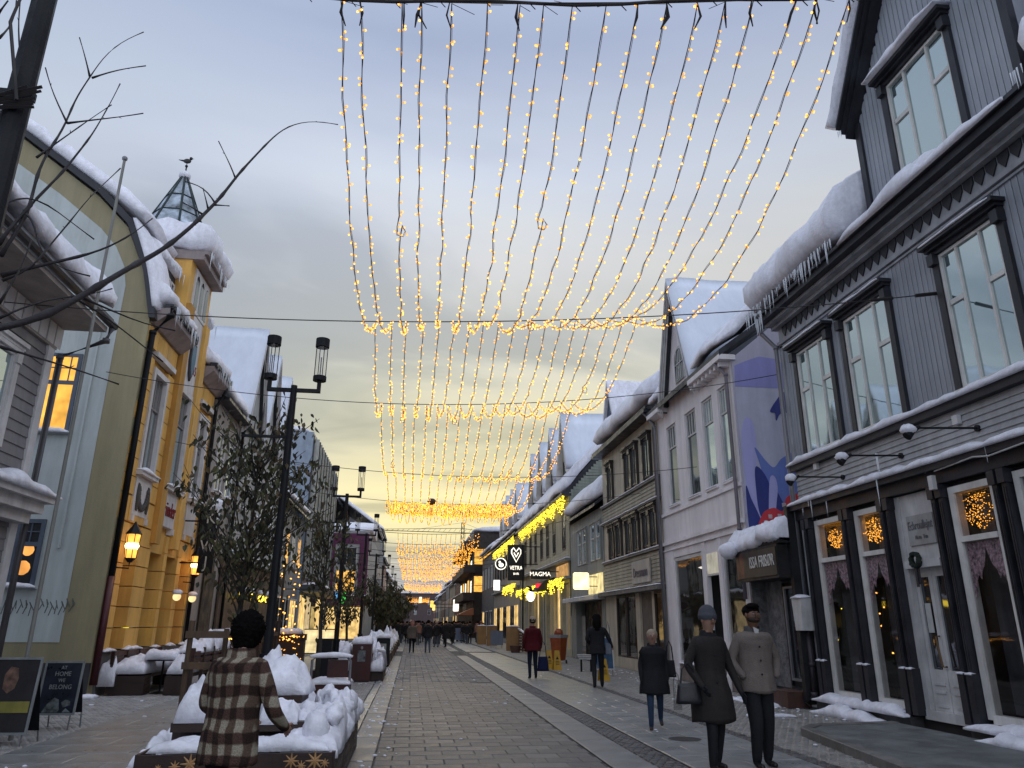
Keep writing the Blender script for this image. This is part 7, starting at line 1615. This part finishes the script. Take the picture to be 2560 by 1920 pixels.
bench(T2, -6.70, -5.95, 18.95, 22.4, -6.72, 61); 
T3 = thing('bench', 'snow covered slatted bench with its back to the street', 'bench', (-5.0, 20, 0)); bench(T3, -5.5, -5.02, 18.9, 22.6, -4.96, 64, 1.02)
mound(-5.6, -4.92, 19.5, 22.8, .9, .35, 66, T3, 'snow', 16, 34, rough=.8, pw=.4)
t = thing('cafe_table', 'round bistro table on one foot under a cushion of snow', 'table', (-5.75, 19.5, 0)); k = MB(); k.tube([(-5.75, 19.5, .05), (-5.75, 19.5, .74)], .022, 8); k.tube([(-5.75, 19.5, .01), (-5.75, 19.5, .06)], .22, 12, r1=.05); k.build('leg', black_iron, t); k = MB(); k.tube([(-5.75, 19.5, .73), (-5.75, 19.5, .76)], .36, 18); k.build('tabletop', black_iron, t); mound(-6.1, -5.4, 19.15, 19.85, .76, .24, 71, t, 'snow', 18, 18, rough=.2, pw=.3)
for i, (x0, x1, y0, y1, h_) in enumerate(((-7.0, -6.72, 18.2, 18.55, .14), (-6.95, -6.6, 18.9, 19.3, .55))):
    o = mound(x0, x1, y0, y1, .0 if i == 0 else .2, h_, 80+i, None, 'snow_pile', 12, 12, rough=.5); tag(o, ['small snow pile at the foot of the red downpipe', 'block of snow between the pier and the bench'][i], 'snow pile')
o = mound(-3.55, -2.75, 7.1, 7.9, 0, .46, 90, None, 'snow_pile', 30, 20, rough=.7, spikes=2); tag(o, 'ragged snow pile at the bottom edge left of the parklet', 'snow pile')
o = mound(-2.9, -2.45, 8.4, 9.4, 0, .25, 92, None, 'snow_pile', 18, 20, rough=.7, spikes=1); tag(o, 'low snow bank along the left side of the parklet', 'snow pile')
for i, (x, y, w_, n_) in enumerate(((-7.0, 27.6, 1.9, 90), (-5.6, 30.5, 1.6, 40))):
    t = thing('light_planter', ['dark planter hedge wrapped in small warm lights with snow on top', 'second light wrapped planter behind the man in plaid'][i], 'planter', (x, y, 0)); k = MB(); k.box(x, x+w_, .02, .95, y, y+.5); k.build('planter_box', wood, t); k = MB(); k.box(x-.03, x+w_+.03, .95, 1.18, y-.03, y+.53); k.build('hedge', mat('hedge_dark', (.02, .012, .012), var=.6, scale=15, bump=1.)); bpy.data.objects['hedge' if i == 0 else 'hedge.001'].parent = t; bpy.data.objects['hedge' if i == 0 else 'hedge.001'].location = -Vector((x, y, 0)); mound(x+.2, x+w_-.1, y, y+.45, 1.18, .22, 95+i, t, 'snow', 20, 10, rough=.2, pw=.25)
    rnd = random.Random(i); bulbs('bulbs', [(x+rnd.uniform(0, w_), y-.06, 1.12-abs(rnd.gauss(0, .05))) for _ in range(n_)]+[(x+rnd.uniform(0, w_), y-.06, rnd.uniform(.3, 1.0)) for _ in range(n_//3)], .020, warm_bulb, t)
t = thing('light_tree', 'slim tree wound with round warm bulbs behind the wooden frame', 'light tree', (-4.9, 30, 0)); rnd = random.Random(4); k = MB(); k.tube([(-4.9, 30, 0), (-4.9, 30, 3.6)], .05, 6); k.build('trunk', bark, t); bulbs('bulbs', [(-4.9+rnd.uniform(-.45, .6), 30+rnd.uniform(-.4, .4), rnd.uniform(.9, 4.0)) for _ in range(70)], .035, warm_bulb, t)
for i, (x, y) in enumerate(((-5.3, 40.4), (-4.5, 40.6))):
    t = thing('lit_board', ['glowing cream board sign on the pavement, left one', 'glowing cream board sign with a green header, right one'][i], 'sign', (x, y, 0)); k = MB(); k.box(x, x+.62, .15, 1.25, y, y+.06); k.build('board', glow_mat('board_cream', (1, .80, .42), .75), t)
    k = MB(); k.box(x-.03, x+.65, .10, .15, y-.02, y+.08); k.box(x-.03, x+.65, 1.25, 1.30, y-.02, y+.08); k.build('board_frame', black_iron, t)
t = thing('pharmacy_sign', 'small green and blue lit hanging signs above the pavement', 'lit sign', (-3.6, 42, 2.9)); k = MB(); k.box(-3.75, -3.55, 2.6, 3.2, 42, 42.1); k.build('green_panel', glow_mat('sign_green', (.08, 1, .12), 1.3, sample=False), t); k = MB(); k.box(-4.1, -3.92, 2.7, 3.2, 42, 42.1); k.build('blue_panel', glow_mat('sign_blue', (.15, .5, 1), 1.0, sample=False), t); k = MB(); k.tube([(-3.65, 42.05, 3.2), (-3.65, 42.05, 3.3), (-6.7, 42.05, 3.3)], .02, 5); k.build('bracket', black_iron, t)
# A-frame signs
def aframe(lab, x, y, w_, h_, tilt, m, fm, lines=None, cat='sign', rz=0, legs=.22, lm=None, col=None):
    t = thing('pavement_sign', lab, cat, (x, y, 0), None, rz); t['_w'] = (0, 0, 0); fr = Frame((0, 0, 0), (1, 0, 0), (0, -1, 0)); 
    def F_(a, b, c=0): return Vector((a, -c+b*tilt, b))
    class FT:
        def __call__(s, a, b, c=0.): return F_(a, b, c)
    k = MB(FT()); k.box(-w_/2+.03, w_/2-.03, legs+.03, h_-.03, -.008, .0); pn = k.build('panel', m, t)
    k = MB(FT())
    k.box(-w_/2, -w_/2+.03, legs, h_, -.012, .012); k.box(w_/2-.03, w_/2, legs, h_, -.012, .012); k.box(-w_/2+.03, w_/2-.03, legs, legs+.03, -.012, .012); k.box(-w_/2+.03, w_/2-.03, h_-.03, h_, -.012, .012)
    k.build('panel_frame', fm, t); 
    for s in (-w_/2+.06, w_/2-.06): k = MB(); k.tube([(s, -tilt*0, 0), (s, legs*tilt+.01, legs+.02)], .012, 5); k.build('leg', steel, t); 
    k = MB(); k.quad((-w_/2+.04, h_*tilt+.02, h_-.02), (w_/2-.04, h_*tilt+.02, h_-.02), (w_/2-.04, h_*tilt+.45*h_*.7, legs), (-w_/2+.04, h_*tilt+.45*h_*.7, legs)); k.build('back_panel', black_iron, t)
    for s in (-w_/2+.05, w_/2-.05): k = MB(); k.tube([(s, h_*tilt+.45*h_*.7, legs), (s, h_*tilt+.5*h_*.7, 0)], .012, 5); k.build('leg', steel, t)
    if lines:
        for tx, sz, z in lines: text('lettering', tx, sz, FT(), 0, z, .003, lm, pn, sx=.9, ext=.002)
    return t, pn, FT()
navyp = mat('poster_navy', (.015, .02, .035), rough=.4, var=.3, bump=0)
t, pn, ft = aframe('dark pavement sign reading AT HOME WE BELONG before the green gable', -5.38, 13.15, .58, 1.0, .10, navyp, mat('alu_frame', (.22, .24, .25), rough=.4), [('AT', .075, .90), ('HOME', .095, .81), ('WE', .075, .715), ('BELONG', .095, .62)], rz=radians(0), lm=mat('poster_letter', (.28, .3, .3), bump=0))
k = MB(ft); k.prism([(-.2, .26), (-.14, .38), (-.05, .47), (.02, .44), (.05, .30), (.03, .26)], .003, .006); k.prism([(.06, .40), (.12, .44), (.19, .42), (.2, .36), (.1, .33)], .003, .006); k.prism([(.1, .26), (.14, .32), (.22, .26)], .003, .006); k.build('figure_print', mat('print_pale', (.15, .18, .18), var=.6, scale=9, bump=0), pn)
t, pn, ft = aframe('pavement sign with a portrait and a yellow stripe cut by the left edge', -5.42, 11.55, .78, 1.12, .10, mat('poster_dark', (.02, .018, .022), bump=0), mat('alu_frame', (.2, .2, .2)), None, rz=radians(0), legs=.15)
k = MB(ft); k.box(-.34, .34, .42, .56, .003, .006); k.build('stripe_print', mat('print_yellow', (.24, .22, .05), bump=0), pn); k = MB(ft); k.prism([(-.05, .72), (.02, .66), (.1, .72), (.13, .85), (.1, .98), (.0, 1.0), (-.06, .9)], .003, .006); k.build('portrait_print', mat('print_skin', (.17, .10, .075), var=.5, scale=10, bump=0), pn)

# ================================================================ FURNITURE ON THE RIGHT
bluep = mat('poster_blue', (.05, .11, .20), rough=.5, var=.2, bump=0)
aframe('blue pavement sign on white legs behind the long haired walker', 6.25, 24.6, .62, 1.2, .10, bluep, white_paint, None, rz=radians(8))
aframe('small blue grey pavement sign by the wooden ramp', 5.85, 52.5, .85, 1.15, .10, mat('poster_slate', (.10, .13, .20), bump=0), mat('poster_slate', (.1, .13, .2)), None)
aframe('distant grey pavement sign standing in the crowd', 4.3, 68, 1.1, 1.2, .1, mat('poster_slate', (.1, .13, .2)), steel, None)
def cone(lab, x, y, h_=.65):
    ym = mat('safety_yellow', (.42, .24, .01), rough=.45, var=.1, bump=0); t = thing('wet_floor_sign', lab, 'warning sign', (x, y, 0), 'yellow wet floor signs')
    for s in (-1, 1):
        k = MB(); pts = [(x-.15, 0), (x+.15, 0), (x+.09, h_), (x-.09, h_)]; i0 = [Vector((a, y+s*(.16*(1-b/h_)+.015), b)) for a, b in pts]; i1 = [v+Vector((0, s*.012, 0)) for v in i0]; k.v = i0+i1
        for f in ((0, 1, 2, 3), (4, 5, 6, 7), (0, 1, 5, 4), (1, 2, 6, 5), (2, 3, 7, 6), (3, 0, 4, 7)): k.face(list(f))
        p = k.build('panel', ym, t)
        if s < 0: 
            k = MB(); k.v = [Vector((x+a, y-.045-.145*(1-b/h_), b)) for a, b in ((-.06, .38), (.06, .38), (0, .48))]; k.face([0, 1, 2]); k.build('warning_triangle', blackc, p)
            for z in (.3, .25, .2): k = MB(); k.box(x-.07, x+.07, z, z+.015, y-.05-.145*(1-z/h_), y-.048-.145*(1-z/h_)); k.build('print_line', blackc, p)
    return t
cone('front yellow wet floor sign before the orange bin', 5.35, 28.2, .68); cone('rear yellow wet floor sign half hidden before the orange bin', 5.20, 29.0, .66); cone('yellow wet floor sign behind the legs of the long haired walker', 5.75, 22.9, .62)
t = thing('wheeled_bin', 'orange wheeled bin with a grey overfull liner by the yellow house', 'bin', (6.4, 33, 0)); k = MB(); k.tube([(6.35, 33, .12), (6.35, 33, 1.05)], .30, 4, r1=.40)
k.build('bin_body', mat('orange_plastic', (.30, .07, .02), rough=.5, var=.2), t, bevel=.03); k = MB(); k.tube([(6.35, 33, 1.03), (6.35, 33, 1.16)], .41, 4, r1=.44); k.build('liner', mat('plate_grey', (.3, .3, .3)), t)
k = MB(); k.ell((6.35, 33, 1.25), (.2, .2, .16), 10, 6, nz=.3); k.build('rubbish', mat('orange_plastic', (.3, .07, .02)), t)
for s in (-.2, .25): k = MB(); k.tube([(6.35+s, 32.75, .08), (6.40+s, 32.75, .08)], .08, 10); k.build('wheel', blackc, t)
t = thing('street_bench', 'small white topped bench on black legs beside the yellow house wall', 'bench', (6.1, 27.2, 0)); 
for i in range(3): k = MB(); k.box(5.95, 6.75, .42+.06*i, .45+.06*i, 27.1+.15*i, 27.22+.15*i); k.build('seat', mat('white_plastic', (.5, .5, .5), var=.05), t)
for x in (6.0, 6.35, 6.7): k = MB(); k.box(x, x+.06, 0, .42, 27.15, 27.2); k.build('leg', black_iron, t)
# wooden ramp with plywood sides
ply = mat('plywood', (.26, .15, .06), rough=.7, var=.15, bump=.2)
t = thing('ramp', 'plywood sided ramp with snow dusted rails by the shops', 'ramp', (6.2, 55, 0))
for i, (x0, x1, y0) in enumerate(((5.75, 6.55, 46.5), (5.6, 6.35, 57), (5.2, 5.9, 60.5))):
    k = MB(); k.box(x0, x1, .05, 1.45, y0, y0+.08); o = k.build('side_panel', ply, t); snowbar(FF(y0), o, x0, x1, 1.45, .07, -.1, .04, seed=i)
for i in range(7): k = MB(); k.box(6.5, 6.54, .1+.16*i, .2+.16*i, 42, 46.5); k.build('ramp_slat', mat('red_brown_slat', (.09, .045, .035)), t)
k = MB(); k.tube([(6.5, 46.5, 1.3), (6.5, 42.0, .95)], .07, 6); k.build('snowy_rail', snow, t, smooth=True)
k = MB(); k.tube([(6.1, 45, .0), (6.1, 45, .4)], .25, 12, r1=.34); tag(k.build('plant_tub', mat('brown_tub', (.08, .04, .03))), 'round brown tub at the end of the plywood ramp', 'tub')
# projecting signs
def board_sign(name, lab, x0, x1, z0, z1, y, m, th=.16):
    t = thing(name, lab, 'sign', ((x0+x1)/2, y, z0)); k = MB(); k.box(x0, x1, z0, z1, y, y+th); bd = k.build('sign_board', m, t); k = MB(); k.tube([(x1, y+th/2, z1-.1), (8.2, y+th/2, z1-.1)], .03, 6); k.build('bracket', black_iron, t); return t, bd
wl2 = glow_mat('lit_white', (1, .93, .78), 1.6, sample=False); sb_ = mat('sign_black', (.01, .01, .011), rough=.4)
t, bd = board_sign('shop_sign', 'black sign with white lettering MAGMA projecting over the pavement', 6.55, 7.65, 3.98, 4.50, 42.0, sb_)
text('lettering', 'MAGMA', .33, FF(42.0), 7.08, 4.25, .01, wl2, bd, sx=1.0)
t, bd = board_sign('shop_sign', 'tall black sign with a glowing rhombus emblem above lit letters', 6.05, 7.15, 4.25, 6.5, 48.5, sb_)
text('lettering', 'VETRA', .36, FF(48.5), 6.60, 5.02, .01, wl2, bd, sx=.78); text('lettering', 'BAR', .2, FF(48.5), 6.60, 4.66, .01, wl2, bd)
k = MB(FF(48.5))
for P in ([(6.30, 6.15), (6.42, 6.3), (6.60, 6.05), (6.78, 6.3), (6.90, 6.15)], [(6.30, 6.15), (6.30, 5.95), (6.60, 5.4), (6.90, 5.95), (6.90, 6.15)], [(6.45, 6.0), (6.6, 5.72), (6.75, 6.0)]):
    k.ftube([(a, b, .03) for a, b in P], .04, 5)
k.build('emblem', wl2, bd)
t = thing('round_sign', 'round black sign with a glowing ring and a bird like emblem', 'sign', (5.8, 49.5, 5.3)); k = MB(FF(49.5)); k.prism([(5.72+.42*cos(2*pi*i/24), 5.35+.42*sin(2*pi*i/24)) for i in range(24)], -.1, 0); k.build('disc', sb_, t)
k = MB(FF(49.5)); k.ftube([(5.72+.36*cos(2*pi*i/24), 5.35+.36*sin(2*pi*i/24), .02) for i in range(25)], .03, 5); k.build('ring', wl2, t); k = MB(); k.ell((5.74, 49.48, 5.28), (.17, .02, .14), 12, 6); k.ell((5.64, 49.48, 5.45), (.08, .02, .09), 10, 6); k.build('emblem', wl2, t); k = MB(); k.tube([(6.1, 49.55, 5.35), (8.2, 49.55, 5.35)], .03, 5); k.build('bracket', black_iron, t)
k = MB(); k.tube([(6.75, 46.5, 0), (6.75, 46.5, 6.3)], .05, 8); tag(k.build('sign_post', black_iron), 'tall thin dark post rising beside the shop signs', 'post')
t = thing('globe_lamp', 'bright white globe lamp under a dark bracket beside the sign post', 'lamp', (7.0, 45, 3.1)); k = MB(); k.ell((7.0, 45, 3.15), (.24, .24, .30), 14, 10); k.build('globe', glow_mat('globe_white', (.9, .95, 1), 2.6, sample=False), t); k = MB(); k.tube([(6.78, 45, 3.75), (7.0, 45, 3.65), (7.05, 45, 3.4)], [.02, .08, .12], 8); k.build('bracket', black_iron, t)
t = thing('menu_light', 'small red lit sign under the black lettered sign', 'lit sign', (7.4, 44, 3.7)); k = MB(); k.box(7.15, 7.55, 3.62, 3.85, 44, 44.1); k.build('panel', glow_mat('sign_red', (1, .04, .06), 1.0, sample=False), t)
k = MB(); k.v; 
t = thing('awning', 'dark curved awning breaking the row of yellow lights', 'awning', (7.6, 45, 3.8)); k = MB(FR(8.2)); k.sect([(0, 4.2), (.6, 4.0), (1.0, 3.5), (1.0, 3.42), (0, 3.5)], 43.6, 45.6); k.build('canvas', mat('awning_dark', (.03, .035, .03)), t)
t = thing('lit_box', 'small white lit box sign on a bracket at the farther pale house', 'lit sign', (7.2, 62, 4.6)); k = MB(); k.box(6.6, 7.1, 4.2, 5.0, 62, 62.2); k.build('light_box', glow_mat('box_white', (1, .97, .9), 1.5, sample=False), t); k = MB(); k.tube([(7.1, 62.1, 4.6), (8.2, 62.1, 4.6)], .03, 5); k.build('bracket', black_iron, t)
for i, (x, y, z, c, s_) in enumerate(((3.1, 118, 4.4, (1, .62, .12), .5), (6.2, 108, 4.0, (1, .9, .8), .8), (3.9, 135, 4.2, (1, .65, .2), .5), (1.8, 160, 6.2, (1, .95, .8), .6))):
    t = thing('far_lit_sign', ['amber lit sign shape above the crowd', 'pale lit sign at the brown block', 'orange lit sign farther along the right row', 'white lit sign near the end of the street'][i], 'lit sign', (x, y, z)); k = MB(); k.box(x-s_*.5, x+s_*.5, z-s_, z+s_, y, y+.3); k.build('light_box', glow_mat('far_sign_%d' % i, c, 1.2, sample=False), t, bevel=.1); k = MB(); k.tube([(x+s_*.5, y+.15, z), (7.4, y+.15, z)], .05, 5); k.build('bracket', black_iron, t)
k = MB(); k.tube([(6.2, 14.4, .02), (7.2, 14.2, .02)], .03, 6)
for i, (x, y) in enumerate(((6.6, 13.9), (7.3, 17.2))):
    o = mound(x-.45, x+.45, y-.1, y+.12, 0.01, .07, 110+i, None, 'snow_strip', 20, 8, rough=.3); tag(o, ['thin strip of snow on the setts before the hairdresser entrance', 'narrow snow strip at the foot of the hairdresser wall'][i], 'snow')

# loose snow crumbs swept along the edges
k = MB(); rnd = random.Random(50)
for i in range(420):
    if i % 3 == 0: x, y = rnd.gauss(-.55, .22), rnd.uniform(7.5, 30)
    elif i % 3 == 1: x, y = 7.75-abs(rnd.gauss(0, .55)), rnd.uniform(9, 30)
    else: x, y = rnd.uniform(-6.5, 7), rnd.uniform(8, 30)
    r = rnd.uniform(.008, .032); k.ell((x, y, .014), (r*rnd.uniform(.8, 1.8), r*rnd.uniform(.8, 1.6), r*.5), 6, 4, nz=.3, seed=i)
o = k.build('snow_crumbs', snow, None, smooth=True, kind='stuff'); o['label'] = 'small crumbs of trodden snow scattered over the paving'; o['category'] = 'snow'
